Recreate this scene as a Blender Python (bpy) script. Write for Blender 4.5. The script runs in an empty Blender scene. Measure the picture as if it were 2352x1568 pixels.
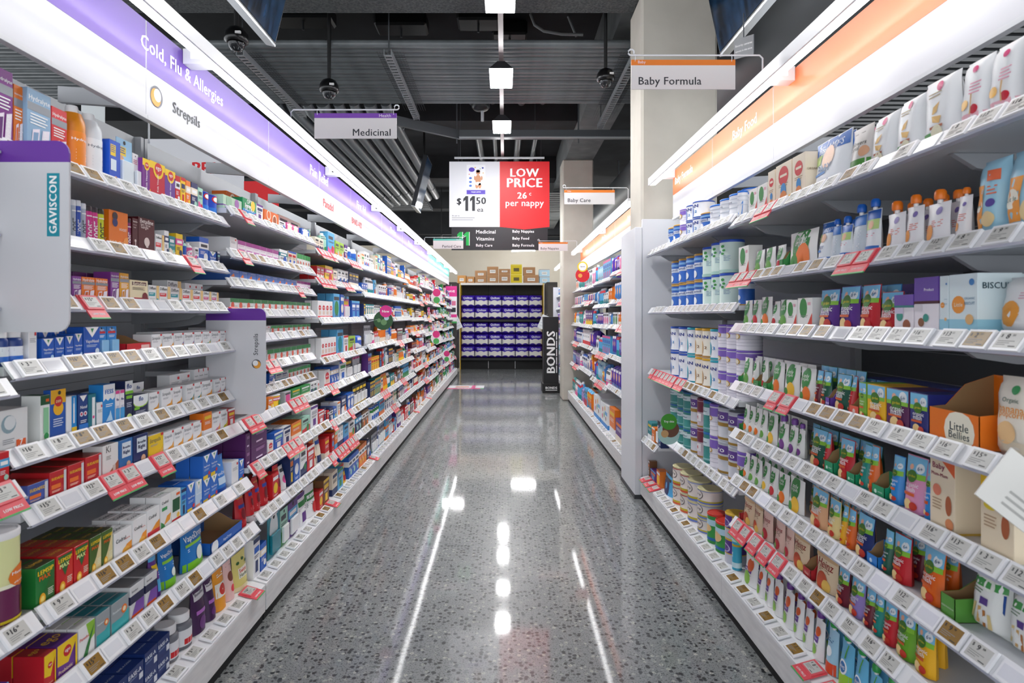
import bpy, bmesh, math, random
from mathutils import Vector, Matrix

random.seed(11)
SC = bpy.context.scene
COL = SC.collection
PI = math.pi
EYE = 1.33            # camera height in metres
FPX = 1400.0          # focal length in pixels of the 2352 px wide frame
CX, CY = 1159.0, 724.0

# ------------------------------------------------------------------ camera
cam_d = bpy.data.cameras.new('camera')
cam_d.sensor_width = 36.0
cam_d.lens = FPX / 2352.0 * 36.0
cam_d.shift_x = (1176.0 - CX) / 2352.0
cam_d.shift_y = -(784.0 - CY) / 2352.0
cam_d.clip_start = 0.05
cam_d.clip_end = 100.0
cam_d.dof.use_dof = True
cam_d.dof.focus_distance = 4.6
cam_d.dof.aperture_fstop = 5.6
cam = bpy.data.objects.new('camera', cam_d)
cam.location = (0, 0, EYE)
cam.rotation_euler = (PI / 2, 0, 0)
COL.objects.link(cam)
SC.camera = cam

# ------------------------------------------------------------------ light of the store, exposure
W = bpy.data.worlds.new('store_air')
SC.world = W
W.use_nodes = True
W.node_tree.nodes['Background'].inputs[0].default_value = (0.93, 0.96, 1.0, 1)
W.node_tree.nodes['Background'].inputs[1].default_value = 1.2
SC.view_settings.view_transform = 'Standard'
SC.view_settings.look = 'None'
SC.view_settings.gamma = 1.0
SC.view_settings.use_curve_mapping = False
SC.view_settings.exposure = 0.95
WASH_POWER = 7.0      # their inner face towards the header
STRIP_POWER = 4.6     # the strip lights over the shelving
HIGHBAY_POWER = 62.0   # the hanging lights under the track
TRACK_POWER = 70.0

# ------------------------------------------------------------------ helpers
def lin(c):
    c /= 255.0
    return c / 12.92 if c <= 0.04045 else ((c + 0.055) / 1.055) ** 2.4

def rgb(h):
    h = h.lstrip('#')
    if len(h) == 3:
        h = ''.join(x * 2 for x in h)
    return tuple(lin(int(h[i:i + 2], 16)) for i in (0, 2, 4))

MATS = {}
def M(h, rough=0.42, metal=0.0, emit=0.0, trans=0.0, alpha=1.0):
    key = (h, rough, metal, emit, trans, alpha)
    m = MATS.get(key)
    if m:
        return m
    m = bpy.data.materials.new('surface_' + h)
    m.use_nodes = True
    b = m.node_tree.nodes['Principled BSDF']
    c = rgb(h)
    b.inputs['Base Color'].default_value = (*c, 1)
    b.inputs['Roughness'].default_value = rough
    b.inputs['Metallic'].default_value = metal
    if emit:
        b.inputs['Emission Color'].default_value = (*c, 1)
        b.inputs['Emission Strength'].default_value = emit
    if trans:
        b.inputs['Transmission Weight'].default_value = trans
        b.inputs['IOR'].default_value = 1.45
    if alpha < 1:
        b.inputs['Alpha'].default_value = alpha
    MATS[key] = m
    return m

def noisy(name, c1, c2, scale, rough=0.6, bump=0.0, detail=4.0, coords='Object', spec=0.5, stretch=(1, 1, 1)):
    m = bpy.data.materials.new(name)
    m.use_nodes = True
    t = m.node_tree
    b = t.nodes['Principled BSDF']
    tc = t.nodes.new('ShaderNodeTexCoord')
    mp = t.nodes.new('ShaderNodeMapping')
    mp.inputs['Scale'].default_value = stretch
    n = t.nodes.new('ShaderNodeTexNoise')
    n.inputs['Scale'].default_value = scale
    n.inputs['Detail'].default_value = detail
    r = t.nodes.new('ShaderNodeValToRGB')
    r.color_ramp.elements[0].position = 0.35
    r.color_ramp.elements[1].position = 0.68
    r.color_ramp.elements[0].color = (*rgb(c1), 1)
    r.color_ramp.elements[1].color = (*rgb(c2), 1)
    t.links.new(tc.outputs[coords], mp.inputs[0])
    t.links.new(mp.outputs[0], n.inputs['Vector'])
    t.links.new(n.outputs['Fac'], r.inputs[0])
    t.links.new(r.outputs[0], b.inputs['Base Color'])
    b.inputs['Roughness'].default_value = rough
    b.inputs['Specular IOR Level'].default_value = spec
    if bump:
        bp = t.nodes.new('ShaderNodeBump')
        bp.inputs['Strength'].default_value = bump
        bp.inputs['Distance'].default_value = 0.01
        t.links.new(n.outputs['Fac'], bp.inputs['Height'])
        t.links.new(bp.outputs[0], b.inputs['Normal'])
    return m

TXT = {}
def text_tris(s, bold):
    """Glyph triangles of a word, x from 0 to its width, capital height about 1."""
    key = (s, bold)
    if key in TXT:
        return TXT[key]
    c = bpy.data.curves.new('lettering', 'FONT')
    c.body = s
    c.size = 1.38
    c.resolution_u = 2
    c.fill_mode = 'FRONT'
    c.space_character = (1.0, 1.04, 1.10)[bold]
    o = bpy.data.objects.new('lettering', c)
    COL.objects.link(o)
    dg = bpy.context.evaluated_depsgraph_get()
    ev = o.evaluated_get(dg)
    me = ev.to_mesh()
    me.calc_loop_triangles()
    vs = [(v.co.x, v.co.y) for v in me.vertices]
    ts = [tuple(t.vertices) for t in me.loop_triangles]
    ev.to_mesh_clear()
    bpy.data.objects.remove(o)
    bpy.data.curves.remove(c)
    if not vs:
        vs, ts = [(0, 0), (1, 0), (0, 1)], []
    x0 = min(v[0] for v in vs); x1 = max(v[0] for v in vs)
    y0 = min(v[1] for v in vs); y1 = max(v[1] for v in vs)
    base = [(v[0] - x0, v[1] - y0) for v in vs]
    pts, tris = [], []
    for dx, dy in (((0, 0),), ((0, 0), (.035, .012)), ((0, 0), (.05, .0), (.10, .012)))[bold]:
        n = len(pts)
        pts += [(a + dx, c_ + dy, .00012 * (n // max(1, len(base)))) for a, c_ in base]
        tris += [tuple(n + i for i in t) for t in ts]
    out = (pts, tris, x1 - x0 + .1 * (bold == 2), y1 - y0)
    TXT[key] = out
    return out

class MB:
    """Collects faces with materials and links them as one mesh object."""
    def __init__(s):
        s.v = []; s.f = []; s.m = []; s.mats = []; s.smooth = []
    def mi(s, m):
        if m not in s.mats:
            s.mats.append(m)
        return s.mats.index(m)
    def face(s, pts, m, smooth=False):
        b = len(s.v)
        s.v.extend([tuple(p) for p in pts])
        s.f.append(tuple(range(b, b + len(pts))))
        s.m.append(s.mi(m)); s.smooth.append(smooth)
    def idx(s, pts, faces, m, smooth=False):
        b = len(s.v)
        s.v.extend([tuple(p) for p in pts])
        k = s.mi(m)
        for f in faces:
            s.f.append(tuple(b + i for i in f)); s.m.append(k); s.smooth.append(smooth)
    def box(s, x0, x1, y0, y1, z0, z1, m, bev=0.0):
        if bev <= 0:
            p = [(x0, y0, z0), (x1, y0, z0), (x1, y1, z0), (x0, y1, z0), (x0, y0, z1), (x1, y0, z1), (x1, y1, z1), (x0, y1, z1)]
            s.idx(p, [(0, 3, 2, 1), (4, 5, 6, 7), (0, 1, 5, 4), (1, 2, 6, 5), (2, 3, 7, 6), (3, 0, 4, 7)], m)
            return
        b = bev
        p = []
        for ax in range(3):
            for sg in (0, 1):
                lo = [x0, y0, z0]; hi = [x1, y1, z1]
                u, w = [(1, 2), (2, 0), (0, 1)][ax]
                q = []
                for (a, c) in ((0, 0), (1, 0), (1, 1), (0, 1)):
                    r = [0, 0, 0]
                    r[ax] = hi[ax] if sg else lo[ax]
                    r[u] = hi[u] - b if a else lo[u] + b
                    r[w] = hi[w] - b if c else lo[w] + b
                    q.append(tuple(r))
                p.append(q)
        pts = [x for q in p for x in q]
        fs = []
        for k in range(6):
            q = [4 * k + i for i in range(4)]
            fs.append(tuple(q) if k % 2 else tuple(reversed(q)))
        idx = {}
        for k in range(6):
            for i, (a, c) in enumerate(((0, 0), (1, 0), (1, 1), (0, 1))):
                ax, sg = k // 2, k % 2
                u, w = [(1, 2), (2, 0), (0, 1)][ax]
                cor = [0, 0, 0]; cor[ax] = sg; cor[u] = a; cor[w] = c
                idx[(ax, tuple(cor))] = 4 * k + i
        for ax in range(3):
            u, w = [(1, 2), (2, 0), (0, 1)][ax]
            for a in (0, 1):
                for c in (0, 1):
                    c0 = [0, 0, 0]; c0[u] = a; c0[w] = c
                    c1 = list(c0); c1[ax] = 1
                    c0, c1 = tuple(c0), tuple(c1)
                    q = [idx[(u, c0)], idx[(u, c1)], idx[(w, c1)], idx[(w, c0)]]
                    fs.append(tuple(q) if (a ^ c) == 0 else tuple(reversed(q)))
        for cx in (0, 1):
            for cy in (0, 1):
                for cz in (0, 1):
                    q = [idx[(0, (cx, cy, cz))], idx[(1, (cx, cy, cz))], idx[(2, (cx, cy, cz))]]
                    fs.append(tuple(q) if (cx + cy + cz) % 2 else tuple(reversed(q)))
        s.idx(pts, fs, m)
    def lathe(s, prof, m, n=16, c=(0, 0), smooth=True, caps=True, arc=None):
        """prof: [(r, z)] from bottom to top around the z axis through c."""
        pts, fs = [], []
        for (r, z) in prof:
            for k in range(n):
                a = 2 * PI * k / n
                pts.append((c[0] + r * math.cos(a), c[1] + r * math.sin(a), z))
        for i in range(len(prof) - 1):
            for k in range(n):
                fs.append((i * n + k, i * n + (k + 1) % n, (i + 1) * n + (k + 1) % n, (i + 1) * n + k))
        s.idx(pts, fs, m, smooth)
        if caps:
            s.face([pts[k] for k in reversed(range(n))], m)
            s.face([pts[(len(prof) - 1) * n + k] for k in range(n)], m)
    def tube(s, path, r, m, n=8, smooth=True):
        pts, fs = [], []
        P = [Vector(p) for p in path]
        for i, p in enumerate(P):
            d = (P[min(i + 1, len(P) - 1)] - P[max(i - 1, 0)]).normalized()
            a = d.cross(Vector((0, 0, 1)))
            if a.length < 0.1:
                a = d.cross(Vector((1, 0, 0)))
            a.normalize(); b = d.cross(a)
            for k in range(n):
                t = 2 * PI * k / n
                pts.append(p + a * (r * math.cos(t)) + b * (r * math.sin(t)))
        for i in range(len(P) - 1):
            for k in range(n):
                fs.append((i * n + k, (i + 1) * n + k, (i + 1) * n + (k + 1) % n, i * n + (k + 1) % n))
        s.idx(pts, fs, m, smooth)
        s.face([pts[k] for k in range(n)], m)
        s.face([pts[(len(P) - 1) * n + k] for k in reversed(range(n))], m)
    def text(s, txt, fn, m, x, y, w=None, h=None, bold=0, align='c', rot=0, off=0.0):
        """Lay a word on the surface fn(a, b, off); fitted in width w and height h (metres on the surface)."""
        vs, ts, tw, th = text_tris(txt, bold)
        k = 1e9
        if w: k = min(k, w / tw)
        if h: k = min(k, h / th)
        ox = {'c': -tw / 2, 'l': 0, 'r': -tw}[align]
        ca, sa = math.cos(rot), math.sin(rot)
        pts = []
        for (a, b, lift) in vs:
            a = (a + ox) * k; b = (b - th / 2) * k
            pts.append(fn(x + a * ca - b * sa, y + a * sa + b * ca, off + lift))
        s.idx(pts, ts, m)
    def mesh(s, name):
        me = bpy.data.meshes.new(name)
        me.from_pydata(s.v, [], s.f)
        for m in s.mats:
            me.materials.append(m)
        me.polygons.foreach_set('material_index', s.m)
        me.polygons.foreach_set('use_smooth', s.smooth)
        me.update()
        return me
    def build(s, name, parent=None, **props):
        return ob(name, s.mesh(name), parent, **props)

def ob(name, me, parent=None, **props):
    o = bpy.data.objects.new(name, me)
    COL.objects.link(o)
    if parent is not None:
        o.parent = parent
    for k, v in props.items():
        o[k] = v
    return o

def thing(name, label, cat, loc=(0, 0, 0), rz=0.0, group=None):
    o = bpy.data.objects.new(name, None)
    COL.objects.link(o)
    o.location = loc
    o.rotation_euler = (0, 0, rz)
    o['label'] = label
    o['category'] = cat
    if group: o['group'] = group
    o.empty_display_size = 0.05
    return o

ORD = ('zeroth first second third fourth fifth sixth seventh eighth ninth tenth eleventh twelfth thirteenth fourteenth fifteenth sixteenth seventeenth eighteenth nineteenth twentieth '
       'twenty-first twenty-second twenty-third twenty-fourth twenty-fifth twenty-sixth twenty-seventh twenty-eighth twenty-ninth thirtieth thirty-first thirty-second thirty-third thirty-fourth '
       'thirty-fifth thirty-sixth thirty-seventh thirty-eighth thirty-ninth fortieth').split()

def Ypx(x, X):          # depth of a point of the plane X seen at picture column x
    return FPX * X / (x - CX)
def at(x, y, Y):        # point at depth Y seen at picture position x, y
    return Vector(((x - CX) * Y / FPX, Y, EYE - (y - CY) * Y / FPX))

WHITE = M('eceef2', 0.35)
WHITE2 = M('dfe1e6', 0.4)
CLEAR = M('d9dde2', 0.12)
GREYW = M('c9cbd0', 0.45)
BLACK = M('0c0d0f', 0.5)
DARK = M('17181a', 0.6)
CHROME = M('b9bcc0', 0.25, 0.9)
STEEL = M('54575b', 0.45, 0.5)
# ================================================================== the setting
# polished terrazzo-like concrete
def floor_material():
    m = bpy.data.materials.new('polished_concrete')
    m.use_nodes = True
    t = m.node_tree; L = t.links
    b = t.nodes['Principled BSDF']
    tc = t.nodes.new('ShaderNodeTexCoord')
    def vor(scale, rnd=1.0, feature='F1'):
        v = t.nodes.new('ShaderNodeTexVoronoi')
        v.inputs['Scale'].default_value = scale
        v.inputs['Randomness'].default_value = rnd
        L.new(tc.outputs['Object'], v.inputs['Vector'])
        return v
    def noise(scale, detail):
        n = t.nodes.new('ShaderNodeTexNoise')
        n.inputs['Scale'].default_value = scale
        n.inputs['Detail'].default_value = detail
        L.new(tc.outputs['Object'], n.inputs['Vector'])
        return n
    def ramp(src, e):
        r = t.nodes.new('ShaderNodeValToRGB')
        while len(r.color_ramp.elements) < len(e):
            r.color_ramp.elements.new(0.5)
        for k, (p, c) in enumerate(e):
            r.color_ramp.elements[k].position = p
            r.color_ramp.elements[k].color = (*rgb(c), 1)
        L.new(src, r.inputs[0])
        return r
    def mix(kind, fac, a, c):
        x = t.nodes.new('ShaderNodeMix')
        x.data_type = 'RGBA'; x.blend_type = kind
        if isinstance(fac, float): x.inputs[0].default_value = fac
        else: L.new(fac, x.inputs[0])
        L.new(a, x.inputs[6]); L.new(c, x.inputs[7])
        return x.outputs[2]
    big = noise(0.9, 3)
    base = ramp(big.outputs['Fac'], [(0.3, '7b7f82'), (0.7, '929593')])
    v1 = vor(52)
    sep = t.nodes.new('ShaderNodeSeparateColor')
    L.new(v1.outputs['Color'], sep.inputs[0])
    tone = ramp(sep.outputs[0], [(0.0, '0b0d12'), (0.36, '20242b'), (0.45, '7f8385'), (0.8, '949795'), (1.0, 'b9b8b1')])
    tone.color_ramp.interpolation = 'LINEAR'
    d1 = ramp(v1.outputs['Distance'], [(0.36, 'ffffff'), (0.50, '000000')])
    c1 = mix('MIX', d1.outputs[0], base.outputs[0], tone.outputs[0])
    n2 = noise(160, 2)
    sp = ramp(n2.outputs['Fac'], [(0.36, '55595e'), (0.47, 'ffffff')])
    c2 = mix('MULTIPLY', 0.85, c1, sp.outputs[0])
    # sawn joints across the aisle
    pos = t.nodes.new('ShaderNodeSeparateXYZ')
    L.new(tc.outputs['Object'], pos.inputs[0])
    acc = None
    for y in (4.57, 7.57, 14.0):
        s = t.nodes.new('ShaderNodeMath'); s.operation = 'SUBTRACT'; L.new(pos.outputs[1], s.inputs[0]); s.inputs[1].default_value = y
        a = t.nodes.new('ShaderNodeMath'); a.operation = 'ABSOLUTE'; L.new(s.outputs[0], a.inputs[0])
        l = t.nodes.new('ShaderNodeMath'); l.operation = 'LESS_THAN'; L.new(a.outputs[0], l.inputs[0]); l.inputs[1].default_value = 0.004
        if acc is None: acc = l
        else:
            mx = t.nodes.new('ShaderNodeMath'); mx.operation = 'MAXIMUM'; L.new(acc.outputs[0], mx.inputs[0]); L.new(l.outputs[0], mx.inputs[1]); acc = mx
    dk = t.nodes.new('ShaderNodeRGB'); dk.outputs[0].default_value = (0.06, 0.06, 0.06, 1)
    c3 = mix('MIX', acc.outputs[0], c2, dk.outputs[0])
    L.new(c3, b.inputs['Base Color'])
    rr = t.nodes.new('ShaderNodeMapRange')
    L.new(noise(3.5, 4).outputs['Fac'], rr.inputs[0])
    rr.inputs[3].default_value = 0.30; rr.inputs[4].default_value = 0.42
    L.new(rr.outputs[0], b.inputs['Roughness'])
    b.inputs['Specular IOR Level'].default_value = 0.5
    b.inputs['Coat Weight'].default_value = 0.85
    b.inputs['Coat Roughness'].default_value = 0.055
    b.inputs['Coat IOR'].default_value = 1.45
    bp = t.nodes.new('ShaderNodeBump'); bp.inputs['Strength'].default_value = 0.035; bp.inputs['Distance'].default_value = 0.02
    L.new(noise(1.6, 1).outputs['Fac'], bp.inputs['Height'])
    L.new(bp.outputs[0], b.inputs['Normal']); L.new(bp.outputs[0], b.inputs['Coat Normal'])
    return m

def struct(name, mb):
    o = mb.build(name)
    o['kind'] = 'structure'
    return o

FLOOR = floor_material()
b = MB(); b.box(-9, 9, -4, 20, -0.1, 0, FLOOR); struct('floor', b)
CEIL = noisy('painted_black_slab', '101113', '212326', 2.2, 0.9, 0.3)
b = MB(); b.box(-9, 9, -4, 20, 4.25, 4.4, CEIL); struct('ceiling', b)
CREAM = noisy('cream_wall_paint', 'd9cfbc', 'e0d7c6', 1.3, 0.7)
b = MB(); b.box(-9, 9, 17.2, 17.4, 0, 3.3, CREAM); b.box(-9, 9, 17.2, 17.4, 3.3, 4.25, noisy('dark_wall_band', '1b1c1e', '2a2b2d', 2, 0.9)); struct('wall_back', b)
CONC = noisy('rough_concrete', '3d4041', '5b5e5e', 60, 0.9, 0.8)
CONC2 = noisy('smooth_concrete', '5d6061', '707372', 5, 0.85, 0.15)
b = MB(); b.box(-9, 1.55, 4.25, 4.78, 3.69, 4.25, CONC, 0.02); struct('beam', b)
b = MB()
b.box(0.95, 1.38, 4.9, 17.1, 3.76, 4.25, CONC2); struct('beam_long', b)
for k, y in enumerate((7.9, 11.2, 14.4)):
    b = MB(); b.box(-9, 0.94, y, y + 0.4, 3.85, 4.25, CEIL); struct('beam_cross_%d' % (k + 1), b)
PIL = noisy('grey_beige_render', 'bdb8ad', 'c9c4b9', 3, 0.8, 0.08)
def pillar(name, x0, x1, y0, y1, z1):
    b = MB(); b.box(x0, x1, y0, y1, 0, z1, PIL, 0.018); struct(name, b)
pillar('pillar_near', 1.0, 1.56, 4.46, 4.86, 3.69)
pillar('pillar_far', 0.905, 1.385, 9.50, 9.98, 3.76)

# white casing round the near pillar
b = MB()
b.box(0.945, 0.997, 4.42, 4.94, 0.0, 1.97, WHITE2, 0.004)
b.box(0.999, 1.62, 4.43, 4.455, 0.0, 2.03, WHITE2, 0.004)
t = thing('pillar_casing', 'tall plain white casing around foot of the near beige pillar', 'casing', (0, 0, 0))
b.build('casing_board', t)
b = MB(); b.box(0.94, 1.0, 4.415, 4.945, 0.0, 0.03, M('3a3c40', .5)); b.build('kick_strip', t)

# ------------------------------------------------------------------ ceiling services
PIPE = noisy('grey_conduit', '5c6163', '6a6f71', 8, 0.3, 0.0)
PIPE2 = M('6c7174', 0.4)
def pipe_thing(name, label, cat, path, r, m, group=None, n=12, clamps=0):
    t = thing(name, label, cat, path[0], group=group)
    o = Vector(path[0])
    b = MB(); b.tube([Vector(p) - o for p in path], r, m, n); b.build('tube', t)
    if clamps:
        P0, P1 = Vector(path[0]), Vector(path[-1]); d = (P1 - P0).normalized()
        for k in range(clamps):
            q = P0.lerp(P1, (k + 0.5) / clamps) - o
            b = MB(); b.tube([q - d * 0.02, q + d * 0.02], r * 1.22, STEEL, n); b.build('clamp', t)
    return t
for k in range(16):
    y = 5.06 + k * 0.088
    pipe_thing('conduit', 'long grey conduit crossing under ceiling, %s behind the concrete beam' % ORD[k + 1], 'conduit', [(-5.0, y, 3.58 + 0.004 * (k % 3)), (1.70, y, 3.58 + 0.004 * (k % 3))], 0.033, PIPE, 'conduits crossing the ceiling')
for k in range(8):
    x = -2.47 + k * 0.17
    pipe_thing('service_pipe', 'grey pipe running along aisle below the conduits, %s from the health side' % ORD[k + 1], 'pipe', [(x, 6.55, 3.62), (x, 6.7, 3.565), (x, 12.5 - 0.15 * k, 3.565)], 0.058 if k % 3 else 0.07, PIPE2, 'pipes running along the aisle', clamps=3)
for k, x in enumerate((-0.42, -0.16, 0.22, 0.5)):
    pipe_thing('drain_pipe', 'thin grey pipe under dark slab beyond the steel channel, %s from health side' % ORD[k + 1], 'pipe', [(x, 6.7, 4.1), (x * 0.9, 14.0, 4.05)], 0.035 if k % 2 else 0.05, PIPE2, 'thin pipes under the slab')
# slotted channels under the conduits
def slotted(label, x, y0, y1, z, top=4.248):
    t = thing('slotted_channel', label, 'cable support', (x, y0, z))
    m = M('8b8f92', 0.4, 0.3); b = MB()
    L_ = y1 - y0
    b.box(-0.032, -0.026, 0, L_, 0, 0.05, m); b.box(0.026, 0.032, 0, L_, 0, 0.05, m)
    n = int(L_ / 0.06)
    for k in range(n):
        b.box(-0.026, 0.026, k * L_ / n, k * L_ / n + 0.03, 0, 0.005, m)
    b.build('channel', t)
    for yy in (0.05, L_ - 0.05):
        b = MB(); b.tube([(0, yy, 0.05), (0, yy, top - z)], 0.006, STEEL, 6); b.build('rod', t)
    b = MB(); dkm = M('34373a', .5)
    for k in range(15):
        y = 5.02 + k * 0.088 - y0
        if 0.1 < y < L_ - 0.1:
            b.box(-0.11, 0.11, y, y + 0.004, 0.066, 0.070, dkm)
            b.box(-0.11, 0.11, y + .044, y + 0.048, 0.066, 0.070, dkm)
    for k in range(10):
        b.box(-0.11 + k * 0.0242, -0.108 + k * 0.0242, 0.1, L_ - 0.1, 0.071, 0.074, dkm)
    b.build('mesh_mat', t)
    return t
slotted('slotted grey channel under conduits above the health shelving', -2.15, 4.95, 6.52, 3.44)
slotted('slotted grey channel under conduits between two black dome cameras', -0.95, 4.95, 6.6, 3.44)
slotted('slotted grey channel under conduits beside the near beige pillar', 1.08, 4.96, 6.9, 3.44, 3.758)
# steel channel across
t = thing('steel_channel', 'grey steel channel hung across aisle above the low price sign', 'channel', (0, 7.0, 3.36))
b = MB(); b.box(-0.52, 1.7, 0, 0.05, 0, 0.10, STEEL); b.box(-0.52, 1.7, -0.04, 0.0, 0, 0.012, M('9a9ea1', .4, .3))
b.idx([(-1.15, -0.5, 0.10), (-0.52, 0, 0.10), (-0.52, 0, 0), (-1.15, -0.5, 0), (-1.15, -0.45, 0.10), (-0.52, 0.05, 0.10), (-0.52, 0.05, 0), (-1.15, -0.45, 0)],
      [(0, 3, 2, 1), (4, 5, 6, 7), (0, 1, 5, 4), (3, 7, 6, 2), (0, 4, 7, 3), (1, 2, 6, 5)], STEEL)
b.build('channel', t)
for x in (-0.55, 0.85):
    b = MB(); b.tube([(x, 0.02, -0.05), (x, 0.02, 0.885)], 0.008, STEEL, 6); b.build('hanger_rod', t)
# spiral duct on the baby side
t = thing('air_duct', 'large round grey spiral duct above the baby shelving', 'duct', (2.15, 3.0, 3.35))
prof = []
for k in range(150):
    prof.append((0.40 if k % 2 else 0.385, k * 0.07))
b = MB(); b.lathe(prof, M('5c6063', 0.4, 0.4), 28); o = b.build('spiral_tube', t); o.rotation_euler = (-PI / 2, 0, 0)
for yy in (1.5, 5.0, 8.5):
    b = MB(); b.tube([(0, yy, 0.4), (0, yy, 0.9)], 0.01, STEEL, 6); b.build('hanger_rod', t)
# ribbed deck beyond the duct
t = thing('ribbed_ceiling_panel', 'dark ribbed metal panel under ceiling above baby shelving', 'ceiling panel', (0, 0, 3.95))
b = MB()
for k in range(46):
    y = 2.2 + k * 0.16
    b.box(2.6, 8.5, y, y + 0.09, 0, 0.05, M('3e4144', 0.5, 0.3))
b.box(2.6, 8.5, 2.2, 9.6, 0.05, 0.08, M('2c2e30', 0.6)); b.build('ribs', t)
b = MB()
for x in (3, 8):
    b.tube([(x, 5, 0.08), (x, 5, 0.3)], 0.01, STEEL, 6)
b.build('hanger_rod', t)
for k in range(3):   # perforated trays far off
    x0 = (-2.6, -0.55, 0.55)[k]
    t = thing('cable_tray', 'perforated cable tray high in the dark ceiling, %s from health side' % ORD[k + 1], 'cable tray', (x0, 11.6, 3.66))
    b = MB()
    for i in range(10):
        b.box(0, 1.0, i * 0.2, i * 0.2 + 0.12, 0, 0.01, PIPE2)
    b.box(0, 0.02, 0, 2, 0, 0.06, PIPE2); b.box(0.98, 1.0, 0, 2, 0, 0.06, PIPE2); b.build('tray', t)
    b = MB(); b.tube([(0.5, 0.3, 0), (0.5, 0.3, 0.59)], 0.006, STEEL, 6); b.tube([(0.5, 1.7, 0), (0.5, 1.7, 0.59)], 0.006, STEEL, 6); b.build('hanger_rod', t)
# red sprinkler line and drops
pipe_thing('sprinkler_line', 'thin red sprinkler line high above the steel channel', 'pipe', [(-0.8, 8.3, 3.82), (0.9, 8.3, 3.80)], 0.008, M('b02a22', .5), n=6)
for k, (x, y, w) in enumerate(((-1.9, 5.75, .55), (-1.0, 5.9, .5), (-.25, 5.8, .4), (0.05, 6.1, .35))):
    t = thing('ceiling_box', 'black painted service box under slab above conduits, %s from health side' % ORD[k + 1], 'service box', (x, y, 4.10))
    b = MB(); b.box(-w / 2, w / 2, -.1, .16, 0, .146, BLACK, .02); b.build('housing', t)
    b = MB(); b.tube([(0, 0, 0), (0, 0, -.08)], .012, STEEL, 6); b.build('drop', t)
# loose hoses near the near pillar
pipe_thing('white_hose', 'bent pale hose hanging under slab beside the concrete beam', 'hose', [(0.25, 5.9, 4.246), (0.29, 5.9, 4.14), (0.38, 5.9, 4.08), (0.55, 5.9, 4.05), (0.76, 5.9, 4.045)], 0.014, M('b5b7b8', .5))
pipe_thing('pale_conduit_drop', 'pale straight conduit dropping from slab beside the concrete beam', 'pipe', [(0.62, 5.95, 4.246), (0.70, 5.95, 4.05)], 0.012, M('b5b7b8', .5))
# white hanging speaker-like smoke unit
def dome_camera(label, p, r, top):
    t = thing('dome_camera', label, 'security camera', p)
    b = MB(); b.tube([(0, 0, r * 0.6), (0, 0, top - p[2])], r * 0.2, BLACK, 12); b.build('rod', t)
    pr = [(r * 0.25, r * 1.0), (r * 0.7, r * 0.78), (r * 0.95, r * 0.35), (r, 0), (r * 1.0, -r * 0.28), (r * 0.8, -r * 0.42)]
    b = MB(); b.lathe(list(reversed(pr)), M('0b0b0d', 0.28), 24); b.box(r * 0.3, r * 0.75, -r * 0.99, -r * 0.80, 0.02 * r, 0.22 * r, M('d9d9d9', .5)); b.build('housing', t)
    pr = [(r * 0.02, -r * 1.12)] + [(r * 0.72 * math.sin(a), -r * 0.45 - r * 0.67 * math.cos(a)) for a in (0.3, 0.6, 0.9, 1.2, 1.5)]
    b = MB(); b.lathe(pr, M('2b2d30', 0.06, 0.3), 20)
    for k in range(8):
        a = k * PI / 4
        b.tube([(r * 0.03 * math.cos(a), r * 0.03 * math.sin(a), -r * 1.11), (r * 0.45 * math.cos(a), r * 0.45 * math.sin(a), -r * 0.99), (r * 0.69 * math.cos(a), r * 0.69 * math.sin(a), -r * 0.62)], r * 0.02, CHROME, 4)
    b.build('clear_dome', t)
dome_camera('black dome camera on rod beside the hung screen above health shelving', at(543, 88, 4.0), 0.076, 4.248)
dome_camera('black dome camera on rod above the medicinal hanging sign', at(756, 203, 5.0), 0.078, 4.248)
dome_camera('black dome camera on rod beside the near beige pillar', at(1391, 178, 4.89), 0.072, 4.248)
t = thing('ceiling_projector', 'small dark round fixture under slab between the track lights', 'ceiling fixture', at(1104, 246, 6.9))
b = MB(); b.lathe([(0.03, -0.045), (0.08, -0.03), (0.105, 0), (0.105, 0.04)], M('1d1f22', .3), 18); b.tube([(0.02, 0, -0.03), (0.02, 0, -0.16)], 0.018, GREYW, 8); b.build('housing', t)
b = MB(); b.tube([(0, 0, 0.04), (0, 0, 4.248 - t.location.z)], 0.012, STEEL, 6); b.build('rod', t)

# ------------------------------------------------------------------ hung screens
def screen(label, far_bottom, side, length, height, lean):
    """side +1: the screen looks towards +x."""
    t = thing('hung_screen', label, 'screen', far_bottom)
    up = Vector((side * lean, 0, 1)).normalized(); al = Vector((0, -1, 0)); n = Vector((side * up.z, 0, -abs(up.x)))
    def P(a, c, d): return al * a + up * c + n * d
    def slab(mb, a0, a1, c0, c1, d0, d1, m):
        p = [P(a0, c0, d0), P(a1, c0, d0), P(a1, c1, d0), P(a0, c1, d0), P(a0, c0, d1), P(a1, c0, d1), P(a1, c1, d1), P(a0, c1, d1)]
        f = [(0, 3, 2, 1), (4, 5, 6, 7), (0, 1, 5, 4), (1, 2, 6, 5), (2, 3, 7, 6), (3, 0, 4, 7)]
        mb.idx(p, f, m)
    b = MB(); slab(b, 0, length, 0, height, -0.05, 0, M('2a2c30', .3, .4)); b.build('housing', t)
    b = MB(); slab(b, 0.012, length - 0.012, 0.012, height - 0.012, 0.0005, 0.003, noisy('dark_glass_painted_reflection', '08111c', '1d3f60', 3.0, 0.10, 0, 3, 'Object', 0.8, (6, 6, 0.6))); b.build('glass', t)  # blue streaks in the glass colour stand in for a reflection
    b = MB(); slab(b, 0, length, -0.012, 0, -0.05, 0.004, CHROME); b.build('trim', t)
    for a in (0.25, length - 0.25):
        q = P(a, height * 0.9, -0.06); b = MB(); b.tube([q, (q.x, q.y, 4.248 - far_bottom[2])], 0.015, BLACK, 8); b.build('hanger', t)
    return t
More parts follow.
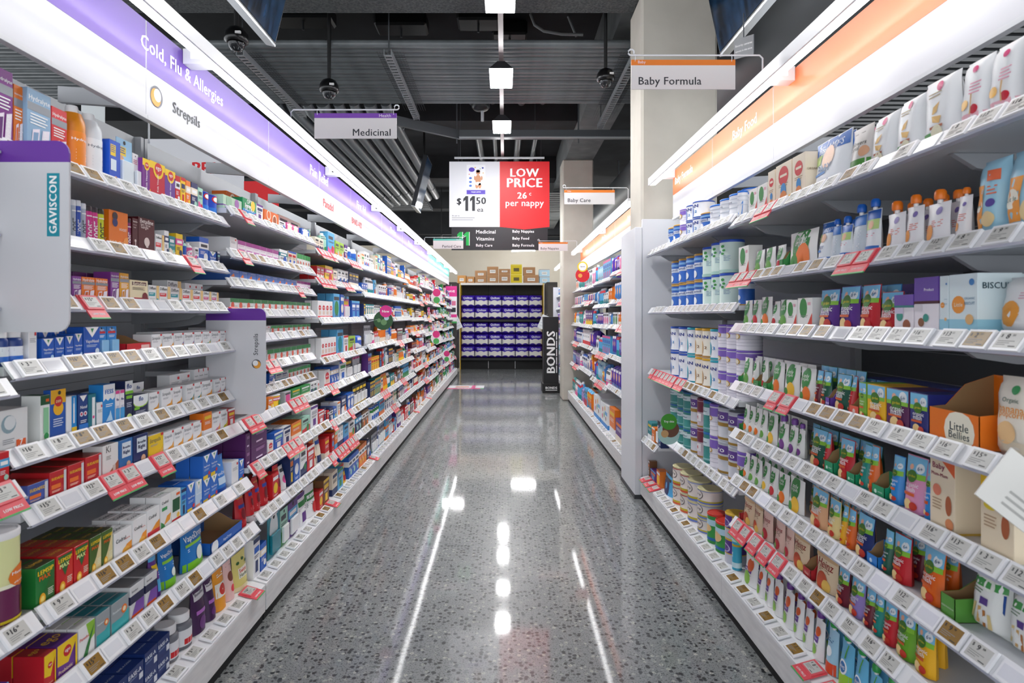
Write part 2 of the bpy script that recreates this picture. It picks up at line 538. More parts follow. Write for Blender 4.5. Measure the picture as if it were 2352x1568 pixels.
screen('dark hung screen tilted over health shelving near the camera', at(632, 103, 3.5), 1, 1.1, 0.62, 0.243)
screen('dark hung screen tilted over baby shelving near the beige pillar', at(1654, 126, 3.5), -1, 1.1, 0.62, 0.21)
screen('dark hung screen far down aisle beside the low price sign', at(966, 488, 8.2), 1, 0.5, 0.66, 0.243)
# small security notice under the screen
t = thing('security_notice', 'small grey security camera notice hanging below screen on baby side', 'notice', (0, 0, 0))
A = at(1731, 78, 3.0); B = at(1686, 92, 3.12); H = 0.10
b = MB()
d = (A - B).normalized(); nn = d.cross(Vector((0, 0, 1))).normalized()
def fn(a, c, off): return B + d * a + Vector((0, 0, -H + c)) - nn * 0 + nn * off
Ln = (A - B).length
b.idx([fn(0, 0, 0), fn(Ln, 0, 0), fn(Ln, H, 0), fn(0, H, 0), fn(0, 0, -.004), fn(Ln, 0, -.004), fn(Ln, H, -.004), fn(0, H, -.004)], [(0, 1, 2, 3), (7, 6, 5, 4), (0, 4, 5, 1), (1, 5, 6, 2), (2, 6, 7, 3), (3, 7, 4, 0)], M('5b5d63', .5))
for k, s_ in enumerate(('Security cameras', 'operate in this store')):
    b.text(s_, fn, M('f2f2f2', .5), Ln / 2, H * (0.62 - 0.28 * k), Ln * 0.85, H * .2, 1, off=0.001)
b.build('plate', t)
b = MB(); b.tube([fn(Ln / 2, H, 0), fn(Ln / 2, H + 0.12, 0)], 0.003, STEEL, 6); b.build('hanger', t)

# ------------------------------------------------------------------ track with hanging lights along the middle of the aisle
t = thing('lighting_track', 'thin pale track running along middle of the aisle ceiling', 'lighting track', (-0.027, 2.6, 3.31))
b = MB(); b.box(-0.018, 0.018, 0, 13.6, 0, 0.04, M('8f8585', .4)); b.build('rail', t)
for k in range(4):
    b = MB(); b.tube([(0, 1.0 + 3.6 * k, 0.04), (0, 1.0 + 3.6 * k, 0.93)], 0.006, STEEL, 6); b.build('hanger_rod', t)
HB = M('ffffff', 0.5, 0, HIGHBAY_POWER)
for k, yf in enumerate((3.77, 5.02, 6.27, 7.90, 9.15, 10.4, 11.65, 12.9)):
    t = thing('track_light', 'square white light below aisle track, %s from the camera' % ORD[k + 1], 'light', (-0.027, yf, 3.2), group='lights on the aisle track')
    b = MB(); b.box(-0.088, 0.088, -0.37, 0, 0.0, 0.012, HB); b.build('diffuser', t)
    b = MB()
    b.idx([(-0.092, -0.375, 0.012), (0.092, -0.375, 0.012), (0.092, 0.005, 0.012), (-0.092, 0.005, 0.012), (-0.03, -0.33, 0.085), (0.03, -0.33, 0.085), (0.03, -0.04, 0.085), (-0.03, -0.04, 0.085)],
          [(3, 2, 1, 0), (4, 5, 6, 7), (0, 1, 5, 4), (1, 2, 6, 5), (2, 3, 7, 6), (3, 0, 4, 7)], M('2b2c2f', .4))
    b.box(-0.02, 0.02, -0.22, -0.15, 0.085, 0.109, BLACK)
    b.build('housing', t)
for k, (x, y, z) in enumerate(((-1.55, 14.0, 2.98), (0.18, 15.6, 2.98), (1.55, 14.3, 2.98))):
    t = thing('linear_track_light', 'slim white linear light near the cream wall, %s from health side' % ORD[k + 1], 'light', (x, y, z))
    b = MB(); b.tube([(0, 0, 0), (0.6, 0, 0.02)], 0.022, M('ffffff', 0.5, 0, TRACK_POWER), 10); b.build('lamp', t)
    b = MB(); b.tube([(0.1, 0, 0.03), (0.1, 0, 0.2)], 0.02, BLACK, 8); b.build('arm', t)
    b = MB(); b.box(-1.2, 1.6, -0.03, 0.03, 0.2, 0.24, BLACK); b.tube([(0.1, 0, 0.24), (0.1, 0, 4.248 - z)], 0.01, BLACK, 6); b.build('track', t)
# ================================================================== shelving
XB = 1.60       # face of the back panels
XP = {-1: 1.04, 1: 0.979}
SHELF_M = M('d8dade', 0.38)
RAIL_M = M('f3f4f7', 0.25)
LIP_M = M('b9bccb', 0.2)
PLINTH_M = noisy('white_laminate', 'd6d5d6', 'e4e3e3', 9, 0.35, 0, 5, 'Object', 0.5, (1, 1, 6))
BACK_M = M('d2d4d8', 0.5)
DARKBACK = M('55585c', 0.55)
SLOPE = math.hypot(0.03, 0.042)
NB = 1.30

LABELS = {}
def label_mesh(kind, price):
    key = (kind, price)
    if key in LABELS:
        return LABELS[key]
    cdir = Vector((-0.03, 0, 0.042)) / SLOPE
    n = Vector((0.042, 0, 0.03)) / SLOPE
    def fn(a, c, off): return Vector((0, a, 0)) + cdir * c + n * off
    b = MB()
    def slab(a0, a1, c0, c1, d0, d1, m):
        p = [fn(a0, c0, d0), fn(a1, c0, d0), fn(a1, c1, d0), fn(a0, c1, d0), fn(a0, c0, d1), fn(a1, c0, d1), fn(a1, c1, d1), fn(a0, c1, d1)]
        b.idx(p, [(0, 3, 2, 1), (4, 5, 6, 7), (0, 1, 5, 4), (1, 2, 6, 5), (2, 3, 7, 6), (3, 0, 4, 7)], m)
    W2, H2 = 0.036, 0.0245
    if kind == 'blank':
        slab(-W2, W2, -H2 + .004, H2 - .003, 0.001, 0.003, M('f3f4f7', 0.15))
        slab(-W2 + .006, W2 - .006, -H2 + .010, H2 - .010, 0.003, 0.0036, M('e2e4ea', 0.12))
    else:
        if kind == 'red':
            slab(-0.041, 0.041, -0.052, 0.028, 0.0005, 0.004, M('e8505c', 0.3))
            slab(-0.041, 0.041, -0.056, -0.052, 0.0005, 0.004, M('3fae5a', 0.3))
            b.text('LOW PRICE', fn, M('ffffff', .4), 0.0, -0.040, 0.055, 0.013, 2, off=0.0045)
        slab(-W2, W2, -H2, H2, 0.001, 0.008, M('f0f1f4', 0.3) if kind != 'red' else M('e8606a', 0.3))
        scr = M('c9c9c4', 0.35) if kind != 'gold' else M('8f6a14', 0.35)
        slab(-W2 + .007, W2 - .007, -H2 + .006, H2 - .006, 0.008, 0.0086, scr)
        ink = M('26282b', .5)
        b.text('$', fn, ink, -0.021, 0.010, 0.006, 0.008, 2, off=0.009)
        b.text(price, fn, ink, -0.006, 0.009, 0.016, 0.012, 2, off=0.009)
        b.text('50', fn, ink, 0.007, 0.012, 0.007, 0.006, 2, off=0.009)
        for k in range(3):
            w = (0.040, 0.030, 0.022)[k]
            slab(-0.024, -0.024 + w, -0.003 - k * 0.0045, -0.0015 - k * 0.0045, 0.0086, 0.0089, M('8b8c8a', .5))
        slab(0.008, 0.024, -0.0155, -0.0135, 0.0086, 0.0089, ink)
    me = b.mesh('price_label_' + kind)
    LABELS[key] = me
    return me

PRICES = ['12', '13', '15', '9', '2', '3', '16', '8']
def put_label(parent, side, X, z, yl, kind, tilt=0.0, rnd=random):
    o = ob('price_label', label_mesh(kind, rnd.choice(PRICES)), parent)
    o.location = (side * (X + 0.015 - NB), yl, z + 0.021)
    o.rotation_euler = (0, tilt, 0 if side < 0 else PI)
    if kind == 'red': o['label'] = 'red low price ticket'
    elif kind == 'gold': o['label'] = 'gold price ticket'
    elif kind == 'blank': o['label'] = 'blank ticket strip'
    return o

def shelf_part(bay, side, X, zb, y0, y1, labels, bracket=True, back=XB, rnd=random, clearlip=False):
    """One shelf of a bay: deck, front ticket rail, brackets and its price labels. y0, y1 in the bay's own frame."""
    b = MB()
    f = lambda X_: side * (X_ - NB)
    e = 0.0025
    ya, yb = y0 + e, y1 - e
    def quadstrip(prof, m):
        n = len(prof)
        pts = [(f(p[0]), ya, p[1]) for p in prof] + [(f(p[0]), yb, p[1]) for p in prof]
        fs = [(k, (k + 1) % n, n + (k + 1) % n, n + k) if side < 0 else (n + k, n + (k + 1) % n, (k + 1) % n, k) for k in range(n)]
        fs += [tuple(reversed(range(n))), tuple(range(n, 2 * n))] if side < 0 else [tuple(range(n)), tuple(reversed(range(n, 2 * n)))]
        b.idx(pts, fs, m)
    quadstrip([(X + 0.028, zb + 0.008), (back, zb + 0.008), (back, zb + 0.030), (X + 0.028, zb + 0.030)], SHELF_M)
    quadstrip([(X, zb), (X + 0.004, zb - 0.003), (X + 0.036, zb + 0.0405), (X + 0.030, zb + 0.042)], RAIL_M)
    quadstrip([(X - 0.002, zb - 0.003), (X + 0.012, zb - 0.006), (X + 0.012, zb - 0.003), (X - 0.002, zb + 0.003)], LIP_M)
    s = b.build('shelf', bay)
    if bracket:
        L_ = y1 - y0
        for yy in (y0 + 0.03, y1 - 0.03) if L_ < 1.3 else (y0 + 0.03, y0 + L_ * .333, y0 + L_ * .667, y1 - 0.03):
            pr = [(X + 0.10, zb + 0.007), (back, zb + 0.007), (back, zb - 0.05), (X + 0.26, zb - 0.045), (X + 0.16, zb - 0.03)]
            n = len(pr)
            pts = [(f(p[0]), yy - 0.008, p[1]) for p in pr] + [(f(p[0]), yy + 0.008, p[1]) for p in pr]
            fs = [(k, (k + 1) % n, n + (k + 1) % n, n + k) for k in range(n)] + [tuple(reversed(range(n))), tuple(range(n, 2 * n))]
            b = MB(); b.idx(pts, fs, M('a9acb1', 0.4))
            b.build('bracket', s)
    pl = dict(labels or {})
    y = y0 + 0.05 + rnd.random() * 0.02
    reds = pl.get('red', [])
    k = 0
    while y < y1 - 0.045:
        u = (y - y0) / (y1 - y0)
        red = any(a <= u <= c for a, c in reds)
        gold = any(a <= u <= c for a, c in pl.get('gold', [])) and rnd.random() < 0.8
        r = rnd.random()
        kind = 'red' if red else ('gold' if gold or r < pl.get('pg', 0.06) else ('blank' if r < pl.get('pg', 0.06) + pl.get('pb', 0.16) else 'white'))
        put_label(s, side, X, zb, y, kind, 0.0, rnd)
        y += 0.083 + (0.02 if rnd.random() < 0.3 else 0.0) + pl.get('gap', 0)
        k += 1
    return s

def make_bay(side, name, label, y0, y1, shelves, top=2.08, group=None, plinth=True, seed=0, backcol=BACK_M, plabels=None):
    rnd = random.Random(seed * 31 + 7)
    t = thing('shelving_bay', label, 'shelving', (side * NB, y0, 0), group=group)
    L_ = y1 - y0
    f = lambda X_: side * (X_ - NB)
    xa, xb = sorted((f(XB), f(XB + 0.02)))
    b = MB(); b.box(xa, xb, 0.002, L_ - 0.002, 0.06, top, backcol)
    for k in range(int((top - 0.2) / 0.11)):
        z = 0.2 + k * 0.11
        xg = f(XB - 0.0008)
        b.face([(xg, 0.004, z), (xg, L_ - 0.004, z), (xg, L_ - 0.004, z + 0.003), (xg, 0.004, z + 0.003)], M('9a9ca0', .5))
    b.build('back_panel', t)
    for yy in (0.0, L_ - 0.02):
        xa, xb = sorted((f(XB - 0.03), f(XB - 0.001)))
        b = MB(); b.box(xa, xb, yy, yy + 0.02, 0.06, top, M('b4b6ba', .4)); b.build('upright', t)
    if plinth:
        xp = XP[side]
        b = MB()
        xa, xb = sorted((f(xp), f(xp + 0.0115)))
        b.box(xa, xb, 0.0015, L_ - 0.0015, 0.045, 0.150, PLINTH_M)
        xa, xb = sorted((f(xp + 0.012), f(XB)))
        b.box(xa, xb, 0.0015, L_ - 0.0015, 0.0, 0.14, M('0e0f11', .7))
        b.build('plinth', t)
        b = MB()
        pr = [(xp, 0.150), (xp, 0.160), (xp + 0.055, 0.175), (XB, 0.175), (XB, 0.150)]
        n = len(pr)
        pts = [(f(p[0]), 0.0015, p[1]) for p in pr] + [(f(p[0]), L_ - 0.0015, p[1]) for p in pr]
        fs = [(k, (k + 1) % n, n + (k + 1) % n, n + k) if side < 0 else (n + k, n + (k + 1) % n, (k + 1) % n, k) for k in range(n)]
        fs += [tuple(reversed(range(n))), tuple(range(n, 2 * n))]
        b.idx(pts, fs, RAIL_M)
        s = b.build('base_shelf', t)
        y = 0.06
        tilt = -(math.atan2(0.042, 0.03) - math.atan2(0.015, 0.055))
        while y < L_ - 0.045:
            u = y / L_
            red = any(a <= u <= c for a, c in (plabels or {}).get('red', []))
            r = rnd.random()
            o = put_label(s, side, xp + 0.012, 0.1485, y, 'blank' if red else ('gold' if r < 0.22 else 'white'), tilt, rnd)
            if red:
                o.data = label_mesh('red', rnd.choice(PRICES)); o['label'] = 'red low price ticket'
                o.location.x += side * 0.004; o.location.z += 0.002
            y += 0.115
    for sh in shelves:
        X, zb = sh[0], sh[1]
        opt = sh[2] if len(sh) > 2 else {}
        shelf_part(t, side, X, zb, opt.get('y0', 0), opt.get('y1', L_), opt, opt.get('br', zb > 1.2), rnd=rnd)
    return t

HEALTH = '5f2f9e'
def header(side, y0, y1, texts, brand, band, label, joint=True):
    X = 1.20 if side < 0 else 1.16
    z0, zs, z1 = 2.0, 2.155, 2.317
    t = thing('header_panel', label, 'header panel', (side * X, y0, z0))
    L_ = y1 - y0
    b = MB()
    xa, xb = sorted((0, side * 0.014))
    b.box(xa, xb, 0.001, L_ - 0.001, 0, z1 - z0, M('cfd0d6', .4))
    xa, xb = sorted((-side * 0.006, side * 0.016))
    b.box(xa, xb, 0.001, L_ - 0.001, -0.014, 0, M('d4d6da', .3))
    b.face([(-side * 0.0006, 0.003, zs - z0), (-side * 0.0006, L_ - 0.003, zs - z0), (-side * 0.0006, L_ - 0.003, z1 - z0), (-side * 0.0006, 0.003, z1 - z0)][::(1 if side < 0 else -1)], M(band, .45))
    def fn(a, c, off): return (-side * (0.0006 + off), a if side < 0 else L_ - a, c)
    for (yy, s) in texts:
        a = yy - y0 if side < 0 else y1 - yy
        b.text(s, fn, M('ffffff', .5), a, 0.232, None, 0.062 if len(s) < 30 else .05, 1, off=0.0008)
    for (yy, s, c, bold) in brand:
        a = yy - y0 if side < 0 else y1 - yy
        b.text(s, fn, M(c, .5), a, 0.078, 0.33, 0.052, bold, off=0.0008)
        if s == 'Strepsils':
            for (dx, dz, r, cc) in ((-0.20, 0.005, 0.036, '6d7078'), (-0.206, 0.0, 0.030, 'f0a53a'), (-0.196, 0.010, 0.022, 'f4f5f8')):
                b.face([fn(a + dx + r * math.cos(q * PI / 10), 0.078 + dz + r * math.sin(q * PI / 10), 0.001 + 0.0004 * (0.04 - r) * 100) for q in range(20)], M(cc, .5))
        if s == 'NUROFEN':
            for (r, cc) in ((0.036, 'ef7d1a'), (0.026, 'f8c533'), (0.014, 'fdeea0')):
                b.face([fn(a + 0.215 + r * math.cos(q * PI / 10), 0.078 + r * math.sin(q * PI / 10), 0.001 + 0.0004 * (0.04 - r) * 100) for q in range(20)], M(cc, .5))
    b.build('panel', t)
    # arm that holds the header off the back of the bay
    for yy in (0.10,):
        pr = [(0.014, 0.05), (XB - X - .031, 0.075), (XB - X - .031, 0.02), (0.09, 0.0), (0.05, -0.015), (0.014, -0.012)]
        n = len(pr)
        pts = [(side * p[0], yy, p[1] + 0.06) for p in pr] + [(side * p[0], yy + 0.02, p[1] + 0.06) for p in pr]
        fs = [(k, (k + 1) % n, n + (k + 1) % n, n + k) for k in range(n)] + [tuple(reversed(range(n))), tuple(range(n, 2 * n))]
        b = MB(); b.idx(pts, fs, M('c9cbcf', .4)); b.build('arm', t)
    return t

STRIP = M('ffffff', 0.5, 0, STRIP_POWER)
WASH = M('fffffe', 0.5, 0, WASH_POWER)
def strip(side, y0, y1, label):
    X = 1.035 if side < 0 else 1.005
    t = thing('strip_light', label, 'strip light', (side * X, y0, 2.255), group='strip lights over the shelving')
    L_ = y1 - y0
    xs = lambda a, c: sorted((side * a, side * c))
    b = MB(); xa, xb = xs(0, 0.052); b.box(xa, xb, 0.001, L_ - 0.001, 0.008, 0.032, WHITE)
    xa, xb = xs(0, 0.008); b.box(xa, xb, 0.001, L_ - 0.001, -0.019, 0.008, WHITE)
    b.build('housing', t)
    b = MB(); xa, xb = xs(0.010, 0.046); b.box(xa, xb, 0.004, L_ - 0.004, -0.016, 0.008, STRIP)
    xa, xb = xs(0.0465, 0.0495); b.box(xa, xb, 0.004, L_ - 0.004, -0.014, 0.0078, WASH); b.build('diffuser', t)
    HX = (1.20 if side < 0 else 1.16) - X
    for yy in (L_ - 0.10,):
        b = MB(); xa, xb = xs(0.052, HX - 0.002); b.box(xa, xb, yy - 0.03, yy + 0.03, 0.012, 0.03, WHITE)
        xa, xb = xs(HX - 0.03, HX - 0.002); b.box(xa, xb, yy - 0.03, yy + 0.03, 0.03, 0.068, WHITE); b.build('bracket', t)
    return t

# ---------------- the health side (x < 0)
RNG = random.Random(5)
LB = [0.25, 1.45] + [2.66 + 1.2 * k for k in range(10)]     # bay limits along the aisle
lowred = {'red': [(0.75, 0.98)], 'pg': 0.1}
BAY_A = [(1.194, 1.717, {'red': [(.49, .55)], 'gold': [(0.1, 0.3)]}), (1.194, 1.514, {'red': [(.70, .78)], 'gold': [(.1, .2)]}), (1.194, 1.343, {'red': [(.24, .30)], 'gold': [(.3, .45)]}),
         (1.17, 1.176, {'red': [(0, .05)], 'gold': [(.15, .40)]}), (1.17, 0.964, {'gold': [(.25, .55)], 'pb': .1}), (1.13, 0.825, {'red': [(.22, .34), (.45, .50), (.78, .83)], 'pb': .3}),
         (1.09, 0.589, {'pb': .3, 'pg': .15}), (1.06, 0.397, {'pb': .25, 'pg': .2})]
BAY_Z = [(1.194, 1.717), (1.194, 1.52, {}), (1.194, 1.345, {'red': [(.85, 1)]}), (1.15, 1.14, {'red': []}), (1.13, 0.90, {'red': [(.8, 1)]}), (1.09, 0.589, {'pb': .3}), (1.06, 0.397, {'pb': .3})]
BAY_B = [(1.187, 1.77, {'red': [(.12, .2)]}), (1.187, 1.583, {'red': [(.06, .12), (.8, .85)], 'gold': [(.15, .3), (.6, .75)]}), (1.187, 1.455, {'red': [(.72, .78)]}), (1.187, 1.322, {'red': [(.03, .1)], 'pb': .4}),
         (1.187, 1.20, {'red': [(.15, .22)], 'pb': .4}), (1.187, 1.055, {'red': [(.03, .12), (.3, .45)], 'pb': .4}), (1.187, 0.936, {'pb': .2, 'pg': .2}), (1.13, 0.827, {'red': [(.0, .13), (.44, .66)], 'pb': .2}),
         (1.09, 0.632, {'red': [(.0, .05), (.3, .5)], 'pb': .2}), (1.06, 0.42, {'pb': .15, 'red': [(.9, 1)]})]
BAY_C = [(1.17, 1.716, {'red': [(0, .3), (.6, .9)]}), (1.17, 1.53, {'red': [(0, .3), (.5, .7)]}), (1.15, 1.275, {}), (1.14, 1.02, {'red': [(.3, .4)]}), (1.13, 0.83, {'red': [(0.1, .2)]}), (1.09, 0.61, {'red': [(0, .1), (.4, .5)]}), (1.06, 0.425, {'red': [(0, .5)]})]
def far_bay(seed):
    r = random.Random(seed)
    zs = [1.70, 1.50, 1.27, 1.05, 0.83, 0.62, 0.42]
    out = []
    for k, z in enumerate(zs):
        a = r.random()
        out.append((1.17 - 0.018 * k, z + r.uniform(-0.035, 0.035), {'red': [(a * .7, a * .7 + .25)] if r.random() < .45 else [], 'br': False}))
    return out
BAYS = {}
names = ['Z', 'A', 'B', 'C', 'D', 'E', 'G', 'H', 'I', 'J', 'K']
specs = [BAY_Z, BAY_A, BAY_B, BAY_C] + [far_bay(20 + k) for k in range(7)]
for k, nm in enumerate(names):
    y0, y1 = LB[k] + (.005 if k == 1 else 0), LB[k + 1] - (.004 if k == 0 else .009 if k == 1 else 0)
    what = ('edge' if k == 0 else ORD[k])
    lab = 'white shelving bay on the health side, %s along the aisle' % (ORD[k] if k else 'at the very start')
    t = make_bay(-1, nm, lab, y0, y1, specs[k], 2.10, 'health side shelving bays', True, k, plabels={'red': [(.86, 1)] if k in (1, 2, 3, 5, 6) else []})
    BAYS[nm] = dict(side=-1, y0=y0, y1=y1, shelves=specs[k], name=('%s health bay' % ORD[k]) if k else 'starting health bay')
LEND = LB[len(names)]
# end board that closes the row
b = MB(); b.box(-1.62, -1.06, LEND + .008, LEND + 0.03, 0.0, 2.0, M('3a3634', .6)); t = thing('end_board', 'dark brown end board closing the far end of health shelving', 'end board', (0, 0, 0)); b.build('board', t)
# headers and strip lights
HT = [[], [(2.30, 'Cold, Flu & Allergies')], [(3.05, 'Pain Relief')], [(3.95, 'Pain Relief')], [(5.1, 'First Aid')]]
HBR = [[], [(2.30, 'Strepsils', '3c3f45', 1)], [(3.02, 'NUROFEN', 'd8352b', 0)], [(4.15, 'Panadol', 'dd3a34', 1)], [(4.95, 'BAND-AID', 'dd3a34', 1)]]
hy = [0.6, 2.04, 3.10, 3.94, 4.75] + [5.95 + 1.2 * k for k in range(7)]
for k in range(len(hy) - 1):
    band = '5e3c9c' if k < 8 else '3fb5a5'
    tx = HT[k] if k < 5 else [(hy[k] + .6, ('Vitamins', 'Vitamins', 'Skin Care', 'Period Care', 'Period Care', 'Period Care')[k - 5])]
    lab = ('white header with %s band over health shelving, %s along the aisle' % ('purple' if k < 8 else 'teal', ORD[k + 1]))
    header(-1, hy[k], hy[k + 1], [(y, s) for y, s in tx if hy[k] < y < hy[k + 1]], [q for q in (HBR[k] if k < 5 else []) if hy[k] < q[0] < hy[k + 1]], band, lab)
sy = [0.5, 2.40, 4.20, 5.6, 6.9, 8.2, 9.5, 10.8, 12.1, 13.4]
for k in range(len(sy) - 1):
    strip(-1, sy[k], sy[k + 1], 'bright white strip light over health shelving, %s along the aisle' % ORD[k + 1])

# ---------------- the baby side (x > 0)
BAY_R = [(1.01, 1.724, {'red': [(.78, .86)], 'pg': .1}), (1.01, 1.472, {'red': [(.42, .5), (.85, 1)], 'gold': [(.55, .85)]}), (1.01, 1.254, {'gold': [(.50, .72)], 'pb': .1}), (1.01, 0.997, {'red': [(.66, .80)], 'gold': [(.45, .64)]}),
         (1.01, 0.785, {'gold': [(.9, 1)], 'pb': .4}), (1.01, 0.58, {'gold': [(.82, 1)], 'pb': .4}), (1.01, 0.386, {'red': [(.7, 1)], 'pb': .35})]
BAY_F = [(1.02, 1.75, {}), (1.03, 1.345, {}), (1.03, 0.908, {'red': [(.45, 1)], 'gold': [(.3, .45)]}), (1.03, 0.51, {'y1': 1.13}), (0.985, 0.425, {'y0': 1.27, 'gap': -.02})]
t = make_bay(1, 'R', 'white shelving bay of baby food pouches beside the camera', 0.90, 2.75, BAY_R, 1.95, None, True, 50, DARKBACK, {'red': [(.5, .62), (.80, .83)]})
BAYS['R'] = dict(side=1, y0=0.90, y1=2.75, shelves=BAY_R, name='baby food bay')
t = make_bay(1, 'F', 'white shelving bay of formula tins before the beige pillar', 2.75, 4.40, BAY_F, 1.95, None, True, 51, BACK_M, {'red': [(.78, .96)]})
BAYS['F'] = dict(side=1, y0=2.75, y1=4.40, shelves=BAY_F, name='formula bay')
def far_bay_r(seed):
    r = random.Random(seed)
    return [(1.05 - 0.01 * k, z + r.uniform(-0.03, 0.03), {'red': [(.2, .6)] if r.random() < .35 else [], 'br': False}) for k, z in enumerate([1.69, 1.44, 1.17, 0.90, 0.60])]
RB = [4.96, 6.10, 7.24, 8.37, 9.46]
for k in range(4):
    s_ = far_bay_r(70 + k); nm = 'N%d' % k
    make_bay(1, nm, 'white shelving bay beyond the near pillar on the baby side, %s along' % ORD[k + 1], RB[k], RB[k + 1], s_, 1.95, 'baby care shelving bays', True, 60 + k)
    BAYS[nm] = dict(side=1, y0=RB[k], y1=RB[k + 1], shelves=s_, name='%s nappy bay' % ORD[k + 1])
RB2 = [10.02, 11.2, 12.4]
for k in range(2):
    s_ = far_bay_r(80 + k); nm = 'M%d' % k
    make_bay(1, nm, 'white shelving bay behind the far pillar on the baby side, %s along' % ORD[k + 1], RB2[k], RB2[k + 1], s_, 1.95, 'baby wipes shelving bays', True, 66 + k)
    BAYS[nm] = dict(side=1, y0=RB2[k], y1=RB2[k + 1], shelves=s_, name='%s wipes bay' % ORD[k + 1])
for k, (y0, y1, tx) in enumerate([(0.55, 1.30, []), (1.30, 2.63, []), (2.63, 3.40, [(2.95, 'Baby Food')]), (3.40, 4.20, [(3.95, 'Baby Formula')]), (4.96, 6.4, [(5.6, 'Baby Care')]), (6.4, 7.9, [(7.1, 'Baby Care')]), (7.9, 9.3, [(8.6, 'Nappies')]), (10.0, 11.2, []), (11.2, 12.4, [])]):
    header(1, y0, y1, tx, [], 'd96f3c', 'white header with orange band over baby shelving, %s along the aisle' % ORD[k + 1])
for k, (y0, y1) in enumerate([(0.4, 2.56), (2.56, 4.27), (4.98, 7.1), (7.1, 9.2), (10.0, 12.4)]):
    strip(1, y0, y1, 'bright white strip light over baby shelving, %s along the aisle' % ORD[k + 1])
# far end board of the first baby row
b = MB(); b.box(0.99, 1.62, 12.41, 12.43, 0.0, 1.9, WHITE2); t = thing('end_board', 'white end board closing the far end of baby shelving', 'end board', (0, 0, 0)); b.build('board', t)

# ---------------- brand fins between the bays
def fin(label, Y, x_in, x_out, z0, z1, word, sq, wcol, logo=False):
    t = thing('brand_fin', label, 'shelf fin', (-x_in, Y, z0))
    Wd = x_in - x_out; H = z1 - z0; r = 0.03
    def outline(zb, zt, rb, rt):
        p = [(0, zb)]
        if rb:
            p += [(Wd - r + r * math.sin(a), zb + r - r * math.cos(a)) for a in (0, .4, .8, 1.2, PI / 2)]
        else: p.append((Wd, zb))
        if rt:
            p += [(Wd - r + r * math.cos(a), zt - r + r * math.sin(a)) for a in (0, .4, .8, 1.2, PI / 2)]
        else: p.append((Wd, zt))
        p.append((0, zt))
        return p
    zb = H * 0.888
    for nm, pr, m in (('panel', outline(0, zb, True, False), M('d3d4d9', .35)), ('purple_band', outline(zb, H, False, True), M('6a35a0', .35))):
        n = len(pr)
        pts = [(p[0], 0, p[1]) for p in pr] + [(p[0], 0.006, p[1]) for p in pr]
        fs = [tuple(range(n)), tuple(reversed(range(n, 2 * n)))] + [(k, n + k, n + (k + 1) % n, (k + 1) % n) for k in range(n)]
        b = MB(); b.idx(pts, fs, m)
        if nm == 'panel':
            def fn(a, c, off): return (a, -0.0006 - off, c)
            if sq:
                b.face([fn(a, c, 0) for a, c in ((Wd - 0.052, H * .50), (Wd - 0.022, H * .50), (Wd - 0.022, H * .83), (Wd - 0.052, H * .83))], M('1a8fa3', .4))
                b.text(word, fn, M('ffffff', .4), Wd - 0.037, H * 0.665, H * .30, 0.021, 2, rot=PI / 2, off=0.0005)
            else:
                b.text(word, fn, M(wcol, .4), Wd - 0.040, H * 0.66, H * .31, 0.026, 0, rot=PI / 2, off=0.0005)
                for (dx, dz, rr, cc, o_) in ((0, 0, 0.020, '5d6066', 0), (0.003, -0.003, 0.016, 'f0a53a', .0003), (-0.004, 0.004, 0.012, 'f2f3f6', .0006)):
                    b.face([fn(Wd - 0.040 + dx + rr * math.cos(q * PI / 10), H * 0.475 + dz + rr * math.sin(q * PI / 10), o_) for q in range(20)], M(cc, .4))
        b.build(nm, t)
fin('grey shelf fin with purple top and a teal GAVISCON strip', 1.448, 1.30, 1.035, 1.29, 1.745, 'GAVISCON', True, 'ffffff')
fin('grey shelf fin with purple top reading Strepsils up its side', 2.6525, 1.30, 1.040, 0.90, 1.36, 'Strepsils', False, '33353a')

# ---------------- hanging category signs on rods from the canopies
def cat_sign(label, Y, xl, xr, yt, yb, top, main, col, side, xpost, ypost):
    PX = lambda x: (x - CX) * Y / FPX
    PZ = lambda y: EYE - (y - CY) * Y / FPX
    x0, x1, z0, z1 = PX(xl), PX(xr), PZ(yb), PZ(yt)
    t = thing('category_sign', label, 'hanging sign', (x0, Y, z0))
    H = z1 - z0; Wd = x1 - x0; hb = H * 0.19
    b = MB(); b.box(0, Wd, 0, 0.004, 0, H - hb, M('e4e0e0', .45)); b.box(0, Wd, 0, 0.004, H - hb, H, M(col, .45))
    def fn(a, c, off): return (a, -0.0006 - off, c)
    al = 'r' if side < 0 else 'l'
    a = Wd * 0.925 if side < 0 else Wd * 0.07
    b.text(main, fn, M('2b2c33', .5), a, H * 0.24, Wd * .62, H * (0.34 if 'y' in main else 0.27), 1, al, off=0)
    b.text(top, fn, M('f3e6f3', .5), Wd * 0.93 if side < 0 else Wd * 0.065, H - hb * .5, Wd * .2, hb * .66, 0, al, off=0)
    b.build('board', t)
    zr = H + 0.018; px = PX(xpost) - x0; zp = PZ(ypost) - z0
    e = Wd + 0.0 if side < 0 else 0.0
    path = [(px, 0.002, min(zp, 2.285 - z0)), (px, 0.002, zr - 0.012), (px - side * 0.012, 0.002, zr), (e, 0.002, zr)]
    lp = [(e - side * (0.0 + 0.012 * math.sin(q)), 0.002, zr + 0.012 - 0.012 * math.cos(q)) for q in (0.5, 1.2, 2, 2.8, 3.6, 4.4, 5.2)]
    b = MB(); b.tube(path + lp, 0.0035, WHITE, 8)
    b.build('rod', t)
    for a in (0.015, Wd - 0.015):
        b = MB(); b.tube([(a, 0.002, H - 0.008), (a, -0.004, H + 0.004), (a, 0.002, zr + 0.004)], 0.0018, WHITE, 6); b.build('hook', t)
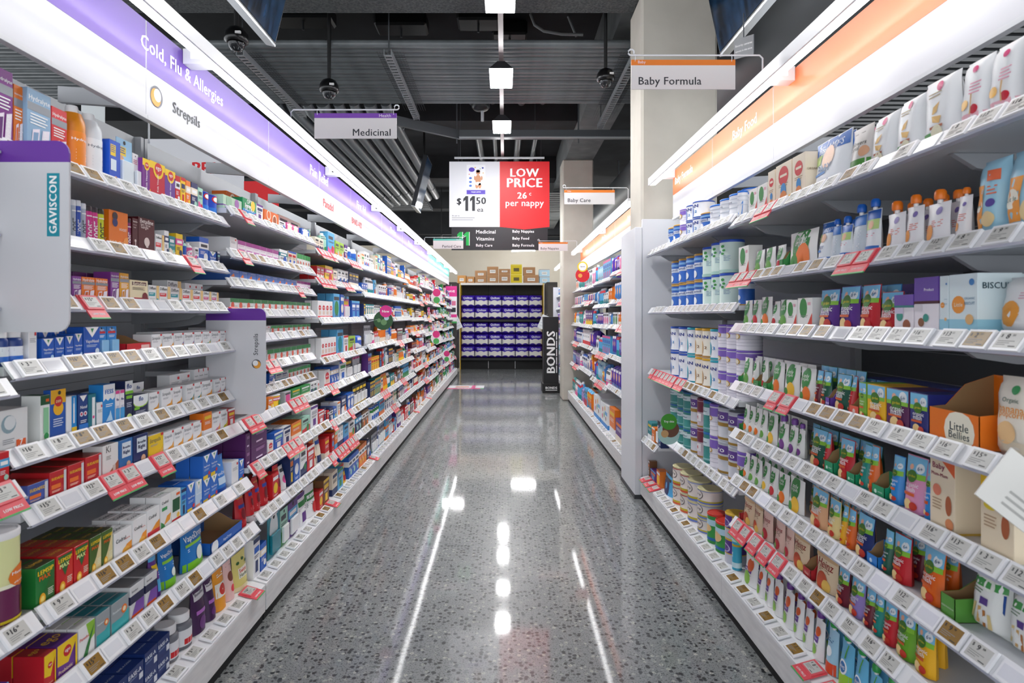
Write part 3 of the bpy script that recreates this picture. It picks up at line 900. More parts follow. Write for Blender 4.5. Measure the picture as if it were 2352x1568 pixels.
cat_sign('white hanging sign with purple top band reading Medicinal', 3.02, 722, 911, 260, 318, 'Health', 'Medicinal', '7b3fb0', -1, 668, 300)
cat_sign('white hanging sign with orange top band reading Baby Formula', 2.43, 1450, 1689, 137, 205, 'Baby', 'Baby Formula', 'ea7f22', 1, 1752, 190)
cat_sign('white hanging sign with orange top band reading Baby Care', 5.08, 1296, 1412, 436, 469, 'Baby', 'Baby Care', 'ea7f22', 1, 1443, 466)
cat_sign('small white hanging sign with teal top band reading Period Care', 8.07, 995, 1064, 548, 571, 'Health', 'Period Care', '5fc0ae', -1, 975, 566)
cat_sign('small white hanging sign with orange top band reading Baby Nappies', 8.60, 1237, 1304, 556, 576, 'Baby', 'Baby Nappies', 'ea7f22', 1, 1325, 570)

# ---------------- low price banner and aisle board
def one(mb, f_, m, x, y, w, h, off=0):
    mb.face([f_(a, c, off) for a, c in ((x + w * .42, y), (x + w, y), (x + w, y + h), (x + w * .50, y + h), (x, y + h * .82), (x, y + h * .62), (x + w * .42, y + h * .74))], m)
Y = 7.2
P0 = at(1032, 521, Y); P1 = at(1262, 371, Y)
t = thing('price_banner', 'large white and red LOW PRICE banner hung over the aisle', 'hanging banner', (P0.x, Y, P0.z))
Wd = P1.x - P0.x; H = P1.z - P0.z; xm = Wd * 0.504
b = MB(); b.box(0, xm, 0, 0.006, 0.0, H, M('e9e9ee', .5))
def fn(a, c, off): return (a, -0.0008 - off, c)
ink = M('2a2a2f', .5)
b.text('$', fn, ink, 0.115, H * .385, .075, .085, 2); one(b, fn, ink, 0.165, H * .245, .058, .175); one(b, fn, ink, 0.245, H * .245, .058, .175); b.text('50', fn, ink, .375, H * .40, .13, .08, 2); b.text('ea', fn, ink, .365, H * .255, .07, .05, 1)
b.text('26c per ea', fn, ink, 0.03, H * .17, .09, .02, 1, 'l')
for k in range(2):
    b.box(0.03, 0.30 - .02 * k, -0.0012, 0, H * (.135 - .03 * k), H * (.135 - .03 * k) + 0.007, M('9a9aa2', .5))
# printed nappy pack on the white half
px0, px1, pz0, pz1 = 0.205, 0.425, H * .50, H * .95
b.box(px0, px1, -0.0015, 0, pz0, pz1, M('f7f7fb', .4)); b.box(px0, px1, -0.002, -0.0015, pz0, pz0 + .05, M('5a3fc0', .4))
b.text('nappy pants', fn, M('ffffff', .4), (px0 + px1) / 2, pz0 + .025, .16, .018, 1, off=0.002)
def disc(mb, f_, a, c, r, m, off, sy=1.0, n=18):
    mb.face([f_(a + r * math.cos(2 * PI * q / n), c + r * sy * math.sin(2 * PI * q / n), off) for q in range(n)], m)
SKIN = M('d99a72', .5)
for (dx, dz, r, sy_, m_) in ((.135, .255, .024, 1.1, SKIN), (.135, .272, .024, .75, M('4a2d20', .5)), (.135, .175, .034, 1.6, SKIN), (.12, .10, .018, 1.8, SKIN), (.155, .10, .018, 1.8, SKIN), (.097, .19, .010, 2.6, SKIN), (.178, .19, .010, 2.6, SKIN), (.137, .125, .036, .6, M('ffffff', .4))):
    disc(b, fn, px0 + dx, pz0 + dz, r, m_, 0.002 + 0.0006 * (dx + r), sy_)
for (dx, dz, r, c_) in ((.06, .29, .035, '5a3fc0'), (.045, .19, .017, '4b78d0'), (.045, .145, .017, '4b78d0'), (.045, .10, .017, '4b78d0'), (.19, .31, .012, '3b4bb0'), (.10, .315, .008, 'f0b429'), (.16, .30, .006, '4fb86a'), (.03, .235, .007, 'e05a4f'), (.195, .25, .007, 'f0b429')):
    disc(b, fn, px0 + dx, pz0 + dz, r, M(c_, .4), 0.0022, .75)
b.build('price_panel', t)
b = MB()
n = 12
pr = [(xm, H), (xm, 0.0)] + [(xm + (Wd - xm) * k / n, 0.0 - 0.03 * (1 - abs(2 * k / n - 1))) for k in range(1, n)] + [(Wd, 0.0), (Wd, H)]
pts = [(p[0], -0.003, p[1]) for p in pr] + [(p[0], 0.006, p[1]) for p in pr]; n_ = len(pr)
b.idx(pts, [tuple(range(n_)), tuple(reversed(range(n_, 2 * n_)))] + [(k, n_ + k, n_ + (k + 1) % n_, (k + 1) % n_) for k in range(n_)], M('e3131d', .45))
wm = M('ffffff', .5); xc = (xm + Wd) / 2
def fn2(a, c, off): return (a, -0.004 - off, c)
b.text('LOW', fn2, wm, xc, H * .83, .34, .108, 2); b.text('PRICE', fn2, wm, xc, H * .675, .42, .108, 2); b.text('26', fn2, wm, xc - .03, H * .48, .2, .075, 2); b.text('c', fn2, wm, xc + .065, H * .50, .05, .03, 1); b.text('per nappy', fn2, wm, xc, H * .335, .45, .075, 1)
b.build('red_panel', t)
b = MB(); b.tube([(0.06, 0.003, H + .045), (Wd - .06, 0.003, H + .045)], 0.013, M('cfd1d4', .3), 10); b.build('rod', t)
for a in (0.15, Wd - 0.15):
    b = MB(); b.tube([(a, 0.003, H - .01), (a, 0.003, H + .04)], 0.003, STEEL, 6); b.build('hook', t)
    b = MB(); b.tube([(a - .02, 0.003, H + .05), (a - .02, 0.003, 4.248 - P0.z)], 0.0025, STEEL, 6); b.build('wire', t)

Y = 9.05
P0 = at(1037, 574, Y); P1 = at(1258, 519, Y)
t = thing('aisle_board', 'black aisle board with green number eleven and six category names', 'aisle sign', (P0.x, Y, P0.z))
Wd = P1.x - P0.x; H = P1.z - P0.z
b = MB(); b.box(0, Wd, 0, 0.03, 0, H, M('2a2b2f', .5))
for a0 in (0.085, 0.185):
    one(b, fn, M('d9f2e2', .5), a0 + .01, H * .19, .075, .2, 0); one(b, fn, M('18b04f', .5), a0, H * .19, .075, .2, .0008)
for k, s_ in enumerate(('Medicinal', 'Vitamins', 'Baby Care')):
    b.text(s_, fn, wm, .365, H * (.76 - .29 * k), .4, .052, 1, 'l')
for k, s_ in enumerate(('Baby Nappies', 'Baby Food', 'Baby Formula')):
    b.text(s_, fn, wm, .905, H * (.76 - .29 * k), .4, .052, 1, 'l')
b.build('board', t)
for a in (0.1, Wd - 0.1):
    b = MB(); b.tube([(a, 0.015, H - .005), (a, 0.015, 4.248 - P0.z)], 0.004, STEEL, 6); b.build('wire', t)

# ---------------- bonds-style totem, notices, floor sticker
t = thing('display_totem', 'tall black cardboard totem with white BONDS lettering up its front', 'display stand', at(1267, 902, 10.46))
t.location = (0.80, 10.46, 0)
b = MB(); b.box(-0.128, 0.128, 0, 0.35, 0.16, 1.305, M('131316', .5), 0.004)
def fn3(a, c, off): return (a, -0.0008 - off, c)
b.text('BONDS', fn3, wm, -0.005, 0.70, .72, .16, 2, rot=PI / 2)
for k in range(5):
    b.box(0.085, 0.100, -0.0012, 0, 0.345 + k * 0.142, 0.345 + k * 0.142 + .125, wm)
b.build('column', t)
b = MB(); b.box(-0.15, 0.145, -0.03, 0.36, 0, 0.16, M('0c0c0e', .5), 0.003)
def fn4(a, c, off): return (a, -0.0312 - off, c)
b.text('BONDS', fn4, wm, 0, 0.09, .2, .05, 2); b.box(-0.1, 0.1, -0.0316, -0.03, 0.045, 0.055, wm); b.build('base_block', t)

t = thing('floor_sticker', 'white and pink promotional sticker stuck on the polished floor', 'floor sticker', (at(1071, 888, 11.3).x, 11.0, 0.0))
b = MB(); b.box(-.33, .33, 0, .55, 0.0005, 0.002, M('e9e9ec', .3)); b.box(-.33, .27, 0.0, .13, 0.002, 0.0025, M('d6337a', .3)); b.box(.27, .33, 0, .13, .002, .0025, M('3fae5a', .3)); b.box(.10, .17, .13, .55, .002, .0025, M('e46a9a', .3)); b.box(-.2, .05, .25, .4, .002, .0025, M('e39a86', .3))
def fn5(a, c, off): return (a, c, 0.003 + off)
b.text('SAVE', fn5, wm, -.03, .065, .3, .07, 2); b.build('sticker', t)
def notice(label, p, w, h, rot, cols, words, stick=None):
    t = thing('promo_poster', label, 'poster', p, 0)
    b = MB()
    R = Matrix.Rotation(rot, 4, 'Y')
    def f_(a, c, off): return R @ Vector((a, -off, c))
    def sl(a0, a1, c0, c1, o0, o1, m):
        q = [f_(a0, c0, o0), f_(a1, c0, o0), f_(a1, c1, o0), f_(a0, c1, o0), f_(a0, c0, o1), f_(a1, c0, o1), f_(a1, c1, o1), f_(a0, c1, o1)]
        b.idx(q, [(3, 2, 1, 0), (4, 5, 6, 7), (0, 1, 5, 4), (1, 2, 6, 5), (2, 3, 7, 6), (3, 0, 4, 7)], m)
    sl(-w / 2, w / 2, 0, h, -0.004, 0, M(cols[0], .4))
    for (a0, a1, c0, c1, c_) in cols[1]:
        sl(-w / 2 + a0 * w, -w / 2 + a1 * w, c0 * h, c1 * h, 0, 0.0008, M(c_, .4))
    for (s_, a, c, ww, hh, c_) in words:
        b.text(s_, lambda x, y, o: f_(x, y, o), M(c_, .5), (a - .5) * w, c * h, ww * w, hh * h, 1, off=0.0016)
    b.build('sheet', t)
    b = MB(); b.tube([f_(0, h - .01, 0.003), f_(0, h + 0.04, 0.003)], 0.003, GREYW, 6); b.build('clip', t)
notice('tall pink and white promotional poster at the far end of health shelving', Vector((-1.18, 13.4625, 1.155)), 0.25, 0.82, 0, ('f0eef0', [(0, 1, .72, 1, 'e0348f'), (0, 1, .16, .24, 'e0348f'), (0, 1, 0, .05, '3fae5a'), (.1, .5, .5, .62, '7b4aa5'), (.5, .9, .3, .42, '2c2c34'), (.15, .5, .3, .45, 'c9a2c9'), (.55, .9, .48, .6, 'e0779a')]), [('SAVE', .5, .86, .7, .06, 'ffffff')])
notice('tilted white paper notice hanging beside the pink poster', at(1054, 755, 14.10), 0.20, 0.33, -0.45, ('e8ebee', [(.1, .9, .2, .23, 'b9c0c8'), (.1, .9, .4, .43, 'b9c0c8'), (.1, .9, .6, .63, 'b9c0c8'), (.1, .9, .8, .83, 'b9c0c8')]), [])
notice('tilted white paper notice hanging beside the black totem', at(1243, 755, 14.10), 0.20, 0.33, 0.40, ('e8ebee', [(.1, .9, .2, .23, 'b9c0c8'), (.1, .9, .4, .43, 'b9c0c8'), (.1, .9, .6, .63, 'b9c0c8')]), [])
# round shelf wobblers
def wobbler(label, px, py, Y, r, discs, words, tilt=0.0):
    p = at(px, py, Y)
    t = thing('shelf_wobbler', label, 'shelf flag', p)
    b = MB()
    for k, (dx, dz, rr, c_) in enumerate(discs):
        n = 28
        f = [(dx * r + rr * r * math.cos(2 * PI * q / n), -0.0015 * k, dz * r + rr * r * math.sin(2 * PI * q / n)) for q in range(n)]
        bk = [(x, 0.001 - 0.0015 * k, z) for x, y, z in f]
        b.face(f, M(c_, .35)); b.face(list(reversed(bk)), M(c_, .35))
        b.idx(f + bk, [(q, n + q, n + (q + 1) % n, (q + 1) % n) for q in range(n)], M(c_, .35))
    for (s_, a, c, w_, h_, c_) in words:
        b.text(s_, lambda x, y, o: (x, -0.0015 * len(discs) - o, y), M(c_, .5), a * r, c * r, w_ * r, h_ * r, 2)
    b.build('disc', t)
    sgn = -1 if p.x < 0 else 1
    b = MB(); b.tube([(sgn * r * 0.5, 0.002, -0.1 * r), (sgn * (r + 0.03), 0.004, -r * 0.3)], 0.003, CLEAR, 6); b.build('stem', t)
wobbler('round green Try this wobbler beside the formula tins', 1536, 985, 3.6, 0.079, [(0, -0.35, 0.82, 'a9cfc9'), (0.15, 0.0, 0.62, '6e4632'), (-.30, -.35, .28, 'c9a06a'), (0, 0.55, .60, '3f9a24')], [('Try this', 0, .55, .95, .2, 'ffffff')], 0)
wobbler('round pink New wobbler over dark green disc on health shelving', 883, 730, 4.85, 0.096, [(-.1, -.2, .80, '2f5a35'), (-.05, -.35, .25, '6f9a66'), (-.45, -.2, .16, '6f9a66'), (.18, .0, .2, 'bfe0e6'), (.12, .55, .50, 'e0348f')], [('New', .12, .55, .6, .25, 'ffffff')])
wobbler('round pink wobbler over the far health shelves, higher one', 1003, 680, 8.5, .09, [(0, -.1, .9, 'f0eef0'), (0, .55, .6, 'd8327f'), (0, -.6, .5, '4fae5a')], [])
wobbler('round pink wobbler over the far health shelves, middle one', 1002, 775, 8.7, .085, [(0, -.1, .9, 'f0eef0'), (0, .55, .6, 'd8327f'), (0, -.6, .5, '4fae5a')], [])
wobbler('round pink wobbler over the far health shelves, lowest one', 1026, 818, 10.1, .08, [(0, -.1, .9, 'f0eef0'), (0, .55, .6, 'd8327f'), (0, -.6, .5, '4fae5a')], [])
wobbler('round red wobbler with yellow ring over the nappy packs', 1338, 622, 6.8, .105, [(0, -.45, .75, 'd8222a'), (0, .45, .55, 'f2d21a'), (0, .45, .42, 'f4f4f4'), (-.25, -.5, .22, 'e8a24a')], [('Special', 0, .45, .55, .14, '444444')])
# hanging ticket beside the camera on the baby side
p = at(2318, 1130, 1.08)
t = thing('price_card', 'large blurred white price card jutting out at edge of baby food shelves', 'price card', p)
b = MB()
R = Matrix.Rotation(math.radians(38), 3, 'Y')
f_ = lambda a, c, off: R @ Vector((a, -off, c))
q = [f_(-.045, -.04, 0), f_(.085, -.04, 0), f_(.085, .065, 0), f_(-.045, .065, 0)]; q2 = [v + Vector((0, .003, 0)) for v in q]
b.idx(q + q2, [(0, 1, 2, 3), (7, 6, 5, 4), (0, 4, 5, 1), (1, 5, 6, 2), (2, 6, 7, 3), (3, 7, 4, 0)], M('d9d8d4', .4))
b.text('$2', f_, M('9a9a98', .5), 0.03, 0.04, .04, .02, 2, off=.0008)
for k in range(3): 
    b.face([f_(0, .0 - .012 * k, .0008), f_(.075, .0 - .012 * k, .0008), f_(.075, .004 - .012 * k, .0008), f_(0, .004 - .012 * k, .0008)], M('a6a6a3', .5))
b.build('card', t)

# ---------------- neighbour aisle seen over the health shelving
t = thing('neighbour_banner', 'white banner with red lettering showing above the health shelving', 'hanging banner', (-3.03, 6.5, 2.21))
b = MB(); b.box(-0.9, 0.25, 0, .006, 0, 1.0, M('e9e9ee', .5)); b.text('LOW PRICE', fn, M('e3131d', .5), .19, .69, 1.0, .17, 2, 'r'); b.box(0.25, .62, 0, .006, 0.05, .55, M('e3131d', .45)); b.build('panel', t)
b = MB(); b.tube([(-.3, 0, 1.0), (-.3, 0, 2.03)], .003, STEEL, 6); b.tube([(.2, 0, 1.0), (.2, 0, 2.03)], .003, STEEL, 6); b.build('wire', t)
t = thing('neighbour_sign', 'small white sign with teal band showing over the top health shelf', 'hanging sign', (-1.72, 2.62, 2.12))
b = MB(); b.box(-.10, .0, 0, .004, -.02, .15, M('dfe3e4', .5)); b.box(-.10, 0, 0, .004, .15, .165, M('58b8b0', .5)); b.build('board', t)
b = MB(); b.tube([(.19, .002, -.05), (.19, .002, .18), (-.2, .002, .18)], .004, WHITE, 8); b.build('rod', t)
# ================================================================== goods: shapes
EPS = 0.0004
def surf(kind, w, h, d, seed):
    """Front surface of a kind of pack: (u, v, off) -> point; front looks to -y, base on z = 0, centre of depth at y = 0."""
    ph = (seed * 1.7) % 6.28
    if kind in 'cyhP':
        return lambda u, v, o=0: ((u - .5) * w, -d / 2 - o, v * h)
    if kind in 'tubj':
        def f(u, v, o=0):
            a = (u - .5) * PI * 1.02
            r = w / 2
            if kind == 'b':
                r *= 1.0 if v < .70 else max(.4, 1 - ((v - .70) / .30) ** 1.6 * .62)
            r += o
            return (r * math.sin(a), -r * math.cos(a) * d / w, v * h)
        return f
    if kind in 'ps':
        def f(u, v, o=0):
            a = 1 - abs(2 * u - 1) ** 2.4
            p = (1 - max(0, v) ** 2.2) * .96 + .04
            if v > .9: p = .05
            wr = .045 * math.sin(9 * u + 7 * v + ph) * math.sin(5 * v + ph) * (0.3 + v)
            ww = w * (1 - .05 * math.sin(PI * min(1, max(0, v))))
            return ((u - .5) * ww + .01 * w * math.sin(4 * v + ph), -d / 2 * max(.015, (max(0, a) ** .6) * p + wr * max(0, a)) - o, v * h)
        return f
    if kind == 'g':
        def f(u, v, o=0):
            a = max(0, 1 - abs(2 * u - 1) ** 4) ** .6
            q = max(0, 1 - abs(2 * min(1, max(0, v)) - 1) ** 5) ** .6
            q = q if .03 < v < .95 else .05
            wr = .08 * math.sin(9 * u + 10 * v + ph) * math.sin(7 * v + 2 * ph + 3 * u)
            return ((u - .5) * w * (.95 + .05 * (1 - q)) + .03 * w * math.sin(5 * v + ph), -d / 2 * max(.02, a * q * (1.0 - .25 * v) + wr * a * q) - o, v * h)
        return f
    if kind == 'q':
        def f(u, v, o=0):
            a = max(0, 1 - abs(2 * u - 1) ** 9) ** .45
            q = max(0, 1 - abs(2 * v - 1) ** 9) ** .45
            return ((u - .5) * w, -d / 2 * (.25 + .75 * a * q) - o, v * h)
        return f

def art_ops(b, f, kind, w, h, d, art, n0=0):
    flat = kind in 'cyhP'
    f0 = f
    f = lambda u, v, o=0: f0(min(.997, max(.003, u)) if flat else u, min(.997, max(.004, v)), o)
    nu, nv = (1, 1) if flat else ((12, 2) if kind in 'tubj' else (6, 6))
    k = n0
    for op in art:
        c = op[0]
        e = (EPS if flat else (0.0005 if kind in 'tubj' else 0.0011)) + k * 0.00022
        k += 1
        if c == 'R':
            u0, v0, u1, v1, col = op[1:6]
            m = M(col, .4)
            a = max(1, int(round(nu * (u1 - u0) + .49))); q = max(1, int(round(nv * (v1 - v0) + .49)))
            pts = [f(u0 + (u1 - u0) * i / a, v0 + (v1 - v0) * j / q, e) for j in range(q + 1) for i in range(a + 1)]
            b.idx(pts, [(j * (a + 1) + i, j * (a + 1) + i + 1, (j + 1) * (a + 1) + i + 1, (j + 1) * (a + 1) + i) for j in range(q) for i in range(a)], m, not flat)
        elif c == 'B':
            v0, v1, col = op[1:4]
            m = M(col, .4)
            if kind in 'cP':
                o = e
                x0, x1, y0, y1 = -w / 2 - o, w / 2 + o, -d / 2 - o, d / 2 + o
                z0, z1 = v0 * h, v1 * h
                pts = [(x0, y1, z0), (x0, y0, z0), (x1, y0, z0), (x1, y1, z0), (x0, y1, z1), (x0, y0, z1), (x1, y0, z1), (x1, y1, z1)]
                b.idx(pts, [(0, 1, 5, 4), (1, 2, 6, 5), (2, 3, 7, 6)], m)
            elif kind in 'tubj':
                pr = [f(.5, v0 + (v1 - v0) * j / 2, e) for j in range(3)]
                n = 20
                pts = [(-p[1] * w / d * math.cos(2 * PI * q / n), p[1] * math.sin(2 * PI * q / n), p[2]) for p in pr for q in range(n)]
                b.idx(pts, [(j * n + q, j * n + (q + 1) % n, (j + 1) * n + (q + 1) % n, (j + 1) * n + q) for j in range(2) for q in range(n)], m, True)
            else:
                a, q = 6, 3
                pts = [f(.01 + .98 * i / a, v0 + (v1 - v0) * j / q, e) for j in range(q + 1) for i in range(a + 1)]
                b.idx(pts, [(j * (a + 1) + i, j * (a + 1) + i + 1, (j + 1) * (a + 1) + i + 1, (j + 1) * (a + 1) + i) for j in range(q) for i in range(a)], m, True)
        elif c == 'C':
            u, v, r, col = op[1:5]
            sy = op[5] if len(op) > 5 else 1.0
            n = 14
            ry = r * w / h * sy
            ring = lambda s: [f(u + r * s * math.cos(2 * PI * q / n), v + ry * s * math.sin(2 * PI * q / n), e) for q in range(n)]
            if flat:
                b.face(ring(1), M(col, .4))
            else:
                b.idx(ring(.5) + ring(1), [tuple(range(n))] + [(q, n + q, n + (q + 1) % n, (q + 1) % n) for q in range(n)], M(col, .4), True)
        elif c == 'P':
            b.face([f(op[i], op[i + 1], e) for i in range(2, len(op), 2)], M(op[1], .4))
        elif c == 'W':
            v, a, col = op[1:4]
            n = 8
            vv = lambda u: v + a * math.sin(u * 4.4 + op[4])
            pts = []
            for j in range(4):
                pts += [f(.005 + .99 * i / n, .002 + (vv(i / n) - .002) * j / 3, e) for i in range(n + 1)]
            b.idx(pts, [(j * (n + 1) + i, j * (n + 1) + i + 1, (j + 1) * (n + 1) + i + 1, (j + 1) * (n + 1) + i) for j in range(3) for i in range(n)], M(col, .4), not flat)
        elif c == 'T':
            u, v, wf, col, s = op[1:6]
            rot = op[6] if len(op) > 6 else 0
            bold = op[7] if len(op) > 7 else 1
            g = lambda x, y, o: f(.5 + x / w, y / h, e + o)
            L_ = wf * (h if rot else w)
            b.text(s, g, M(col, .45), (u - .5) * w, v * h, L_, (.5 * w if rot else .3 * h), bold, 'c', PI / 2 if rot else 0, 0)
        elif c == 'L':       # lines of small print
            u0, v0, u1, n, col = op[1:6]
            for i in range(n):
                z = v0 - i * .045
                x1 = u1 - (.12 if i % 2 else 0) * (u1 - u0)
                b.face([f(u0, z, e), f(x1, z, e), f(x1, z + .018, e), f(u0, z + .018, e)], M(col, .5))
        elif c == 'U':
            if kind == 'c':
                z = h + EPS
                b.face([(-w / 2 + .001, -d / 2 + .001, z), (w / 2 - .001, -d / 2 + .001, z), (w / 2 - .001, d / 2 - .001, z), (-w / 2 + .001, d / 2 - .001, z)], M(op[1], .4))
                if len(op) > 2:
                    b.text(op[2], lambda x, y, o: (x, y, z + EPS), M(op[3], .45), 0, 0, w * .8, d * .5, 1)
        elif c == 'S':       # word on both end faces
            for sg in (-1, 1):
                g = lambda x, y, o, sg=sg: (sg * (w / 2 + e), -sg * -x, y)
                b.text(op[3], g, M(op[2], .45), 0, op[1] * h, d * .8, h * .2, 1)

def pack(kind, w, h, d, base, art, seed=0, extra='ffffff', lod=0):
    """-> [(part name, mesh)], the first is the main body."""
    out = []
    m = M(base, .38)
    f = surf(kind, w, h, d, seed)
    b = MB()
    if kind == 'c':
        b.box(-w / 2, w / 2, -d / 2, d / 2, 0, h, m, 0.0007 if not lod else 0)
        art_ops(b, f, kind, w, h, d, art)
        out.append(('carton', b.mesh('carton')))
    elif kind in 'psgq':
        a, q = (8, 9) if not lod else (5, 5)
        F = [f(i / a, j / q) for j in range(q + 1) for i in range(a + 1)]
        Bk = [(p[0], -p[1], p[2]) for p in F]
        n = len(F)
        fs = [(j * (a + 1) + i, j * (a + 1) + i + 1, (j + 1) * (a + 1) + i + 1, (j + 1) * (a + 1) + i) for j in range(q) for i in range(a)]
        b.idx(F, fs, m, True)
        b.idx(Bk, [tuple(reversed(x)) for x in fs], m, True)
        if kind in 'pg' or kind == 's':
            bot = [F[i] for i in range(a + 1)] + [Bk[i] for i in reversed(range(a + 1))]
            b.face(list(reversed(bot)), m)
        if kind == 'q':
            for ring in ([F[i] for i in range(a + 1)] + [Bk[i] for i in reversed(range(a + 1))], [F[q * (a + 1) + i] for i in range(a + 1)] + [Bk[q * (a + 1) + i] for i in reversed(range(a + 1))],
                         [F[j * (a + 1)] for j in range(q + 1)] + [Bk[j * (a + 1)] for j in reversed(range(q + 1))], [F[j * (a + 1) + a] for j in range(q + 1)] + [Bk[j * (a + 1) + a] for j in reversed(range(q + 1))]):
                b.face(ring, m)
        art_ops(b, f, kind, w, h, d, art)
        out.append(({'p': 'pouch', 's': 'pouch', 'g': 'bag', 'q': 'wrapper'}[kind], b.mesh('pouch')))
        if kind == 's':
            b = MB(); r = min(.013, w * .2); z = h * .985
            b.lathe([(r * .5, z), (r * .5, z + r * .9)], M('e9e9ea', .3), 10)
            b.lathe([(r * .95, z + r * .7), (r * 1.05, z + r * 1.2), (r * 1.0, z + r * 2.2), (r * .7, z + r * 2.6)], M(extra, .35), 12)
            out.append(('cap', b.mesh('cap')))
    elif kind == 't':
        n = 24 if not lod else 14
        r = w / 2
        pr = [(r * .97, 0), (r, h * .012), (r, h * .03), (r * .985, h * .04), (r * .985, h * .9), (r * .985, h * .93)]
        b.lathe(pr, m, n); art_ops(b, f, kind, w * .985, h, d * .985, art)
        out.append(('tin_body', b.mesh('tin_body')))
        b = MB(); b.lathe([(r * 1.0, h * .92), (r * 1.01, h * .93), (r * 1.01, h * .985), (r * .97, h), (r * .9, h), (r * .88, h * .985)], M(extra, .35), n)
        out.append(('lid', b.mesh('lid')))
    elif kind == 'u':
        n = 14; r = w / 2
        b.lathe([(r * .96, 0), (r, .004), (r, h * .86)], m, n); art_ops(b, f, kind, w, h, d, art)
        out.append(('tube_body', b.mesh('tube_body')))
        b = MB(); b.lathe([(r * 1.04, h * .86), (r * 1.04, h * .97), (r * .95, h)], M(extra, .4), n); out.append(('cap', b.mesh('cap')))
    elif kind in 'bj':
        n = 20 if not lod else 12; r = w / 2
        if kind == 'b':
            pr = [(r * .9, 0), (r, h * .03), (r, h * .40), (r * .985, h * .69)] + [(r * max(.4, 1 - ((v - .70) / .30) ** 1.6 * .62), h * v) for v in (.74, .79, .84, .885)]
            cr, c0 = r * .46, .88
        else:
            pr = [(r * .9, 0), (r, h * .03), (r, h * .66), (r * .93, h * .72), (r * .74, h * .76)]
            cr, c0 = r * .80, .765
        b.lathe(pr, m, n); art_ops(b, f, 't' if kind == 'j' else 'b', w, h, d, art)
        out.append(('bottle_body', b.mesh('bottle_body')))
        b = MB(); b.lathe([(cr, h * c0), (cr * 1.03, h * (c0 + .02)), (cr * 1.03, h * .97), (cr * .93, h)], M(extra, .4), n); out.append(('cap', b.mesh('cap')))
    elif kind == 'h':
        b.box(-w / 2, w / 2, -d / 2, -d / 2 + .002, 0, h, m)
        b.face([(w * .08 * math.cos(q * PI / 6), -d / 2 - .0006, h * .93 + w * .08 * math.sin(q * PI / 6)) for q in range(12)], M('2b2c30', .6))
        art_ops(b, f, kind, w, h, d, art)
        out.append(('backing_card', b.mesh('backing_card')))
        b = MB(); b.box(-w * .36, w * .36, -d / 2 + .0005 - d * .7, -d / 2 - .002, h * .10, h * .55, M(extra, .12), .002); out.append(('blister', b.mesh('blister')))
    elif kind == 'y':
        t_ = .0016
        ins = M('a5835a', .8)
        b.box(-w / 2, w / 2, -d / 2, -d / 2 + t_, 0, h, m)
        b.box(-w / 2, w / 2, -d / 2 + t_, d / 2, 0, t_, ins)
        b.box(-w / 2, w / 2, d / 2 - t_, d / 2, 0, h * 2.0, m)
        for sg in (-1, 1):
            x0, x1 = sorted((sg * w / 2, sg * (w / 2 - t_)))
            pr = [(-d / 2, 0), (d / 2, 0), (d / 2, h * 2.0), (-d / 2 + d * .55, h * 1.7), (-d / 2 + d * .25, h * 1.05), (-d / 2, h)]
            nn = len(pr)
            pts = [(x0, p[0], p[1]) for p in pr] + [(x1, p[0], p[1]) for p in pr]
            fs = [tuple(range(nn)), tuple(reversed(range(nn, 2 * nn)))] + [(k, (k + 1) % nn, nn + (k + 1) % nn, nn + k) for k in range(nn)]
            b.idx(pts, fs, m)
            xi = x1 if sg < 0 else x0
            b.face([(xi - sg * .0004, p[0], p[1]) for p in pr], ins)
        b.face([(-w / 2 + t_, -d / 2 + t_ + .0004, t_), (w / 2 - t_, -d / 2 + t_ + .0004, t_), (w / 2 - t_, -d / 2 + t_ + .0004, h), (-w / 2 + t_, -d / 2 + t_ + .0004, h)], ins)
        art_ops(b, f, kind, w, h, d, art)
        out.append(('tray', b.mesh('tray')))
    return out

KCAT = {'c': 'carton', 'p': 'pouch', 's': 'pouch', 'g': 'bag', 'q': 'soft pack', 't': 'tin', 'u': 'tube', 'b': 'bottle', 'j': 'jar', 'h': 'card pack', 'y': 'display tray'}
COUNT = {}
JIT = random.Random(3)
REG = {}
def place(parts, name, label, cat, loc, rz, group, tilt=0.0):
    if len(parts) == 1:
        o = ob(name, parts[0][1]); root = o
    else:
        root = bpy.data.objects.new(name, None); COL.objects.link(root)
        root.empty_display_size = .03
        for nm, me in parts:
            ob(nm, me, root)
    root.location = loc
    root.rotation_euler = (tilt, 0, rz)
    root['label'] = label; root['category'] = cat
    if group: root['group'] = group
    return root

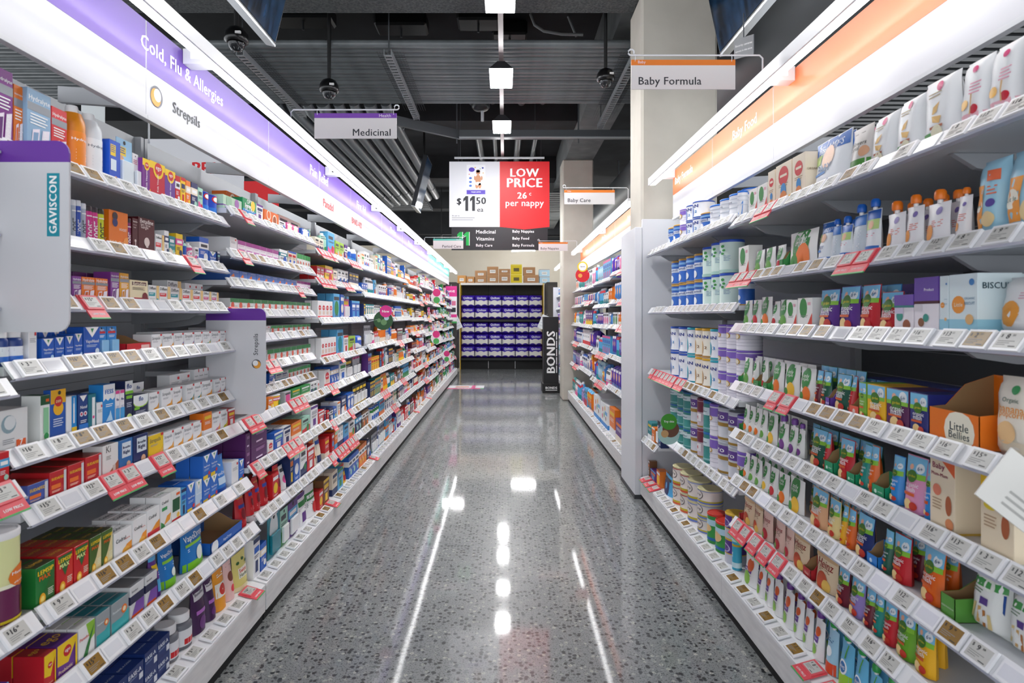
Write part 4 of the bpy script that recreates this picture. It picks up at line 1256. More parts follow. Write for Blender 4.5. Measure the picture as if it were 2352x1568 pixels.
# ================================================================== goods: looks
COLS = dict(white='f1f2f4', cream='efe3cf', grey='b9bcc2', black='1b1c20', navy='1c2f63', blue='1d5fc0', sky='57aee0', teal='168a93', mint='a9dcc8', green='2f8f45', lime='9cc63a', yellow='f4cc22', orange='ee7d1e', red='cf2028', maroon='6e1d2c', pink='e2539a', blush='f0bcc6', purple='5d2a86', lilac='b29ad6', brown='7d5636', gold='bd9a3f', amber='c7651a')
INV = {v: k for k, v in COLS.items()}
def generic_art(col, seed, kind):
    r = random.Random(seed)
    light = col in ('white', 'cream', 'grey', 'mint', 'yellow', 'lime', 'lilac', 'blush', 'sky')
    acc = r.choice(['red', 'blue', 'teal', 'green', 'orange', 'purple', 'pink', 'navy']) if light else r.choice(['white', 'white', 'yellow', 'cream', 'sky'])
    acc2 = r.choice(['navy', 'blue', 'green', 'red', 'grey']) if light else r.choice(['white', 'yellow', 'orange', 'mint'])
    A, A2 = COLS[acc], COLS[acc2]
    t = r.randrange(5)
    ink = '3a3d44' if light else 'f4f4f6'
    if t == 0: art = [('B', .0, .28, A), ('R', .1, .72, .9, .86, A2), ('L', .14, .6, .8, 3, ink)]
    elif t == 1: art = [('C', .5, .42, .34, A), ('R', .08, .74, .92, .88, ink), ('L', .2, .14, .8, 2, ink)]
    elif t == 2: art = [('B', .55, .80, A), ('R', .15, .62, .85, .73, 'ffffff' if acc != 'white' else '3a3d44'), ('C', .68, .25, .22, A2), ('L', .1, .44, .6, 3, ink)]
    elif t == 3: art = [('W', .36, .08, A, seed % 5), ('R', .1, .70, .75, .84, ink), ('L', .1, .6, .9, 2, ink), ('C', .7, .3, .16, A2)]
    else: art = [('R', .0, .88, 1, 1, A), ('R', .12, .62, .88, .78, A2), ('R', .3, .12, .7, .42, A), ('L', .12, .54, .8, 2, ink)]
    return art, acc

RECIPES = {}
def rec(key, kind, base, name, desc, art, extra='f2f3f5', d=None):
    RECIPES[key] = (kind, base, name, desc, art, extra, d)

GEN_NAMES = {'c': ('medicine_carton', 'medicine carton'), 'p': ('refill_pouch', 'pouch'), 's': ('spout_pouch', 'spout pouch'), 'g': ('snack_bag', 'bag'), 'q': ('soft_pack', 'soft pack'), 't': ('supplement_tin', 'tin'), 'u': ('tablet_tube', 'tube'), 'b': ('lotion_bottle', 'bottle'), 'j': ('tablet_jar', 'jar'), 'h': ('hanging_card_pack', 'card pack'), 'y': ('display_tray', 'display tray')}
DEPTH = {'c': .055, 'p': .05, 's': .04, 'g': .07, 'q': .12, 't': None, 'u': None, 'b': None, 'j': None, 'h': .022, 'y': .16}
PCACHE = {}
def get_pack(key, w, h, d, lod=0):
    if '.' in key:
        kd, col = key.split('.')[:2]
        seed = sum(ord(c) * (i + 3) for i, c in enumerate(key)) + int(w * 1000)
        art, acc = generic_art(col, seed, kd)
        nm, ds = GEN_NAMES[kd]
        ex = {'b': 'f3f3f3', 'j': 'f3f3f3'}.get(kd, COLS['white'] if kd != 's' else 'e07820')
        R = (kd, COLS[col], nm, col + ' ' + ds, art, ex, None)
    else:
        R = RECIPES[key]
    kind, base, name, desc, art, extra, d0 = R
    if d is None: d = d0
    if d is None: d = DEPTH[kind]
    if kind in 'tubj': d = w
    ck = (key, round(w, 4), round(h, 4), round(d, 4), lod)
    if ck not in PCACHE:
        PCACHE[ck] = pack(kind, w, h, d, base, art, len(PCACHE), extra, lod)
    return PCACHE[ck], kind, name, desc, d

SHELF_WORD = ['top', 'second', 'third', 'fourth', 'fifth', 'sixth', 'seventh', 'eighth', 'ninth', 'tenth', 'eleventh']
def shelf_info(bay, i):
    B = BAYS[bay]
    sh = B['shelves']
    if i < len(sh):
        X, z = sh[i][0], sh[i][1]
        above = min([s[1] for s in sh if s[1] > z + .10] + [1.985])
        if above > 1.2 and above < 1.9: above -= .03
        return X + .042, z + .0303, above - .012, SHELF_WORD[i] + ' shelf'
    X = XP[B['side']] + .058
    z = .1753
    lowest = min(s[1] for s in sh)
    return X, z, lowest - .012, 'base shelf'

def row(bay, i, spec):
    B = BAYS[bay]; side = B['side']
    Xf, zd, ztop, sname = shelf_info(bay, i)
    nid = COUNT.get((bay, i), 0)
    last = {}
    deep = ' b=' not in spec and i > 0
    for it in spec.replace('\n', ' ').split(';'):
        tk = it.split()
        if not tk: continue
        key = tk[0]; a = float(tk[1]); c = float(tk[2]); h = float(tk[3])
        o = dict(x.split('=') for x in tk[4:])
        n = int(o.get('n', 1)); s = int(o.get('s', 1)); kk = int(o.get('k', 1)); bk = float(o.get('b', 0)); up = float(o.get('z', 0))
        dd = float(o['d']) if 'd' in o else None
        kd0 = key.split('.')[0] if '.' in key else RECIPES[key][0]
        if 'k' not in o and kd0 == 'c' and side < 0 and deep and float(o.get('d', 0)) < .1: kk = 2
        Xp = Xf + bk + ((.012 if kd0 == 'g' else .003) if 'i' in o else 0)
        if side < 0: y0, y1 = FPX * Xp / (CX - a), FPX * Xp / (CX - c)
        else: y0, y1 = FPX * Xp / (c - CX), FPX * Xp / (a - CX)
        if 'y' in key.split('.')[0][:1] or key.startswith('tray'):
            y0 -= .002; y1 += .002
        elif bk in last: y0 = max(y0, last[bk] + .001)
        Xp += {'p': .006, 's': .006, 'g': .010}.get(kd0, 0)
        if key != 'meta': y0 = max(y0, B['y0'] + .003); y1 = min(y1, B['y1'] - .003)
        if y1 - y0 < .012: continue
        istray = key.startswith('y.') or key.startswith('tray')
        if not istray: last[bk] = y1
        if kd0 == 't' and n == 1 and y1 - y0 > .15: n = max(1, round((y1 - y0) / .125))
        wtot = (y1 - y0) / n
        w = wtot - .0016
        if kd0 in 'tbj': w = min(w, .13 if kd0 == 't' else .085 if key != 'meta' else .13)
        if up == 0: h = min(h, (ztop - zd - .004) / s - .001 if not istray else h)
        parts, kind, name, desc, d = get_pack(key, w, h, dd)
        cat = KCAT[kind]
        hh = h + (min(.013, w * .2) * 2.6 if kind == 's' else 0)
        for q in range(n):
            nid += 1
            for r in range(kk):
                for t in range(s):
                    yc = y0 + wtot * (q + .5)
                    xc = Xp + d / 2 + r * (d + .003) + (d * .72 if kind == 'h' else 0)
                    z = zd + t * (hh + .0006) + up + (.0022 if 'i' in o else 0)
                    pos = (' second-row' if r == 1 else ' third-row' if r == 2 else ' fourth-row' if r == 3 else '') + (' upper' if t == 1 else ' topmost' if t == 2 else ' highest' if t == 3 else '')
                    cls = 'tray' if istray or kind == 'y' else 'back' if bk > .03 else 'front'
                    root = place(parts, name, '', cat, (side * xc, yc, z + (.0012 if kind in 'psg' else 0)), (PI / 2 if side < 0 else -PI / 2) + (JIT.uniform(-.07, .07) if kind in 'psg' else JIT.uniform(-.012, .012) if kind == 'c' and side < 0 and kk == 1 and s == 1 else 0), '%s on the %s of the %s' % (name.replace('_', ' ') + 's', sname, B['name']), (JIT.uniform(-.05, .0) if kind in 'psg' and s == 1 else 0))
                    REG.setdefault((bay, i, cls), []).append((yc, root, desc, pos, sname, B['name']))
    COUNT[(bay, i)] = nid

def fill(bay, i, pool, rnd, hs=(.08, .15), ws=(.05, .10), kk=1, y0=None, y1=None, lod=1, nm=None, reps=(1, 4)):
    """Fill a far shelf with runs of facings drawn from a pool of generic packs."""
    B = BAYS[bay]; side = B['side']
    Xf, zd, ztop, sname = shelf_info(bay, i)
    a = (B['y0'] if y0 is None else y0) + .03
    end = (B['y1'] if y1 is None else y1) - .03
    nid = COUNT.get((bay, i), 0)
    avail = ztop - zd - .006
    while a < end - .03:
        key = rnd.choice(pool)
        kind = key.split('.')[0]
        w = round(rnd.uniform(*ws) / .01) * .01
        h = round(min(avail, rnd.uniform(*hs)) / .01) * .01
        if kind in 'u': w = .03
        if kind in 'bj': w = min(w, .07)
        if kind == 't': w = min(max(w, .09), .13)
        if kind in 'tbj': h = max(h, .12)
        h = min(h, math.floor((avail - (.035 if kind == 's' else 0)) / .01) * .01)
        parts, kd, name, desc, d = get_pack(key, w, h, None, lod)
        if nm and kd in nm:
            name = nm[kd]; desc = (key.split('.')[1] + ' ' + name.replace('_', ' ')) if '.' in key else desc
            if '.' not in key: name = RECIPES[key][2]
        s = 2 if kd in 'ct' and h * 2 + .01 < avail and rnd.random() < .45 else 1
        for q in range(rnd.randint(*reps)):
            if a + w > end: break
            nid += 1
            for r in range(kk):
                for t in range(s):
                    pos = (' second-row' if r else '') + (' upper' if t else '')
                    root = place(parts, name, '', KCAT[kd], (side * (Xf + d / 2 + r * (d + .004) + (d * .72 if kd == 'h' else 0)), a + w / 2, zd + t * (h + .0006)), PI / 2 if side < 0 else -PI / 2, '%s on the %s of the %s' % (name.replace('_', ' ') + 's', sname, B['name']))
                    REG.setdefault((bay, i, 'front'), []).append((a + w / 2, root, desc, pos, sname, B['name']))
            a += w + .003
        else:
            pass
        if rnd.random() < .2: a += rnd.uniform(.01, .04)
        if a + .03 > end: break
    COUNT[(bay, i)] = nid

def name_goods():
    """Label every pack by its look and its place along its shelf, counted from the camera end."""
    for (bay, i, cls), items in REG.items():
        items.sort(key=lambda q: q[0])
        k, last = 0, None
        for (y, root, desc, pos, sname, bname) in items:
            if last is None or y - last > 1e-4:
                k += 1
            last = y
            extra = {'front': '', 'back': ' back-row', 'tray': ''}[cls]
            root['label'] = '%s,%s%s %s along %s, %s' % (desc, extra, pos, ORD[min(k, 40)] + ('-tray' if cls == 'tray' else ''), sname, bname)
# ---------------------------------------------------------------- looks of the health goods
W_ = 'ffffff'; INK = '33353a'
for k, c, c2, ds in (('hydp', '7c1f86', '5d1470', 'tall purple sachet carton'), ('hydo', 'ee7d1e', 'd8641a', 'tall orange sachet carton'), ('hydb', '8fb3d2', '7ea2c6', 'tall pale blue sachet carton'), ('hydr', 'd8202e', 'b5141f', 'tall red sachet carton'), ('hydy', 'f0ac20', 'd98f14', 'tall amber sachet carton'), ('hyds', '8a3f9e', '6a2a84', 'tall violet sachet carton')):
    rec(k, 'c', c, 'sachet_carton', ds, [('R', 0, .68, 1, .80, '8f949b'), ('T', .5, .86, .88, W_, 'Hydralyte'), ('L', .12, .62, .85, 4, W_), ('P', 'f2e9f5' if c2 != 'b5141f' else 'f5b9b9', .12, .05, .42, .05, .52, .44, .22, .40), ('P', c2, .2, .09, .38, .09, .46, .38, .25, .36), ('P', 'f2e9f5', .52, .05, .85, .05, .93, .46, .63, .43), ('T', .72, .25, .34, W_, 'Hydralyte', 1)])
for k, c, ds in (('btlo', 'e08a16', 'amber drink bottle with white cap'), ('btlc', 'd8dde2', 'clear drink bottle with white cap'), ('btlp', '5c2a86', 'purple drink bottle with white cap')):
    rec(k, 'b', c, 'drink_bottle', ds, [('B', .10, .60, 'f08a1e' if c[0] == 'e' else ('e9edf1' if c[0] == 'd' else '5b2a88')), ('T', .5, .48, .6, W_ if c[0] != 'd' else '6a7684', 'Hydralyte'), ('L', .3, .32, .7, 4, W_ if c[0] != 'd' else '8b95a0')])
rec('magn', 'c', '1c55c8', 'ointment_carton', 'blue treatment carton with yellow heading', [('R', .08, .64, .55, .90, 'f2d02a'), ('L', .10, .86, .5, 4, '1c3f9e'), ('P', 'dfeefa', .1, .3, .6, .3, .6, .56, .1, .56), ('C', .55, .10, .2, 'd9a27c'), ('U', '2b63d0')], d=.06)
rec('hang1', 'h', '9fd0f2', 'hanging_card_pack', 'pale blue card pack with white loops', [('R', .1, .66, .6, .84, 'f2d02a'), ('L', .12, .8, .55, 3, '1c3f9e'), ('C', .3, .58, .16, 'd9a27c')], 'e9f2f8')
rec('hang2', 'h', 'f0eef2', 'hanging_card_pack', 'white and pink card pack', [('L', .15, .82, .85, 3, 'd0607e'), ('R', 0, 0, 1, .08, 'd83a6a')], 'e8e9ee')
for k, c, ds in (('yaz', '7b2f8e', 'purple carton with yellow peaked top'), ('yar', 'c61f3a', 'red carton with yellow peaked top'), ('yav', '6a3d9a', 'violet carton with yellow peaked top')):
    rec(k, 'c', c, 'vitamin_carton', ds, [('R', 0, .80, 1, 1, 'f6cf1a'), ('C', .55, .80, .34, 'f6cf1a'), ('C', .55, .82, .25, 'cf2028'), ('T', .55, .82, .34, W_, 'ego'), ('T', .5, .42, .5, W_, 'Kids Vitamin', 1), ('P', 'f6cf1a', .6, 0, 1, 0, 1, .2), ('U', 'f6cf1a')], d=.055)
rec('tub', 't', '1d4fc4', 'supplement_tin', 'blue round tub with red seal', [('C', .5, .80, .2, 'cf2028'), ('C', .5, .80, .14, W_), ('R', 0, .0, 1, .42, '2a7fdc'), ('L', .25, .34, .75, 3, W_)], '1a3fae')
for k, c, ca, ds in (('voo', 'd8288e', '3b3038', 'magenta tablet tube with dark cap'), ('vol', 'd3e020', '30332a', 'lime tablet tube with dark cap'), ('vob', '2350b8', 'e9ecf2', 'blue tablet tube with pale cap'), ('vog', 'b9c2d2', 'e9ecf2', 'silver tablet tube with pale cap'), ('vop', '8e2a72', '3a2a3c', 'plum tablet tube with dark cap')):
    rec(k, 'u', c, 'tablet_tube', ds, [('T', .5, .36, .52, W_ if c[0] in 'd82' and c != 'd3e020' else INK, 'VOOST', 1, 2), ('R', .2, .72, .8, .75, W_)], ca)
rec('vbox', 'c', 'ee7b14', 'effervescent_carton', 'large orange effervescent tablet carton', [('T', .72, .52, .40, W_, 'VOOST'), ('T', .5, .12, .9, 'fbe3c2', 'VOOST', 0, 2), ('C', .30, .85, .14, '2a2530'), ('C', .30, .68, .14, '22306e'), ('P', 'f6a04a', .6, 0, 1, 0, 1, .35, .8, .3), ('S', .2, 'fbe3c2', 'VOOST')], d=.07)
rec('bet', 'c', '4f1119', 'gargle_carton', 'dark maroon gargle carton', [('T', .5, .90, .8, 'f4e9e6', 'Betadine'), ('T', .42, .80, .6, 'e8d5d2', 'Sore Throat'), ('T', .36, .72, .45, 'e8d5d2', 'Gargle'), ('C', .5, .32, .17, 'ead9d4'), ('R', .44, .16, .58, .30, 'ead9d4'), ('B', 0, .12, 'b8202c')], d=.055)
rec('betc', 'c', 'f0e2bc', 'gargle_carton', 'cream gargle carton with red foot', [('R', .1, .76, .9, .92, '5a1a20'), ('T', .5, .84, .7, 'f6ead0', 'Betadine'), ('L', .12, .66, .8, 3, '5a4a40'), ('B', 0, .22, 'b01e2a'), ('C', .82, .25, .16, '7c1c26')], d=.07)
def difflam(k, c, ds):
    rec(k, 'c', 'f2f3f4', 'lozenge_carton', ds, [('T', .36, .84, .62, INK, 'Difflam'), ('R', 0, .40, .62, .60, c), ('L', .06, .54, .5, 2, W_), ('R', .74, .0, 1, 1, 'f3cf8a'), ('C', .84, .18, .1, c), ('L', .08, .25, .6, 2, 'b8bcc2')], d=.06)
difflam('dft', '1ea0ad', 'white and teal lozenge carton'); difflam('dfr', 'e0313c', 'white and red lozenge carton'); difflam('dfp', 'd8408e', 'white and pink lozenge carton')
def strep(k, c, ds, base='eff0f2'):
    rec(k, 'c', base, 'throat_lozenge_carton', ds, [('P', c, .2, 0, 1, 0, 1, .46, .82, .26, .5, .20), ('P', 'f4b04a', .55, 0, .95, 0, .95, .34, .8, .22), ('R', .82, .88, 1, 1, 'd8303a'), ('T', .42, .74, .76, '5a5d64', 'Strepsils', 0, 0), ('L', .1, .56, .6, 2, 'a9adb4'), ('U', 'dfe1e4')], d=.065)
strep('sto', 'f0a02a', 'white lozenge carton with orange swoosh'); strep('stp', '6d3f9e', 'white lozenge carton with purple swoosh'); strep('stg', '3fae8a', 'white lozenge carton with green swoosh'); strep('str', 'd8303a', 'white lozenge carton with red swoosh'); strep('stt', '2b9aa5', 'white lozenge carton with teal swoosh'); strep('sty', 'e8c01a', 'yellow lozenge carton with amber swoosh', 'f4cf1a'); strep('stk', 'e58ab2', 'white lozenge carton with pink swoosh'); strep('stl', 'cfd820', 'white lozenge carton with lime swoosh')
def vapo(k, c, c2, word, ds, body='1b5cc0'):
    rec(k, 'c', body, 'nasal_spray_carton', ds, [('P', W_, .08, 1, .92, 1, .5, .66), ('P', '1f8f5a', .40, .95, .60, .95, .5, .80), ('T', .5, .52, .8, W_, word), ('L', .15, .40, .8, 2, 'cfe2f6'), ('R', 0, 0, .62, .16, c), ('C', .8, .2, .13, c2)], d=.05)
vapo('vag', '58b848', 'bfe3ff', 'VapoNasal', 'blue nasal spray carton with green foot'); vapo('vap', 'd8408e', 'bfe3ff', 'VapoNasal', 'blue nasal spray carton with pink foot'); vapo('var', 'd8303a', 'dfeefa', 'VapoNasal', 'tall blue nasal spray carton with red panel'); vapo('vdr', 'f4cf1a', 'd8303a', 'VapoDrops', 'blue drops carton with yellow foot', '2a6fd0'); vapo('vdw', 'f2a88a', '2a6fd0', 'VapoDrops', 'pale blue drops carton', 'c8dff4')
rec('vbag', 'p', '2a7fd8', 'drops_pouch', 'blue drops pouch with white peak', [('P', W_, .1, .96, .9, .96, .5, .7), ('T', .5, .50, .8, W_, 'VapoDrops'), ('R', .2, .2, .8, .4, 'cfe6fa'), ('R', 0, 0, 1, .1, '1b4fae')])
rec('vdg', 'p', '1e78c4', 'drops_pouch', 'blue drops pouch with lime foot', [('R', .02, .0, .98, .20, '7cc81e'), ('T', .5, .78, .84, W_, 'VapoDrop'), ('R', .1, .60, .8, .67, '8fd040'), ('L', .15, .52, .8, 2, 'dff0ff'), ('C', .62, .32, .16, 'eaf3ea')])
rec('blis', 'h', '2389d8', 'hanging_card_pack', 'blue inhaler card pack', [('R', .1, .76, .9, .84, 'cf2028'), ('T', .5, .88, .5, W_, 'Vapo'), ('L', .2, .68, .8, 2, W_)], '8fc8f0')
rec('vit', 'j', '1f3f86', 'tablet_jar', 'dark blue tablet jar with white lid', [('B', .10, .52, 'e8eef6'), ('B', .10, .26, '2a6fd0'), ('L', .3, .45, .7, 2, '6a7a96')])
rec('wbox', 'c', 'eeeff1', 'medicine_carton', 'plain white medicine carton', [('L', .15, .7, .85, 3, '9aa0a8'), ('R', 0, 0, 1, .08, 'c7ccd2'), ('R', .7, .8, .9, .9, 'd8303a')])
rec('trr', 'y', 'd2202a', 'display_tray', 'red cardboard display tray', [('R', .6, .2, .95, .8, 'f4c9c4')], d=.16)
rec('trb', 'y', '1d5fb8', 'display_tray', 'blue cardboard display tray', [('T', .5, .5, .7, 'dfeaf8', 'VapoDrops'), ('C', .12, .5, .10, 'f4f6f8')], d=.16)
rec('try', 'y', 'f6c81a', 'display_tray', 'yellow cardboard display tray', [('L', .2, .6, .8, 2, 'd88a14')], d=.12)
rec('trg', 'y', '2f8f45', 'display_tray', 'green cardboard display tray', [('T', .5, .5, .5, 'eaf4ea', 'baby baby')], d=.05)
rec('cov', 'c', 'e4e6e6', 'test_kit_carton', 'large white test kit carton', [('C', .32, .66, .26, '8fa9b4'), ('C', .36, .69, .2, 'dfe4e6'), ('R', .58, .05, .92, .26, 'e8642a'), ('T', .75, .18, .12, W_, '7'), ('T', .75, .10, .24, W_, 'tests'), ('L', .1, .3, .5, 3, '8d9399'), ('S', .8, '3a4a5a', 'TEST'), ('B', .0, .02, 'd8d9d9')], d=.07)
rec('tbr', 'c', 'eef1ee', 'dental_carton', 'tall green and white slim carton', [('R', 0, .80, 1, 1, '1e5a34'), ('R', .55, .86, .9, .92, 'f0641e'), ('R', .3, .2, .85, .74, '8fd0a0'), ('C', .6, .14, .26, '2f9a50'), ('U', '1e5a34')], d=.05)
rec('yeh', 'c', '1f57b0', 'throat_spray_carton', 'blue throat spray carton with yellow top', [('R', 0, .72, 1, 1, 'f4b81a'), ('C', .5, .62, .34, 'f4b81a'), ('C', .5, .76, .26, 'cf2028'), ('T', .5, .76, .34, 'fff0c0', 'DIFF'), ('L', .15, .4, .8, 4, 'dfe9f8'), ('C', .55, .93, .1, '30322e')], d=.03)
rec('nsp', 'c', 'f0f2f6', 'nasal_spray_carton', 'white nasal spray card with blue nozzle', [('R', .5, 0, 1, 1, '1f8fd8'), ('R', .66, .3, .8, .8, 'f4f6fa'), ('R', .7, .8, .76, .95, 'f4f6fa'), ('R', .5, 0, 1, .2, 'f2c81a')], d=.03)
rec('n99', 'c', '163f86', 'nasal_spray_carton', 'navy spray carton with round white dials', [('P', W_, .12, .96, .88, .96, .5, .8), ('C', .3, .48, .18, 'e9eef8'), ('C', .3, .48, .10, 'd8405a'), ('C', .7, .48, .18, 'e9eef8'), ('C', .7, .48, .10, 'd8405a'), ('T', .5, .66, .7, W_, 'Nasal'), ('R', 0, 0, 1, .22, '2a7fd8'), ('L', .15, .3, .8, 2, W_)], d=.05)
rec('tea', 'c', '12788a', 'nasal_spray_carton', 'teal spray carton with white panel', [('R', .45, .1, .85, .9, 'eef4f6'), ('C', .64, .35, .14, 'e0408e'), ('R', .4, 0, .9, .1, 'e0408e')], d=.05)
rec('fes', 'c', '2a8fdc', 'nasal_spray_carton', 'bright blue spray carton with white top', [('P', 'f1f4f8', 0, 1, 1, 1, 1, .66, .8, .60, .6, .66, .4, .60, .2, .66, 0, .60), ('T', .5, .82, .7, '2a6fc8', 'FESS', 0, 2), ('L', .2, .5, .8, 2, W_), ('P', 'bfe2fa', .2, .1, .8, .1, .6, .36, .5, .26)], d=.045)
rec('flp', 'c', 'f2eef4', 'nasal_spray_carton', 'slim white and pink spray carton', [('R', 0, .9, 1, 1, 'e0408e'), ('T', .5, .72, .6, '26358a', 'flo', 0, 2), ('R', 0, 0, 1, .45, '4aa5e2'), ('L', .2, .5, .8, 2, '9aa5c8')], d=.04)
rec('flt', 'c', '1e2750', 'nasal_spray_carton', 'tall navy spray carton with white and lime top', [('R', 0, .74, 1, 1, 'eef2f4'), ('R', 0, .66, 1, .74, '7cc032'), ('T', .5, .86, .66, '26509a', 'flo', 0, 2), ('R', .1, .54, .9, .62, '7cc032'), ('L', .15, .42, .8, 3, 'cfd6e8'), ('C', .5, .03, .4, 'd7ef9a')], d=.05)
rec('flb', 'c', '1e2750', 'nasal_spray_carton', 'squat navy spray carton with white dome', [('C', .5, .80, .62, 'a8d84a', .55), ('C', .5, .84, .60, 'f0f4f6', .55), ('R', 0, .84, 1, 1, 'f0f4f6'), ('T', .5, .82, .3, '26509a', 'flo', 0, 2), ('R', .05, .34, .4, .46, '7cc032'), ('L', .12, .26, .8, 3, 'cfd6e8')], d=.06)
def sudaf(k, base, ds):
    rec(k, 'c', base, 'cold_tablet_carton', ds, [('T', .46, .72, .75, 'ffd23a', 'SUDAFED', 0, 2), ('R', .08, .34, .62, .50, 'f07a2a'), ('R', .80, .1, .95, .95, 'd9dde2'), ('L', .1, .26, .6, 2, 'ffe0c8'), ('U', '8e2a20')], d=.10)
sudaf('sud', 'c8242c', 'red cold tablet carton with yellow lettering'); sudaf('sud2', '4a5fae', 'blue and red cold tablet carton')
rec('kcl', 'c', 'ecebe9', 'tissue_carton', 'tall white carton with brown corner', [('T', .35, .86, .3, '55504a', 'Ki', 0, 0), ('L', .2, .62, .5, 3, '8a8580'), ('P', 'b0603a', .2, 0, 1, 0, 1, .42), ('P', 'd9cfc4', .62, .08, .8, .08, .8, .3, .62, .3)], d=.06)
rec('bre', 'c', '2b6fb4', 'nasal_strip_carton', 'blue nasal strip carton with white panel', [('R', .18, .4, .86, .9, 'dfeaf4'), ('T', .52, .74, .56, '1b2f66', 'Breathe', 0, 2), ('T', .52, .56, .5, '1b2f66', 'Right', 0, 2), ('C', .66, .14, .16, 'e0b090')], d=.045)
rec('bre2', 'c', '122a66', 'nasal_strip_carton', 'navy nasal strip carton with white panel', [('R', .22, .4, .9, .9, 'dfeaf4'), ('T', .56, .74, .56, '12204e', 'Breathe', 0, 2), ('T', .56, .56, .5, '12204e', 'Right', 0, 2), ('C', .66, .14, .16, 'e0b090')], d=.045)
def lems(k, base, c2, ds):
    rec(k, 'c', base, 'cold_sachet_carton', ds, [('P', c2, .02, .02, .98, .02, .98, .95, .55, .42), ('P', base if base != 'cf2028' else '2a6a32', .05, .96, .95, .96, .5, .42), ('T', .5, .84, .84, 'ffd827', 'LEMSIP', 0, 2), ('T', .45, .70, .6, 'f06a1e' if base != 'cf2028' else 'e8f0a0', 'MAX', 0, 2), ('C', .32, .16, .17, 'f4b01e', 1.5), ('C', .32, .16, .10, 'ffe27a', 1.5), ('L', .6, .34, .9, 4, 'eef2dc'), ('U', 'a83a1e' if base == 'cf2028' else '3a3a1a', 'LEMSIP', 'e8c24a')], d=.052)
lems('leg', '1f7a36', '2a6a2c', 'green lemon drink carton with yellow lettering'); lems('ler', 'cf2028', 'd8342a', 'red and green lemon drink carton'); lems('ley', '4a6a2a', 'e8d9a0', 'olive and cream lemon drink carton')
rec('cod', 'c', 'f1f1f2', 'cold_tablet_carton', 'white cold tablet carton with orange swirl', [('P', 'f09a2a', .35, 0, 1, 0, 1, .42, .7, .36), ('C', .66, .12, .22, 'f6b84a', .7), ('T', .36, .66, .54, '232529', 'Codral'), ('T', .72, .60, .3, 'e05a3a', 'Cold & Flu'), ('U', 'e9e9ea', 'Codral', '6a6d72')], d=.04)
rec('codr', 'c', 'f1f1f2', 'cold_tablet_carton', 'white cold tablet carton with red stripe', [('P', 'f09a2a', .3, .22, 1, .22, 1, .5, .7, .42), ('R', 0, .06, 1, .22, 'd8303a'), ('T', .4, .72, .6, '232529', 'Codral'), ('U', 'e9e9ea', 'Codral', '6a6d72')], d=.04)
rec('codg', 'c', 'f1f1f2', 'cold_tablet_carton', 'white cold tablet carton with green word', [('P', 'f0a02a', .3, .12, .9, .2, 1, .4, .6, .36), ('P', '2f8f45', 0, 0, .5, 0, .3, .16, 0, .26), ('T', .4, .80, .62, '232529', 'Codral'), ('R', .1, .56, .6, .66, '3fa05a'), ('U', 'e9e9ea', 'Codral', '5a8a6a')], d=.05)
rec('dgr', 'c', 'eceeea', 'cold_tablet_carton', 'white carton with dark green square', [('R', .1, .34, .9, .74, '1f5a34'), ('R', .5, .82, .9, .9, 'f0641e'), ('R', 0, 0, 1, .12, 'd8303a'), ('C', .7, .2, .16, 'f0c040')], d=.05)
rec('meta', 't', 'dfe3a6', 'fibre_powder_jar', 'tall pale green fibre powder jar with white lid', [('B', .02, .40, '6a2450'), ('B', .40, .44, 'eef0d8'), ('C', .66, .50, .26, 'ee7a1c'), ('T', .66, .54, .42, W_, 'Metamucil'), ('T', .66, .44, .32, W_, 'MUCILLOID'), ('R', .6, .1, .9, .34, '7a4a1e'), ('R', .3, .04, .9, .07, 'e8d02a')], 'ececee')
rec('dul', 'c', '8a8d94', 'laxative_carton', 'grey carton with white face and lime corner', [('R', 0, .3, 1, 1, 'e6e8e8'), ('P', '8ac42e', 0, 0, 1, 0, 1, .3, .4, .2), ('T', .5, .75, .8, '3a3d44', 'Dulcolax'), ('U', 'a9abb0')], d=.09)
rec('dulp', 'c', '5a2f88', 'laxative_carton', 'low purple laxative carton', [('R', 0, .7, 1, 1, 'e6e4ea'), ('L', .2, .5, .8, 2, W_), ('U', '5a2f88')], d=.08)
rec('egr', 'c', 'c8202e', 'kids_vitamin_carton', 'red and yellow carton with round badge', [('P', 'f6cf1a', 0, .4, 0, 1, 1, 1, 1, .9, .55, .34), ('C', .5, .66, .2, 'cf2028'), ('T', .5, .66, .26, W_, 'ego'), ('T', .4, .16, .7, 'fbe3c2', 'Constipation'), ('R', .9, 0, 1, 1, 'f6cf1a'), ('U', 'a8242a', 'ego', 'f0c040')], d=.075)
rec('egp', 'c', '6a2f8e', 'kids_vitamin_carton', 'purple and yellow carton with round badge', [('P', 'f6cf1a', 0, .4, 0, 1, 1, 1, 1, .9, .55, .34), ('C', .5, .7, .2, 'cf2028'), ('T', .5, .7, .26, W_, 'ego'), ('T', .4, .2, .7, 'fbe3c2', 'Probiotic'), ('R', .9, 0, 1, 1, 'f6cf1a'), ('U', '5a2a78', 'ego', 'f0c040')], d=.075)
rec('pan', 'c', 'eff0ef', 'tablet_carton', 'white tablet carton with green leaf curve', [('P', '8fc43a', .45, 1, 1, 1, 1, .55, .7, .45), ('P', '2f7a3a', .2, 0, .5, .0, .98, .9, .6, .5), ('T', .34, .64, .56, 'd8303a', 'Panadol'), ('R', 0, 0, .3, .1, '3a6fd0'), ('U', 'dfe1de')], d=.03)
rec('act', 'c', '9aa2a6', 'tablet_carton', 'grey and teal tablet carton with sun badge', [('P', '3ab0b4', 0, 0, 1, 0, 1, .55, .6, .4, 0, .4), ('C', .72, .62, .16, 'f07a1e'), ('C', .72, .62, .09, 'fbe9c2'), ('T', .3, .7, .5, 'eaf4f4', 'Panadeine'), ('U', '2f7f8a')], d=.03)
